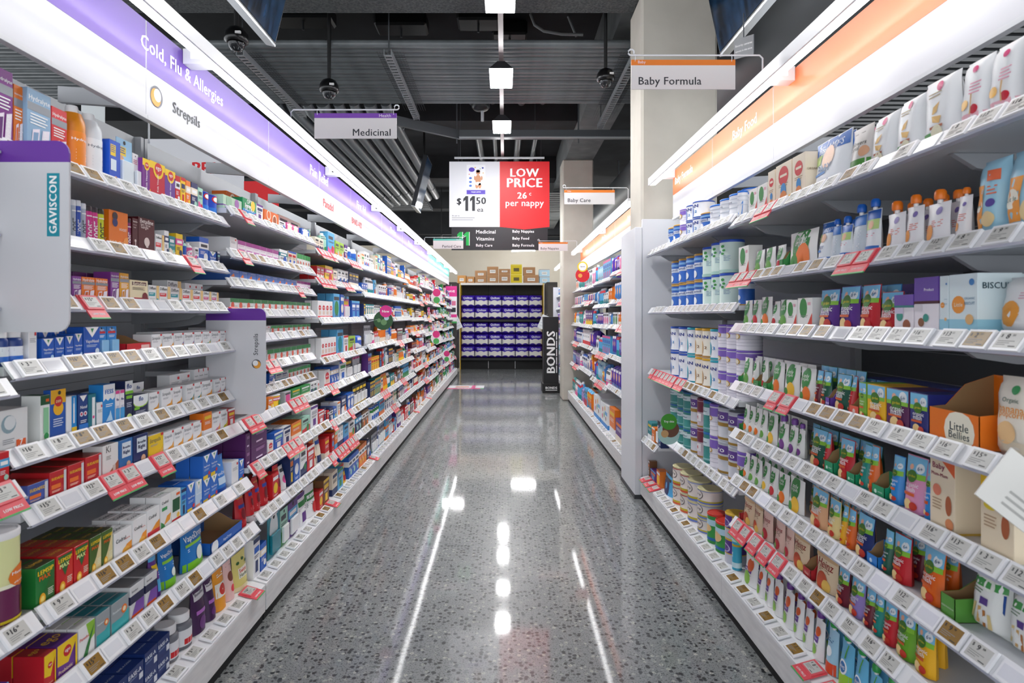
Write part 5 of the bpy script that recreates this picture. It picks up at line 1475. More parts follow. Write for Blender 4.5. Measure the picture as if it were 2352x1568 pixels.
rec('sen', 'c', 'd9dadc', 'tablet_carton', 'white and navy tablet carton with violet foot', [('B', .48, .72, '26284a'), ('P', '7a4aa8', 0, 0, 1, 0, 1, .48, .4, .48), ('R', .1, .06, .9, .14, 'f0641e'), ('T', .3, .84, .46, '4a4d55', 'Senokot'), ('U', '8d8e92')], d=.09)
rec('gav', 'c', '16306e', 'antacid_carton', 'navy carton with white lettering', [('T', .45, .66, .8, 'e9edf6', 'EASE-A', 0, 2), ('L', .1, .45, .6, 2, 'a9b8dc'), ('R', .7, .1, .95, .42, 'd9dde8'), ('U', '1b3a86', 'EASE-A-COLD', 'dfe6f6')], d=.055)
rec('jarw', 'j', '6d6f78', 'tablet_jar', 'grey tablet jar with wide white lid', [('B', .1, .56, 'dfe0e4'), ('R', .3, .14, .7, .3, 'cf2028')], 'f2f2f4')
rec('pep', 'p', '43224f', 'husk_pouch', 'dark plum pouch with white heading', [('R', .1, .70, .9, .93, 'e3e1e6'), ('T', .5, .82, .66, '3a2a4a', 'Benefiber'), ('R', .15, .4, .8, .48, 'b06ac0'), ('C', .5, .2, .24, '6a2f7a')])
rec('org', 'p', 'f0a030', 'tea_pouch', 'orange and white pouch', [('R', .05, .3, .95, .62, 'f4efe4'), ('C', .5, .46, .26, 'd83a30'), ('L', .2, .8, .8, 2, W_)])
rec('pnk', 'p', 'f0c8c4', 'tea_pouch', 'pale pink pouch with brown heart', [('C', .5, .62, .3, '8a4a3a'), ('C', .55, .3, .22, 'e0404a'), ('L', .2, .9, .8, 1, '8a4a3a')])
rec('herb', 'p', 'e6dc84', 'tea_pouch', 'pale yellow leaf-printed pouch', [('R', .2, .32, .86, .60, 'f6f4e6'), ('T', .5, .52, .5, 'd03a2a', 'Swissa'), ('T', .5, .40, .5, '3a5a2a', 'Herbal'), ('C', .25, .75, .10, '3a6a2a', .5), ('C', .6, .80, .10, '3a6a2a', .5), ('C', .8, .70, .10, '3a6a2a', .5), ('R', .02, .0, .98, .12, 'efe6b8')])
rec('glv', 'h', '15889a', 'hanging_card_pack', 'teal hot water bottle card pack', [('C', .5, .62, .34, 'e8eef0', 1.6), ('L', .2, .95, .8, 1, W_)], '1b7f90')
rec('redp', 'p', 'c4202a', 'heat_pack', 'glossy red pouch with blue panel', [('T', .5, .86, .7, 'f0d060', 'HOTTEAZE'), ('R', .15, .56, .85, .66, '2a3f9a'), ('C', .45, .38, .2, '7a1420', 1.6), ('L', .2, .2, .8, 2, 'f4c9c4')])
rec('orb', 'c', 'e06a1c', 'bandage_carton', 'orange bandage carton with round seals', [('C', .3, .7, .14, 'f4ead8'), ('C', .3, .7, .10, 'e06a1c'), ('C', .7, .45, .16, 'f4ead8'), ('C', .7, .45, .12, '9a4a14'), ('L', .1, .16, .7, 2, 'fbe9d0')], d=.07)
rec('grb', 'c', 'bfe0c6', 'bandage_carton', 'pale green carton with purple stripe', [('B', .22, .30, '7a3f9e'), ('C', .72, .64, .12, 'b07ac0'), ('R', .1, .05, .5, .16, '4a5a8a'), ('C', .3, .66, .15, 'a4cfae'), ('U', '2f9a6a')], d=.07)
rec('opt', 'c', '12935a', 'eye_drop_carton', 'green and blue eye drop carton', [('R', 0, 0, 1, .42, '1b8fd0'), ('P', 'e03a8e', 0, 0, .5, 0, 1, .3, 1, .36, .4, .1), ('T', .5, .86, .4, W_, 'OPTI'), ('T', .45, .60, .9, W_, 'Systane', 0, 2), ('T', .5, .48, .7, W_, 'ULTRA'), ('C', .75, .72, .16, 'f4d040'), ('U', '0f7a4c')], d=.05)
rec('prc', 'c', '5a2462', 'pain_relief_carton', 'large plum carton with fine white lettering', [('L', .3, .8, .85, 4, 'd9a8dc'), ('R', .3, .2, .7, .3, 'e8d0ea'), ('U', '6a2a72')], d=.10)
rec('plast', 'c', 'f2f2f3', 'plaster_carton', 'white and red plaster carton', [('R', 0, .0, 1, .18, 'd8303a'), ('C', .5, .62, .34, 'd8303a', .6), ('T', .5, .62, .5, W_, 'BAND-AID', 0, 2), ('R', .2, .24, .8, .44, 'e6cfc0')], d=.04)
rec('tena', 'q', '2a5fd0', 'incontinence_pack', 'blue soft pack with white waves', [('W', .4, .1, 'eef2fa', 1.0), ('R', .2, .66, .8, .84, W_)], d=.10)
rec('pills', 'c', '3f6fc0', 'tablet_carton', 'small blue and orange tablet carton', [('R', 0, 0, 1, .4, 'c9dcf0'), ('P', 'ee7a2a', .1, .4, .5, .4, .4, .7), ('L', .3, .85, .9, 1, W_)], d=.09)
rec('grn', 'c', 'e9ecea', 'tablet_carton', 'small white tablet carton with green top', [('R', 0, .66, 1, 1, '3fa05a'), ('C', .3, .4, .2, 'e0604a'), ('L', .45, .4, .9, 3, '9aa29c')], d=.09)
rec('mag', 'c', 'efe6ee', 'tablet_carton', 'small white and magenta tablet carton', [('R', 0, .7, 1, 1, 'a03a8e'), ('R', .1, .2, .9, .4, 'c77ab8'), ('L', .1, .6, .8, 1, '8a6a8a')], d=.09)

# ---------------------------------------------------------------- what stands on the health shelves
row('A', 0, """hydp -14 30 .19 d=.07; hydo 31 53 .172 d=.05 b=.012; hydb 62 117 .175 d=.06; hydr 118 154 .155 d=.06; btlp 157 175 .19 b=.09; btlo 172 210 .196; btlc 209 248 .196;
 magn 251 277 .135; hang1 278 314 .16; hang2 315 328 .13; yaz 328 344 .122; yar 345 378 .125; yav 379 402 .118; c.red 403 414 .11; c.yellow 415 426 .112; c.orange 427 438 .108; c.navy 439 454 .11; c.mint 455 466 .10; tub 467 485 .095; tub 486 505 .095; c.white 506 522 .07""")
row('A', 1, """vog 167 178 .118; vob 179 189 .12; vog 190 201 .115; voo 202 229 .112 n=2; vol 230 243 .112; vbox 250 294 .118; vop 295 303 .105; bet 304 317 .11 d=.05; bet 318 355 .12; dfr 357 377 .075 d=.04; c.white 377 388 .095; c.teal 388 403 .08; c.yellow 404 420 .095; b.blue 421 433 .075; b.pink 434 446 .07; c.white 447 457 .06; c.blue 458 479 .105; vap 480 497 .055; c.navy 499 512 .06; j.gold 425 445 .10 b=.08""")
row('A', 2, """hyds 166 187 .07 d=.06; hydo 188 218 .07 d=.06; hydo 219 248 .07 d=.06; hyds 254 274 .10; hydy 275 296 .10; betc 298 340 .075; dft 341 365 .062; dfr 366 391 .062; dft 392 418 .06; dfr 419 443 .058; dfr 444 466 .057; dfp 467 485 .056; dfp 486 502 .055; prc 168 255 .09 n=3 b=.075 d=.06; dft 384 416 .098 b=.075; wbox 425 500 .09 b=.075 n=3""")
row('A', 3, """vit 2 28 .09; vit 29 64 .09; wbox 65 85 .10 d=.05; vag 96 125 .062; vag 126 148 .064; vap 150 169 .066; vap 170 190 .072; var 192 230 .098; blis 233 256 .10; blis 257 279 .105; trr 290 346 .032; tbr 298 320 .062 i=1; tbr 321 344 .064 i=1; sto 348 372 .058; sto 373 399 .058; stp 400 422 .058; stp 423 446 .058; str 447 465 .058; stg 466 484 .058; str 485 505 .057; str 506 523 .057; vag 90 190 .10 n=4 b=.0565 d=.05; wbox 350 520 .062 b=.07 n=6 d=.06""")
row('A', 4, """cov -2 64 .105 d=.08; tbr 92 115 .125; yeh 117 150 .135 d=.02; nsp 152 176 .11 d=.02; n99 180 202 .11; tea 203 221 .105; wbox 222 236 .075; fes 237 264 .125; flp 265 275 .10; flp 276 286 .10; flt 287 305 .125; flb 306 340 .072; sto 342 365 .07; sto 371 396 .072; sto 397 418 .07; stt 428 446 .07; stt 447 463 .07; sto 464 487 .07; stk 493 507 .068; stp 508 522 .068; trr 90 120 .028; try 121 178 .032; wbox 390 437 .105 b=.075 n=2 d=.05; sto 446 515 .11 b=.075 n=3 d=.06; flb 180 330 .10 n=5 b=.08""")
row('A', 5, """sud2 63 112 .055 ; sud 114 154 .068; sud 156 194 .07; sud 196 234 .076; kcl 236 272 .10; bre 274 305 .10; bre2 306 340 .10; sty 342 375 .075; sto 376 399 .07; sto 400 421 .07; sto 422 443 .07; sto 444 463 .07; c.orange 467 487 .11; stk 488 506 .08; stl 507 523 .08; c.red 524 545 .075; plast 546 569 .07; sud 60 230 .05 n=4 b=.105 d=.10""")
row('A', 6, """leg 82 126 .098 k=3; ler 130 168 .10 k=3; ler 170 204 .10 k=3; ley 206 233 .10 k=3; ley 234 259 .10 k=3; cod 262 303 .075 k=3; cod 305 337 .085 k=3; codr 338 367 .09 k=3; codg 369 393 .11 k=2; dgr 394 415 .11 k=2; vapx 416 428 .1; vdr 429 448 .105 k=2; vdw 449 464 .10 k=2; vdr 466 500 .09 n=2 s=2 k=2; vbag 503 531 .14; wbox 532 548 .10; vdr 549 566 .09""".replace('vapx 416 428 .1;', 'c.sky 416 428 .10;'))
row('A', 7, """dulp 3 38 .045 d=.09; dul 39 70 .085; egr 76 128 .085 k=3; egp 131 177 .085 k=3; pan 180 218 .09 k=5; act 221 253 .09 k=5; act 256 296 .09 k=5; sen 299 331 .10 k=2; sen 334 361 .10 k=2; p.purple 363 380 .13; vdg 384 418 .135; vdg 432 482 .135; trb 484 556 .045; p.blue 490 520 .09 i=1; p.blue 521 550 .10 i=1; redp 558 575 .15; redp 576 590 .15; redp 591 604 .15""")
row('A', 8, """gav 150 250 .055 n=2 k=3 s=2 d=.07; gav 252 330 .055 n=2 k=3 s=2 d=.07; gav 332 390 .06 n=2 k=2 s=2 d=.07; jarw 391 422 .12; jarw 423 452 .12; pep 455 485 .17; pep 487 505 .16; org 507 530 .17; pnk 531 548 .15; herb 550 585 .15; c.white 587 603 .17; c.blue 604 616 .12""")
row('Z', 5, "meta -105 -12 .21; meta -8 73 .215")
row('Z', 3, "p.green -40 8 .12; c.mint 10 26 .08")
row('Z', 4, "c.red -30 30 .08 n=2; c.yellow 31 50 .06")
row('Z', 6, "c.purple -60 20 .09 n=2")
row('Z', 0, "c.orange -80 -40 .15; c.purple -38 -18 .16")
row('Z', 1, "c.lime -30 4 .06; c.white 6 22 .09")
row('B', 0, """grb 508 555 .06; opt 557 588 .085; c.white 589 604 .085; orb 607 640 .075; c.white 641 656 .05; c.pink 658 686 .055 n=2; c.blue 693 710 .06; c.mint 711 730 .07; orb 520 604 .115 n=2 b=.075; c.cream 640 700 .11 n=2 b=.065 d=.04; c.sky 702 730 .11 n=2 b=.065""")
row('B', 1, """wbox 528 544 .07 d=.2; mag 546 640 .065 n=6 d=.2; c.white 642 660 .08 d=.1; c.cream 662 680 .085 n=2 d=.1; grn 682 726 .085 n=5 d=.1""")
row('B', 2, "pills 528 680 .075 n=9 d=.2; mag 682 726 .06 n=4 d=.2")
row('B', 3, "grn 528 728 .068 n=13 d=.2")
row('B', 4, "wbox 534 620 .055 n=5 d=.2; grn 622 728 .068 n=8 d=.2")
row('B', 5, "c.grey 534 612 .06 n=5 d=.2; grn 614 728 .065 n=8 d=.2")
row('B', 6, "c.blue 618 632 .06; c.grey 634 660 .05 n=2; grn 662 730 .055 n=6 d=.2")
row('B', 7, "c.orange 616 628 .085; t.yellow 630 652 .085; c.grey 654 668 .07; c.green 670 690 .085; c.green 691 712 .085; c.white 714 728 .085 n=2; plast 729 742 .08; plast 743 752 .085; c.green 560 612 .08 n=3")
row('B', 8, "c.cream 524 528 .1; prc 534 575 .085 s=2; prc 577 613 .075 s=2; plast 615 628 .06; c.blue 630 650 .085; c.white 652 668 .09; c.orange 670 692 .09; c.mint 694 712 .09; c.white 714 730 .13; c.red 731 745 .08; c.navy 746 760 .085; c.blue 761 772 .08 n=2")
row('B', 9, "redp 579 591 .15; redp 592 606 .15; redp 608 624 .15; c.red 626 640 .12; redp 641 652 .14; trr 626 640 .04; p.white 654 664 .12; c.navy 666 674 .16; c.blue 675 688 .16; c.white 690 705 .16; c.red 706 722 .14; p.orange 723 731 .15; p.cream 732 744 .15; c.red 746 756 .12; c.orange 758 768 .13; c.white 769 786 .13 n=2")
row('B', 10, "c.white 582 597 .17; c.blue 599 612 .12; glv 622 650 .20; h.mint 651 668 .18; h.purple 669 690 .18; p.white 692 712 .17; p.white 713 732 .17; c.red 733 742 .11; c.brown 743 756 .15")
row('C', 0, "c.cream 724 743 .09 n=2; b.mint 745 752 .14; c.sky 753 768 .16; c.lime 770 790 .12 n=2; c.purple 792 798 .12; j.blue 799 830 .12 n=2")
row('C', 1, "c.red 728 745 .09 n=2; c.yellow 747 764 .12; c.cream 766 774 .09; c.white 776 800 .12 n=3; c.navy 802 826 .12 n=3")
row('C', 2, "plast 730 764 .12 n=4; c.sky 766 780 .2; c.blue 782 790 .18; h.pink 792 806 .17; c.blue 808 826 .14 n=2")
row('C', 3, "plast 738 772 .13 n=5; c.sky 774 788 .19; c.white 790 800 .13; c.lime 802 816 .12; tena 818 834 .12")
row('C', 4, "plast 745 758 .11; c.blue 760 778 .12 n=3; c.white 780 795 .14; h.black 797 812 .14; h.grey 814 830 .14 n=2")
row('C', 5, "c.red 751 756 .08; c.navy 757 765 .085; c.blue 766 773 .08; c.white 775 782 .1; c.navy 784 796 .12; c.blue 798 812 .12 n=2; h.black 814 845 .15 n=4")
row('C', 6, "c.red 762 768 .12; c.orange 769 775 .13; c.white 776 788 .13 n=2; c.sky 790 800 .12; c.white 802 815 .12; c.navy 817 830 .13 n=2; c.brown 832 846 .13 n=2")
row('C', 7, "c.cream 763 775 .15; c.sky 776 788 .13; p.yellow 789 800 .12; c.blue 801 824 .15 n=3; c.orange 825 842 .16 n=3; c.navy 843 849 .15; p.white 850 855 .14")
rnd = random.Random(77)
POOL1 = 'c.white c.blue c.navy c.sky c.red c.yellow c.mint c.teal h.white h.blue h.red h.black h.grey b.white b.mint b.orange j.white c.cream c.purple p.orange'.split()
POOL2 = 'c.red c.maroon c.orange h.orange h.red h.black c.black c.white p.red p.orange b.cream h.maroon c.brown h.pink c.yellow b.red h.grey p.blush'.split()
POOL3 = 'c.purple h.purple c.pink h.pink b.pink c.green p.green b.black c.navy h.navy p.lilac q.purple q.blue q.green h.black b.white c.teal p.sky'.split()
FAR_NM = {'c': 'toiletry_carton', 'h': 'cosmetic_card_pack', 'b': 'hair_care_bottle', 'p': 'wipes_pouch', 'q': 'sanitary_pack', 'j': 'cream_jar'}
for nm, pool in (('D', POOL1), ('E', POOL1 + POOL2), ('G', POOL2), ('H', POOL2 + POOL3), ('I', POOL3 + POOL2), ('J', POOL3), ('K', POOL3)):
    for i in range(8):
        fill(nm, i, pool, rnd, (.09, .19), (.05, .10), nm=FAR_NM)

# ---------------------------------------------------------------- looks of the baby goods
def onlyp(k, c, ds, kind='p', d=.035):
    rec(k, kind, 'f1f1ee', 'baby_food_pouch', ds, [('C', .5, .68, .30, '2f8a3e', 1.35), ('T', .5, .74, .36, 'f4f8f0', 'only'), ('T', .5, .64, .42, 'f4f8f0', 'organic'), ('L', .28, .46, .75, 2, '8a8d88'), ('C', .62, .20, .24, c, 1.2), ('C', .32, .12, .16, '3f8f3a')], '7a4a9e', d)
onlyp('ong', '6aa84a', 'white pouch with green badge and leaf'); onlyp('ono', 'ee7a2a', 'white pouch with green badge and orange food'); onlyp('onr', 'c8323a', 'white pouch with green badge and red food'); onlyp('ony', 'f0c040', 'white pouch with green badge and yellow food'); onlyp('onp', '7a3f8e', 'white spout pouch with green badge', 's', .035)
rec('onc', 'c', 'f0f0ec', 'baby_snack_carton', 'white snack carton with green badge', [('C', .4, .66, .26, '2f8a3e', 1.3), ('L', .2, .4, .7, 2, '8a8d88'), ('P', 'd8402e', .6, 0, 1, 0, 1, .5), ('R', .7, .75, .9, .85, 'e0a8b8')], d=.06)
def raff(k, c, ds, kind='p', d=.038, kindname='baby_food_pouch'):
    rec(k, kind, c, kindname, ds, [('R', .02, .70, .98, .985, '7cc4ea'), ('C', .75, .80, .18, 'eef4f8'), ('C', .36, .80, .10, 'f3b79a'), ('W', .0, .0, c, 0), ('R', .02, .60, .98, .70, '8ac63c'), ('C', .46, .64, .24, '3f7a22', .9), ('T', .46, .64, .34, 'f2dc3a', 'garden'), ('T', .5, .48, .62, W_, 'organic'), ('T', .46, .41, .48, W_, 'mash'), ('R', .12, .29, .70, .345, 'd8602a'), ('C', .40, .14, .20, 'f0d090', .9), ('C', .66, .12, .16, 'c83a2a', .9), ('T', .78, .80, .2, '4a6a8a', '6+')], '7cc4ea', d)
for k, c, ds in (('rfu', '5c2f8e', 'purple garden pouch with sky blue top'), ('rfr', 'c8222e', 'red garden pouch with sky blue top'), ('rfg', '1c5a48', 'dark green garden pouch with sky blue top'), ('rfm', '6e1c30', 'maroon garden pouch with sky blue top'), ('rfo', 'ea6a1e', 'orange garden pouch with sky blue top'), ('rft', '1f8f86', 'teal garden pouch with sky blue top'), ('rfk', 'e79ac0', 'pink garden pouch with sky blue top'), ('rfb', '2f8fdc', 'blue garden pouch with sky blue top'), ('rfn', '1c2f6e', 'navy garden pouch with sky blue top'), ('rfy', 'f0b420', 'yellow garden pouch with sky blue top'), ('rfl', '9a86cc', 'lilac garden pouch with sky blue top'), ('rfe', 'e8b48a', 'beige garden pouch with sky blue top'), ('rfv', '6fae2e', 'leaf green garden pouch with sky blue top'), ('rfc', 'f0dc9a', 'custard garden pouch with sky blue top')):
    raff(k, c, ds)
for k, c, ds in (('rby', 'f2bc1c', 'yellow snack bar carton with sky top'), ('rbp', '5a2058', 'plum snack bar carton with sky top'), ('rbn', '26307e', 'navy snack bar carton with sky top'), ('rbg', '7fb83a', 'green snack bar carton with sky top')):
    raff(k, c, ds, 'c', .12, 'snack_bar_carton')
rec('hnz', 'p', 'e6cfae', 'baby_food_pouch', 'beige farm-printed pouch', [('T', .5, .74, .7, '9a2a2a', 'Heinz'), ('L', .25, .62, .75, 3, '8a5a3a'), ('C', .45, .24, .26, 'c8502a'), ('C', .66, .14, .18, 'e8c060'), ('R', .02, .88, .98, .98, 'd8b488')], d=.036)
rec('hnp', 'p', 'e9c6b8', 'baby_food_pouch', 'blush farm-printed pouch', [('T', .5, .74, .7, '9a2a2a', 'Heinz'), ('L', .25, .62, .75, 3, '8a5a3a'), ('C', .5, .22, .28, 'b82a3a'), ('C', .3, .14, .16, '6a9a3a')], d=.036)
rec('umm', 's', 'f2f2f2', 'yoghurt_pouch', 'white spout pouch with violet label', [('R', .1, .42, .7, .58, '6a3a9a'), ('T', .4, .5, .45, W_, 'organic'), ('C', .55, .70, .24, 'e0602a'), ('C', .4, .22, .26, '8ac04a'), ('L', .2, .34, .7, 2, '9a9a9a')], '6a3a8e', .035)
rec('jui', 's', '6fc0e8', 'yoghurt_pouch', 'sky blue spout pouch with lime foot', [('R', .02, .0, .98, .34, '9ad03a'), ('C', .5, .46, .30, 'f2f6fa'), ('C', .5, .46, .22, '2a6fb0'), ('T', .5, .46, .36, W_, 'AHS'), ('R', .55, .66, .62, .95, '5ab03a')], '2f9a4a', .04)
rec('jur', 's', 'a8d4ec', 'yoghurt_pouch', 'pale blue spout pouch with red foot', [('R', .02, 0, .98, .26, 'e0502e'), ('C', .5, .5, .26, 'f0f4f8'), ('L', .25, .75, .75, 2, '3a7ab0')], '2f9a4a', .04)
rec('bel', 'p', 'eef2f6', 'baby_cereal_pouch', 'blue-topped white cereal pouch', [('R', .02, .72, .98, .985, '1c62b8'), ('T', .5, .82, .7, 'eaf2fa', "BELLAMY'S"), ('T', .5, .755, .55, 'eaf2fa', 'ORGANIC'), ('R', .04, .50, .3, .70, 'b9d67a'), ('C', .52, .60, .17, 'e8b896'), ('T', .45, .38, .4, '4a6a9a', 'BABY'), ('R', .12, .27, .5, .32, '3a86d0'), ('R', .02, 0, .98, .14, '3a76c4')], d=.07)
rec('grp', 'p', 'd4d0cc', 'baby_cereal_pouch', 'grey pouch with green foot', [('R', .02, 0, .98, .30, '4c8c3c'), ('L', .2, .9, .8, 2, '8a8682'), ('T', .5, .64, .7, '4a4642', 'followers'), ('T', .4, .54, .45, '4a4642', 'cereal'), ('C', .8, .45, .16, 'd0a080')], d=.06)
rec('pkp', 'p', 'dc3a86', 'baby_cereal_pouch', 'bright pink pouch with brown print', [('C', .35, .5, .22, '8a4a3a', 1.4), ('C', .7, .8, .14, 'f4c0d8')], d=.06)
rec('puf', 'g', 'eceef0', 'baby_puff_bag', 'white puffed snack bag with straw print', [('C', .62, .84, .10, 'd83a7a'), ('P', 'd9a94a', .40, .55, .62, .60, .50, .46, .36, .44), ('P', 'd9a94a', .36, .42, .66, .38, .60, .28, .40, .32), ('R', .3, .22, .7, .26, 'a8562a'), ('C', .52, .14, .18, 'eae6c8'), ('R', .1, .10, .34, .18, '5aa05a'), ('L', .3, .74, .7, 2, 'b9a98a')], d=.055)
rec('pufp', 'g', 'eef0f2', 'baby_puff_bag', 'tall white and pink puffed snack bag', [('R', .02, .06, .98, .22, 'f0bcc8'), ('C', .62, .82, .10, 'd83a7a'), ('C', .32, .36, .15, 'f2b84a'), ('L', .5, .62, .85, 4, 'e8a8bc'), ('C', .72, .26, .13, 'c8283a'), ('R', .58, .2, .63, .48, 'd9b07a')], d=.06)
rec('bag', 'g', 'f0e9da', 'baby_puff_bag', 'white and cream popcorn bag', [('C', .6, .84, .09, '3f9a5a'), ('T', .5, .70, .4, '5a7a6a', 'Organic'), ('T', .5, .60, .6, 'e89a3a', 'banana'), ('T', .5, .51, .6, 'e89a3a', 'popcorn'), ('C', .4, .3, .22, 'f2c890'), ('R', .02, .06, .98, .2, 'e8dcc4')], d=.075)
rec('bigb', 'g', '9ccbe0', 'baby_puff_bag', 'large pale blue and orange snack bag', [('R', .04, .12, .44, .66, 'f09a2a'), ('C', .25, .40, .17, 'f2eedc'), ('T', .25, .40, .24, '3a6a5a', 'Little'), ('R', .54, .70, .9, .84, 'e8704a'), ('L', .56, .62, .86, 3, 'e8704a'), ('C', .66, .22, .22, 'e8cf9a'), ('C', .72, .42, .12, '5a4a9a')], d=.07)
rec('wbag', 'g', 'eef0f0', 'baby_puff_bag', 'crumpled white snack bag with orange print', [('C', .35, .36, .20, 'f0a02a'), ('L', .5, .7, .8, 3, 'd8a8b8'), ('C', .78, .52, .08, 'd83a7a')], d=.09)
rec('sps', 's', 'e9edf2', 'yoghurt_pouch', 'white spout pouch with blue cap', [('R', .02, .78, .98, .985, '1c5cb4'), ('R', .05, .56, .95, .78, 'bcd88a'), ('C', .5, .66, .2, 'e8b896'), ('L', .2, .46, .8, 2, 'c87a8a'), ('R', .02, 0, .98, .2, '2a6fc4')], '1c62c0', .035)
rec('sps2', 's', 'c9d3dc', 'yoghurt_pouch', 'silver spout pouch with blue cap', [('R', .02, .74, .98, .985, '1f6ab8'), ('L', .2, .6, .8, 4, 'f2f5f8'), ('L', .2, .3, .8, 3, 'f2f5f8')], '1c62c0', .035)
rec('spo', 's', 'eeedf0', 'yoghurt_pouch', 'white spout pouch with orange cap', [('C', .62, .80, .13, '7a6ab0'), ('C', .3, .3, .2, 'f09a2a', 1.3), ('L', .4, .56, .85, 4, 'e0786a'), ('R', .02, 0, .98, .1, 'f4c080')], 'ee7a18', .035)
rec('wks', 'c', 'efe2cc', 'baby_biscuit_carton', 'cream biscuit carton with red badge', [('C', .5, .68, .32, 'd02a30', .9), ('R', .28, .66, .72, .72, 'efe2cc'), ('L', .2, .46, .8, 2, 'a88a6a'), ('C', .5, .30, .18, '2a86c8', 1.3), ('C', .5, .14, .22, 'd8803a', .9), ('B', 0, .14, 'f0b42a'), ('S', .6, 'b9a080', 'ORGANIC')], d=.06)
rec('prp', 'c', 'efeaf0', 'baby_biscuit_carton', 'white carton with purple top and brown print', [('B', .58, 1, '6a4aa8'), ('T', .62, .78, .4, W_, 'Product'), ('B', .53, .58, '4a1a24'), ('C', .3, .2, .13, '8a5a3a'), ('C', .5, .28, .12, '3f9a8a'), ('R', .0, .40, .34, .52, 'd9d5dc')], d=.16)
rec('prs', 'c', 'efeaf0', 'baby_biscuit_carton', 'small white carton with purple top', [('B', .72, 1, '7a5ab8'), ('B', .66, .72, '3a8a8a'), ('C', .66, .2, .2, '9a5a3a'), ('C', .3, .44, .18, '3f9a8a'), ('R', .05, .5, .5, .66, 'dcd2ea')], d=.08)
rec('bis', 'c', 'dfeef2', 'baby_biscuit_carton', 'white biscuit carton with pale blue foot', [('B', 0, .26, '9ad0e4'), ('C', .34, .50, .24, 'f09a3a'), ('T', .34, .50, .3, 'f4f0dc', 'Little'), ('T', .74, .60, .36, '2a7a9a', 'ORGANIC'), ('T', .74, .52, .36, '2a7a9a', 'BISCUIT'), ('C', .82, .86, .09, '3a86c8'), ('C', .74, .26, .14, 'e8b87a'), ('S', .8, '5a8a9a', 'BISCUITS')], d=.10)
rec('orb2', 'y', 'ee7a1a', 'display_tray', 'orange cardboard display tray', [('C', .25, .5, .16, 'f4f0dc'), ('T', .66, .5, .4, 'f0d040', 'Organic')], d=.16)
rec('lbt', 'y', 'ee7a1a', 'display_tray', 'large torn orange display tray with round badge', [('C', .62, .44, .30, 'f4f0dc'), ('T', .62, .56, .36, '3a4a4a', 'Little'), ('T', .62, .31, .40, '3a4a4a', 'Bellies')], d=.16)
rec('tpu', 'y', '6a44a8', 'display_tray', 'purple cardboard display tray', [('C', .3, .5, .14, 'd9cdec'), ('C', .7, .5, .14, 'd9cdec')], d=.05)
rec('tco', 'y', 'e8604a', 'display_tray', 'coral cardboard display tray', [('C', .5, .5, .14, 'f8d8d0')], d=.05)
rec('tte', 'y', '1f9a6a', 'display_tray', 'bright green cardboard display tray', [('C', .3, .5, .10, 'd0f0e0'), ('L', .5, .55, .85, 2, 'd0f0e0')], d=.05)
rec('tbl', 'y', '2a7fd0', 'display_tray', 'bright blue cardboard display tray', [('C', .4, .5, .12, 'd0e6fa')], d=.05)
rec('tre', 'y', 'b0242e', 'display_tray', 'dark red cardboard display tray', [('R', .2, .3, .8, .7, 'c84a4a'), ('T', .5, .5, .5, 'f4dcd0', 'Heinz')], d=.05)
rec('tkd', 'y', '5a9a40', 'display_tray', 'wide leaf green display tray with white lettering', [('T', .5, .5, .84, 'eef6e8', 'KIDDYLICIOUS')], d=.18)
rec('tkb', 'y', '4a9ad8', 'display_tray', 'wide sky blue display tray with white lettering', [('T', .5, .5, .84, 'eef6fa', 'KIDDYLICIOUS')], d=.18)
rec('mum', 'c', 'ecdcc0', 'rusk_carton', 'cream and orange rusk carton', [('P', 'e0602a', .5, 1, 1, 1, 1, .80), ('T', .36, .90, .5, '8e2a50', 'Baby', 0, 2), ('T', .40, .79, .66, '8e2a50', 'Mum-Mum', 0, 2), ('C', .3, .56, .17, 'e8866a'), ('C', .76, .38, .12, 'b0603a', 2.4), ('L', .12, .42, .5, 4, 'b89a7a'), ('C', .8, .12, .16, 'd88a5a'), ('B', 0, .03, 'd8b44a')], d=.085)
rec('muy', 'c', 'ecdcc0', 'rusk_carton', 'cream and yellow rusk carton', [('P', 'f2c41a', 0, 1, .3, 1, .2, .80, 0, .84), ('T', .45, .80, .7, '8e2a50', 'Mum-Mum', 0, 2), ('C', .3, .62, .2, 'f2d83a', .5), ('C', .76, .42, .12, 'b0603a', 2.4), ('L', .12, .48, .5, 4, 'b89a7a')], d=.085)
rec('kid', 'g', 'eef0ee', 'baby_puff_bag', 'white vegetable straw bag with green top', [('R', .02, .74, .98, .95, '3f9a4a'), ('C', .62, .80, .16, 'eef4ea'), ('P', '1f4f9a', .55, .72, .97, .72, .97, .40), ('R', .42, .46, .66, .58, '5a3f8e'), ('P', 'd9c48a', .12, .18, .24, .18, .36, .46, .28, .46), ('P', 'cfa86a', .34, .14, .44, .14, .5, .42, .42, .42), ('P', 'b8763a', .54, .12, .64, .12, .62, .38, .55, .38), ('P', 'd9c48a', .72, .12, .82, .12, .76, .34, .68, .34), ('L', .14, .68, .5, 2, '6a8a6a')], d=.07)
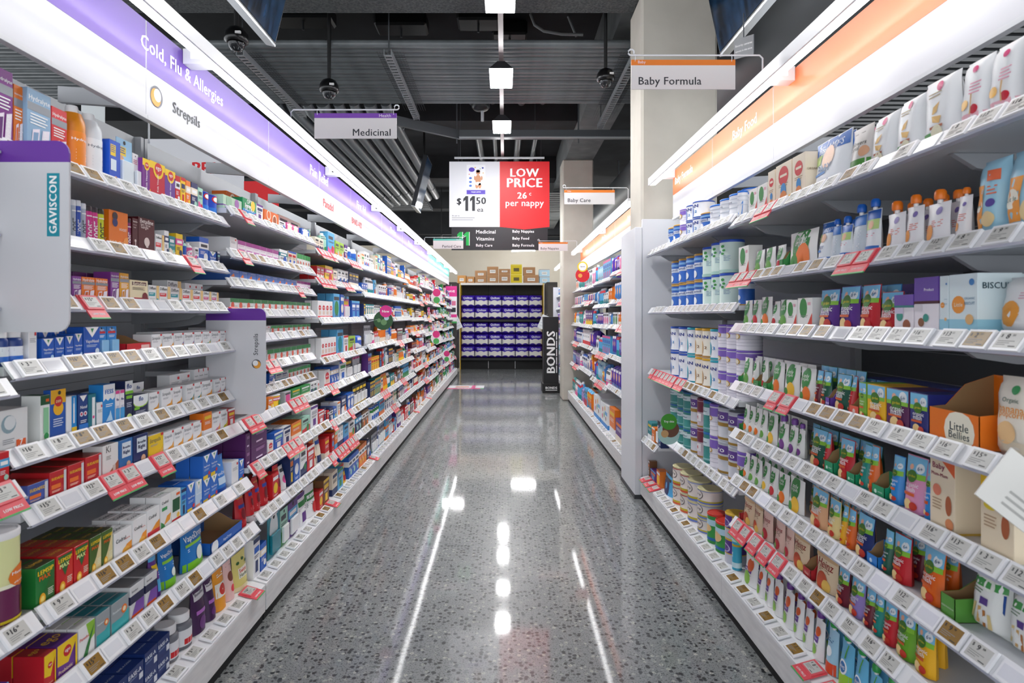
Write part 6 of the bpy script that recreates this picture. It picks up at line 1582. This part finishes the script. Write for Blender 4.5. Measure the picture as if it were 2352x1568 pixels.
# tins
def tin(k, base, lid, ds, art): rec(k, 't', base, 'formula_tin', ds, art, lid)
tin('nan', 'e9ecf2', '2c56b4', 'white NN tin with blue waves'.replace('NN ', ''), [('T', .5, .72, .46, '2a3f8e', 'NAN', 0, 2), ('C', .42, .36, .13, '5a86d0', 2.4), ('T', .64, .38, .09, '2a86c8', '2', 0, 2), ('B', .02, .08, '2c56b4')])
tin('nat', 'e9ecf2', '2fa5b8', 'white tin with teal waves', [('T', .5, .72, .46, '2a3f8e', 'NAN', 0, 2), ('C', .42, .36, .13, '4ab8d0', 2.4), ('T', .64, .38, .09, '2a86c8', '3', 0, 2), ('B', .02, .08, '2fa5b8')])
tin('nag', 'efe9da', 'd8a52a', 'cream tin with gold lid', [('T', .5, .72, .46, '2a3f8e', 'NAN', 0, 2), ('C', .42, .36, .13, 'd9b07a', 2.4), ('T', .64, .36, .09, '8a5a2a', '2', 0, 2), ('B', .02, .09, 'b98a4a')])
tin('apb', '2f68c0', 'c49a4a', 'blue tin with gold lid and white drop', [('B', .50, .66, 'dfe8f4'), ('T', .5, .58, .5, '1b3f86', 'aptamil'), ('C', .5, .24, .12, 'eef4fa', 1.4), ('B', .0, .04, 'c49a4a'), ('B', .75, .84, '7ab0e4')])
tin('bio', 'd6ebe4', '2a58c4', 'pale mint tin with blue lid', [('T', .36, .66, .4, '2a4f9a', 'alula'), ('C', .62, .80, .06, '3f9a4a'), ('C', .66, .68, .05, '3f9a4a'), ('C', .62, .58, .05, '3f9a4a'), ('L', .66, .5, .84, 4, '8aa8c0'), ('B', 0, .10, 'b6dcd2')])
tin('s26', 'e6e9f0', '2272d4', 'white ribbed tin with bright blue lid', [('B', .76, .8, 'c9d0da'), ('B', .6, .63, 'cfd6e0'), ('B', .42, .45, 'cfd6e0'), ('T', .4, .66, .4, '3a4a6a', 'Enprime', 0, 0), ('P', '3a8fe0', .55, .08, .85, .08, .9, .6, .8, .5), ('R', .1, .08, .3, .2, '6ab04a')])
tin('aur', 'e7e5ee', '7a5cc0', 'white ribbed tin with purple lid', [('B', .62, .88, '8a6cc8'), ('C', .5, .55, .13, 'c49a3a'), ('C', .5, .55, .09, 'efe6d0'), ('B', .3, .32, 'c9c8d4'), ('B', .18, .2, 'c9c8d4'), ('B', .44, .46, 'c9c8d4')])
tin('apg', 'cfd2da', 'b9bdc6', 'silver gold-banded tin', [('B', .45, .56, 'a8843a'), ('B', .62, .88, '6a4a9a'), ('T', .5, .75, .4, W_, 'Pro'), ('B', .05, .12, 'a8843a')])
tin('apt', '3f8f8a', '2a6fb0', 'teal tin with blue lid', [('B', .55, .8, 'd4e6ea'), ('T', .5, .67, .4, '2a5a7a', 'toddler'), ('B', .1, .16, '8ac0c0')])
tin('apm', 'c8b7c0', '7a2f4a', 'maroon-topped silver tin', [('B', .55, .9, '7a3446'), ('R', .3, .24, .7, .5, 'efe9ea'), ('T', .5, .37, .14, 'd03a4a', '4', 0, 2), ('B', .05, .1, 'a8843a')])
tin('kar', 'e6ddd8', 'd8d0a0', 'cream tin with heart and coloured bands', [('C', .5, .60, .20, '4a4448'), ('C', .5, .60, .18, 'e6ddd8'), ('T', .5, .60, .26, '4a4448', 'care'), ('B', .14, .24, 'c8b83a'), ('B', .04, .14, 'd8603a'), ('B', .86, .9, 'b8482e')])
tin('kab', 'e6ddd8', 'd8d0a0', 'cream tin with heart and blue bands', [('C', .5, .60, .20, '4a4448'), ('C', .5, .60, .18, 'e6ddd8'), ('T', .5, .60, .26, '4a4448', 'care'), ('B', .14, .24, 'c8b83a'), ('B', .04, .14, '6a7fc8'), ('B', .86, .9, '8a9ad0')])
tin('dan', '3f9a4a', 'd8382a', 'green animal-printed jar with red lid', [('B', .6, .8, 'bfe0f0'), ('C', .5, .5, .2, 'f0c890'), ('B', .1, .2, '2a6fb0')])
tin('pur', '5c3a8e', 'e0b83a', 'purple tin with round pale badge', [('C', .5, .6, .2, 'cdbfe6'), ('C', .5, .6, .15, '5c3a8e'), ('B', .0, .4, 'c9cbd6'), ('B', .38, .42, 'e0b83a')])
tin('tbt', '3aa8c8', 'c8a82a', 'bright teal tin with gold lid', [('T', .5, .6, .2, W_, 'ITAL', 1, 2), ('B', .1, .3, 'c9e6ee')])

# ---------------------------------------------------------------- what stands on the baby shelves
row('R', 0, """pufp 2318 2420 .17; pufp 2245 2316 .165; pufp 2180 2243 .165; puf 2098 2176 .165; puf 2038 2096 .155; puf 1982 2036 .145; orb2 1982 2092 .035; grp 1935 1980 .145; bel 1850 1932 .165; wks 1820 1856 .15; wks 1782 1818 .15; wks 1764 1780 .145; onc 1740 1762 .11; onc 1720 1739 .11; pkp 1940 2030 .165 b=.075; puf 2150 2178 .16 b=.09; bel 1900 1936 .20 b=.08""")
row('R', 1, """bigb 2280 2400 .20; bigb 2215 2279 .19; spo 2178 2208 .105 i=1; spo 2110 2162 .105; spo 2066 2102 .11 i=1; spo 2021 2062 .105 i=1; orb2 2021 2104 .04; orb2 2168 2214 .05; sps 1974 2004 .135; sps2 1943 1972 .13; sps 1918 1941 .11; sps2 1898 1916 .115; bel 1864 1896 .14; ono 1800 1862 .13 i=1; trg 1790 1862 .04; onr 1772 1798 .10; ong 1746 1770 .10; ong 1722 1744 .10; onc 1694 1720 .13 i=1; trg 1692 1721 .05; spo 2030 2200 .115 n=5 b=.07; sps 1900 2000 .12 n=5 b=.085""")
row('R', 2, """wbag 2260 2390 .125 i=1; orb2 2256 2400 .05; bis 2180 2246 .15; bis 2158 2179 .14; prp 2100 2156 .15; prs 2054 2098 .10; rfr 2006 2052 .11 ; rfr 1960 2004 .135; rfu 1916 1958 .135; rfu 1868 1912 .13; onc 1832 1866 .105 i=1; onc 1806 1830 .10 i=1; trg 1804 1868 .035; ong 1778 1803 .105; onr 1764 1777 .10; ono 1738 1762 .12; onr 1718 1737 .11; ong 1699 1717 .11; prp 2060 2156 .165 n=2 b=.17; bis 2265 2330 .15 b=.11; rfb 1960 2050 .135 n=3 b=.06; rfb 1870 1950 .12 n=3 b=.06""")
row('R', 3, """bag 2252 2352 .17; lbt 2134 2250 .078; rbn 2090 2132 .105; rbp 2036 2088 .105; rby 1992 2034 .105; rbg 1973 1990 .105; tco 1950 1990 .03; rfr 1940 1971 .115; rfg 1906 1938 .115; tpu 1895 1970 .035; rfg 1876 1904 .115; rfm 1862 1874 .115; tpu 1858 1890 .035; ono 1826 1858 .115 ; ony 1792 1822 .12; ono 1762 1788 .12; trg 1752 1790 .03; onr 1742 1758 .12; trg 1730 1750 .03; ono 1720 1738 .12; ong 1698 1716 .115; trg 1694 1716 .03; rbn 1980 2130 .10 n=4 b=.125; rfg 1870 1970 .125 n=5 b=.056; ong 1700 1860 .12 n=8 b=.056""")
row('R', 4, """muy 2252 2330 .165; mum 2136 2194 .165; rfb 2110 2132 .14; rfk 2062 2106 .145; rfb 2032 2056 .13; tte 2002 2060 .035; rfo 1984 2018 .135; rft 1964 1983 .13; tte 1944 1983 .035; rfr 1914 1948 .125; tte 1893 1945 .04; rfr 1884 1909 .125; rfg 1850 1882 .125; onp 1820 1834 .10; onp 1800 1818 .10; onp 1778 1798 .10; trg 1776 1836 .025; ony 1752 1773 .12; ong 1737 1750 .12; ono 1724 1736 .12; ono 1712 1723 .12; ono 1700 1711 .12; trg 1697 1774 .03; rfg 1850 2010 .12 n=7 b=.056; muy 2200 2330 .16 n=2 b=.09; ong 1700 1840 .12 n=7 b=.056""")
row('R', 5, """kid 2292 2360 .13 i=1; kid 2206 2280 .14 i=1; tkb 2284 2400 .055; tkd 2160 2281 .055; rfo 2152 2180 .13 b=.056; rfo 2098 2148 .135; rfr 2036 2073 .125; rfg 2016 2034 .12; tbl 1990 2075 .035; rfn 1952 1998 .125; rfo 1934 1950 .12; rfy 1920 1932 .12; rfc 1890 1916 .12; rfe 1849 1886 .125; ony 1800 1834 .12; ono 1776 1798 .11; trg 1790 1836 .03; onr 1757 1773 .11; ony 1741 1755 .115; ong 1726 1739 .11; ong 1712 1724 .11; ono 1700 1710 .11; trg 1697 1774 .025; rfm 2050 2140 .12 n=3 b=.056; rfe 1850 1990 .12 n=6 b=.056; ong 1700 1830 .115 n=7 b=.056; rfo 2100 2150 .13 n=2 b=.09""")
row('R', 6, """rfy 2086 2128 .125; rfv 2044 2084 .125; tbl 2040 2130 .04; rfr 2016 2042 .12; rft 1994 2014 .12; rfm 1972 1992 .11; rfl 1938 1969 .115; tbl 1935 1992 .03; rfm 1909 1936 .115; hnz 1862 1906 .11; tre 1844 1908 .035; hnz 1812 1856 .115; hnp 1792 1811 .11; hnp 1770 1790 .11; tre 1768 1811 .03; hnp 1742 1762 .11; hnz 1722 1740 .11; hnz 1700 1720 .11; tre 1697 1763 .03; rfb 2150 2260 .12 n=3; rfy 2020 2150 .12 n=4 b=.06; hnp 1700 1850 .11 n=7 b=.056; rfl 1870 1990 .11 n=5 b=.056""")
row('R', 7, """p.black 2165 2230 .12; q.pink 2100 2160 .09; jur 2010 2040 .13; jui 1978 2006 .13; jui 1946 1975 .14; jui 1912 1943 .14; jur 1884 1908 .14; umm 1855 1878 .13; umm 1833 1853 .13; umm 1813 1831 .13; umm 1788 1811 .13; umm 1766 1785 .13; umm 1748 1764 .13; umm 1730 1746 .12; umm 1702 1726 .12; jui 1880 2020 .13 n=6 b=.056; umm 1700 1870 .12 n=9 b=.056""")
row('F', 0, """s26 1690 1718 .115; s26 1645 1688 .118; s26 1622 1643 .115; apb 1602 1620 .10; nan 1570 1600 .115 s=2; aur 1556 1569 .10 s=2; apb 1530 1554 .115; s26 1690 1720 .13 b=.14 n=1 s=2""")
row('F', 1, """apb 1690 1712 .15; bio 1626 1664 .165 n=2 s=2; bio 1606 1624 .16 s=2; apb 1587 1605 .15 s=2; apb 1570 1585 .15 s=2; apb 1553 1568 .15 s=2; apb 1536 1551 .15 s=2""")
row('F', 2, """aur 1682 1712 .115 s=3; aur 1660 1681 .115 s=3; aur 1643 1659 .115 s=3; nat 1624 1642 .16 s=2; nag 1590 1623 .16 s=2; nat 1571 1589 .16 s=2; nan 1551 1570 .16 s=2; nan 1533 1550 .16 s=2""")
row('F', 3, """aur 1686 1712 .165 s=2; apg 1664 1685 .165 s=2; apg 1640 1662 .165 s=2; aur 1624 1639 .165 s=2; apt 1610 1623 .165 s=2; apm 1596 1609 .165 s=2; apg 1580 1595 .165 s=2; apt 1550 1577 .11 s=3; apt 1532 1549 .11 s=3""")
row('F', 4, """c.navy 1512 1518 .14; h.black 1505 1511 .16; c.orange 1497 1504 .10; c.teal 1488 1497 .12; c.white 1478 1486 .15""")
row('F', 5, """tbt 1678 1700 .15 s=2; pur 1658 1676 .17 s=2; dan 1634 1656 .15; dan 1618 1633 .15; kab 1592 1616 .118 s=3; kab 1572 1590 .118 s=2; kar 1556 1571 .118 s=2; kar 1538 1555 .118 s=2; p.sky 1518 1536 .12; c.orange 1508 1516 .11; c.purple 1494 1506 .07; c.brown 1480 1492 .11""")
# soft packs, cartons and toys beyond the near pillar
rec('nap', 'q', '5a35b0', 'nappy_pack', 'purple nappy pack', [('C', .5, .55, .28, 'e9b89a'), ('R', .1, .78, .9, .9, 'f2f0fa'), ('R', .1, .06, .9, .18, '3a6fd0')], d=.14)
rec('napb', 'q', '4a8fd8', 'nappy_pack', 'blue nappy pack', [('C', .5, .5, .28, 'e9b89a'), ('R', .1, .78, .9, .9, 'f2f0fa')], d=.14)
rec('napp', 'q', 'e48ab8', 'nappy_pack', 'pink nappy pack', [('C', .5, .5, .26, 'f2e6ea'), ('R', .1, .78, .9, .9, 'f2f0fa')], d=.14)
rec('wip', 'q', 'a9d8ec', 'wipes_pack', 'pale blue wipes pack', [('C', .5, .6, .22, 'f4f6f8'), ('C', .6, .25, .12, 'cf3a3a'), ('R', .1, .8, .9, .9, '3a86c8')], d=.10)
rec('wipt', 'q', '3f9a9a', 'wipes_pack', 'teal wipes pack with red flap', [('R', .1, .76, .9, .92, 'cf2a2a'), ('L', .2, .5, .8, 3, W_)], d=.10)
POOLN = ['nap', 'nap', 'napb', 'napp', 'wip', 'q.white', 'c.white', 'b.white', 'wipt', 'q.lilac', 'c.purple', 'q.orange', 'b.sky', 'c.sky', 'p.white']
rec('swb', 'c', 'eef0f2', 'wipes_box', 'white carton with coloured dots and blue foot', [('B', 0, .18, '2a86d0'), ('C', .3, .7, .06, 'e0602a'), ('C', .6, .8, .06, 'f0b42a'), ('C', .5, .5, .06, '4aa05a'), ('C', .25, .4, .06, 'd83a7a'), ('C', .75, .4, .05, '8a5a3a'), ('R', .6, .55, .95, .7, '7ab8e4')], d=.25)
NNM = {'q': 'nappy_pack', 'c': 'baby_care_carton', 'b': 'baby_wash_bottle', 'p': 'baby_care_pouch'}
row('N0', 5, "c.purple 1414 1430 .2; c.orange 1400 1412 .26")
row('N1', 5, "swb 1380 1396 .24; swb 1364 1379 .25")
for nm in ('N0', 'N1', 'N2', 'N3', 'M0', 'M1'):
    for i in range(6):
        if nm in ('N0', 'N1') and i == 5: continue
        big = nm in ('N2', 'N3') or i == 5
        fill(nm, i, POOLN if nm != 'M1' else POOLN[:6], rnd, (.13, .22) if not big else (.18, .26), (.08, .13) if not big else (.12, .2), nm=NNM, lod=1)

name_goods()

# ---------------------------------------------------------------- shelving across the far end with toilet rolls
t = thing('end_gondola', 'dark shelving unit across the aisle end holding purple toilet roll packs', 'shelving', (-0.07, 15.0, 0))
dk = M('38342f', .6); x0, x1 = -1.01, 1.01
b = MB(); b.box(x0, x1, .52, .56, .0, 2.12, M('4a4742', .7)); b.box(x0, x1, .50, .52, 1.86, 2.10, noisy('pegboard', '2e2b27', '56524a', 90, .7)); b.build('back_panel', t)
for z, nm in ((.245, 'base_shelf'), (1.195, 'shelf'), (2.095, 'top_shelf')):
    b = MB(); b.box(x0, x1, 0, .50, z, z + .03, M('2b2c2f', .5)); b.box(x0, x1, -.006, 0, z - .02, z + .035, M('1b1c1f', .5) if z < 2 else M('d8d6d2', .5)); b.build(nm, t)
b = MB(); b.box(x0, x1, .06, .5, 0, .245, M('101113', .7)); b.build('kick_base', t)
for x in (-.33, .33):
    b = MB(); b.box(x - .012, x + .012, .42, .50, .03, 2.1, M('2b2a28', .6)); b.box(x - .006, x + .006, .05, .06, .02, .2, GREYW); b.build('upright', t)
for sg in (-1, 1):
    b = MB(); xa, xb = sorted((sg * 1.012, sg * 1.03)); b.box(xa, xb, -.01, .56, 0, 2.12, M('d9b02a', .5)); b.build('side_edge', t)
for sg, nm in ((-1, 'health'), (1, 'baby')):
    t2 = thing('end_cabinet', 'tall dark brown cabinet beside the toilet rolls, %s side' % nm, 'cabinet', (-0.07 + sg * 1.17, 14.12, 0))
    b = MB(); b.box(-.125, .125, 0, .85, .05, 2.10, dk, .006); b.build('carcass', t2)
    b = MB(); b.box(-.095, .095, -.006, 0, .15, 2.02, M('47423c', .6), .002); b.build('front_panel', t2)
    b = MB()
    for fx in (-.1, .1):
        b = MB(); b.box(fx - .02, fx + .02, .02, .06, 0, .05, BLACK); b.build('foot', t2)
qm = surf('q', .352, .296, .30, 3)
b = MB(); ROLL = M('e9e6e0', .7)
a, q = 10, 8
F = [qm(i / a, j / q) for j in range(q + 1) for i in range(a + 1)]
Bk = [(p[0], -p[1], p[2]) for p in F]
fs = [(j * (a + 1) + i, j * (a + 1) + i + 1, (j + 1) * (a + 1) + i + 1, (j + 1) * (a + 1) + i) for j in range(q) for i in range(a)]
PV = M('3a1f9e', .3)
b.idx(F, fs, PV, True); b.idx(Bk, [tuple(reversed(x)) for x in fs], PV, True)
for ring in ([F[i] for i in range(a + 1)] + [Bk[i] for i in reversed(range(a + 1))], [F[q * (a + 1) + i] for i in range(a + 1)] + [Bk[q * (a + 1) + i] for i in reversed(range(a + 1))], [F[j * (a + 1)] for j in range(q + 1)] + [Bk[j * (a + 1)] for j in reversed(range(q + 1))], [F[j * (a + 1) + a] for j in range(q + 1)] + [Bk[j * (a + 1) + a] for j in reversed(range(q + 1))]):
    b.face(ring, PV)
# pale rolls seen through the clear middle of the wrapper, with scalloped edges
def qf(u, v, o=0): return qm(u, v, o + .002)
n = 24
lo = [.14 + .10 * abs(math.sin(u / n * PI * 2)) for u in range(n + 1)]
hi = [.50 + .09 * abs(math.cos(u / n * PI * 2 + .3)) for u in range(n + 1)]
pts = [qf(.02 + .96 * i / n, lo[i] + (hi[i] - lo[i]) * j / 3) for j in range(4) for i in range(n + 1)]
b.idx(pts, [(j * (n + 1) + i, j * (n + 1) + i + 1, (j + 1) * (n + 1) + i + 1, (j + 1) * (n + 1) + i) for j in range(3) for i in range(n)], ROLL, True)
b.text('Quilton', lambda x, y, o: qm(.5 + x / .352, y / .296, .003 + o), M('f4f2fa', .4), 0, .225, .23, .06, 1)
b.text('3 ply', lambda x, y, o: qm(.5 + x / .352, y / .296, .003 + o), M('e8b0d0', .4), 0, .035, .10, .022, 1)
QME = b.mesh('toilet_roll_pack')
k = 0
for r, z in enumerate((.276, .574, .872, 1.231, 1.529)):
    for c in range(6):
        k += 1
        lab = 'purple toilet roll pack, %s across the %s row from floor at aisle end' % (ORD[c + 1], ORD[r + 1])
        o = place([('wrapper', QME)], 'toilet_roll_pack', lab, 'toilet rolls', (-1.078 + .168 + c * .3355 + (.004 if r % 2 else 0), 15.17, z), 0, 'toilet roll packs at the aisle end')
        o.scale.x = .94
# cartons on top of the far shelving
def shipping(px0, px1, py0, py1, col, ds, zb, d=.3):
    P = at(px0, py1, 15.25); Q = at(px1, py0, 15.25)
    w, h = Q.x - P.x - .006, Q.z - P.z
    b = MB(); b.box(-w / 2, w / 2, 0, d, 0, h, M(col, .7), .003)
    f = lambda u, v, o=0: ((u - .5) * w, -o, v * h)
    b.face([f(.25, .25, .001), f(.75, .25, .001), f(.75, .62, .001), f(.25, .62, .001)], M('e9e6e0', .6) if col != 'd8bf20' else M('6a5a10', .6))
    for i in range(9):
        u = .30 + i * .047
        b.face([f(u, .36, .0015), f(u + .02, .36, .0015), f(u + .02, .55, .0015), f(u, .55, .0015)], M('4a4640', .6))
    b.face([f(0, .90, .001), f(1, .90, .001), f(1, .96, .001), f(0, .96, .001)], M('b98a5a' if col != 'd8bf20' else 'e8d860', .5))
    o = b.build('shipping_carton'); o.location = ((P.x + Q.x) / 2, 15.02, zb)
    o['label'] = ds; o['category'] = 'carton'; o['group'] = 'cartons stored on top of the far shelving'
    return zb + h
zt = 2.1255
X_ = lambda c: 980 + c / 2.703
Y_ = lambda c: 340 + c / 2.703
BR = 'a87c54'
shipping(X_(250), X_(300), Y_(805), Y_(845), 'b07a45', 'low brown shipping carton beside the small brown stack', zt)
shipping(X_(195), X_(248), Y_(798), Y_(845), 'c08a4a', 'tan shipping carton at health end of far shelf top', zt)
h = shipping(X_(302), X_(374), Y_(808), Y_(845), BR, 'brown shipping carton lower of the first stack', zt); shipping(X_(302), X_(374), Y_(767), Y_(806), BR, 'brown shipping carton upper of the first stack', h + .001)
h = shipping(X_(376), X_(446), Y_(797), Y_(845), BR, 'brown shipping carton lower of the tallest brown stack', zt); shipping(X_(376), X_(446), Y_(743), Y_(795), BR, 'brown shipping carton upper of the tallest brown stack', h + .001)
h = shipping(X_(448), X_(519), Y_(785), Y_(845), BR, 'brown shipping carton lower of stack beside yellow cartons', zt); shipping(X_(448), X_(519), Y_(757), Y_(783), BR, 'brown shipping carton upper of stack beside yellow cartons', h + .001)
h = shipping(X_(521), X_(591), Y_(789), Y_(845), 'd8bf20', 'bright yellow shipping carton lower of the yellow pair', zt); shipping(X_(521), X_(591), Y_(729), Y_(787), 'd8bf20', 'bright yellow shipping carton upper of the yellow pair', h + .001)
h = shipping(X_(600), X_(693), Y_(795), Y_(845), BR, 'wide brown shipping carton lower beside yellow pair', zt); shipping(X_(597), X_(672), Y_(746), Y_(793), BR, 'brown shipping carton resting on the wide carton', h + .001)
h = shipping(X_(697), X_(760), Y_(805), Y_(845), 'a9c8d8', 'pale blue carton lower of the blue pair', zt); shipping(X_(695), X_(760), Y_(758), Y_(803), 'a9c8d8', 'pale blue carton upper of the blue pair', h + .001)
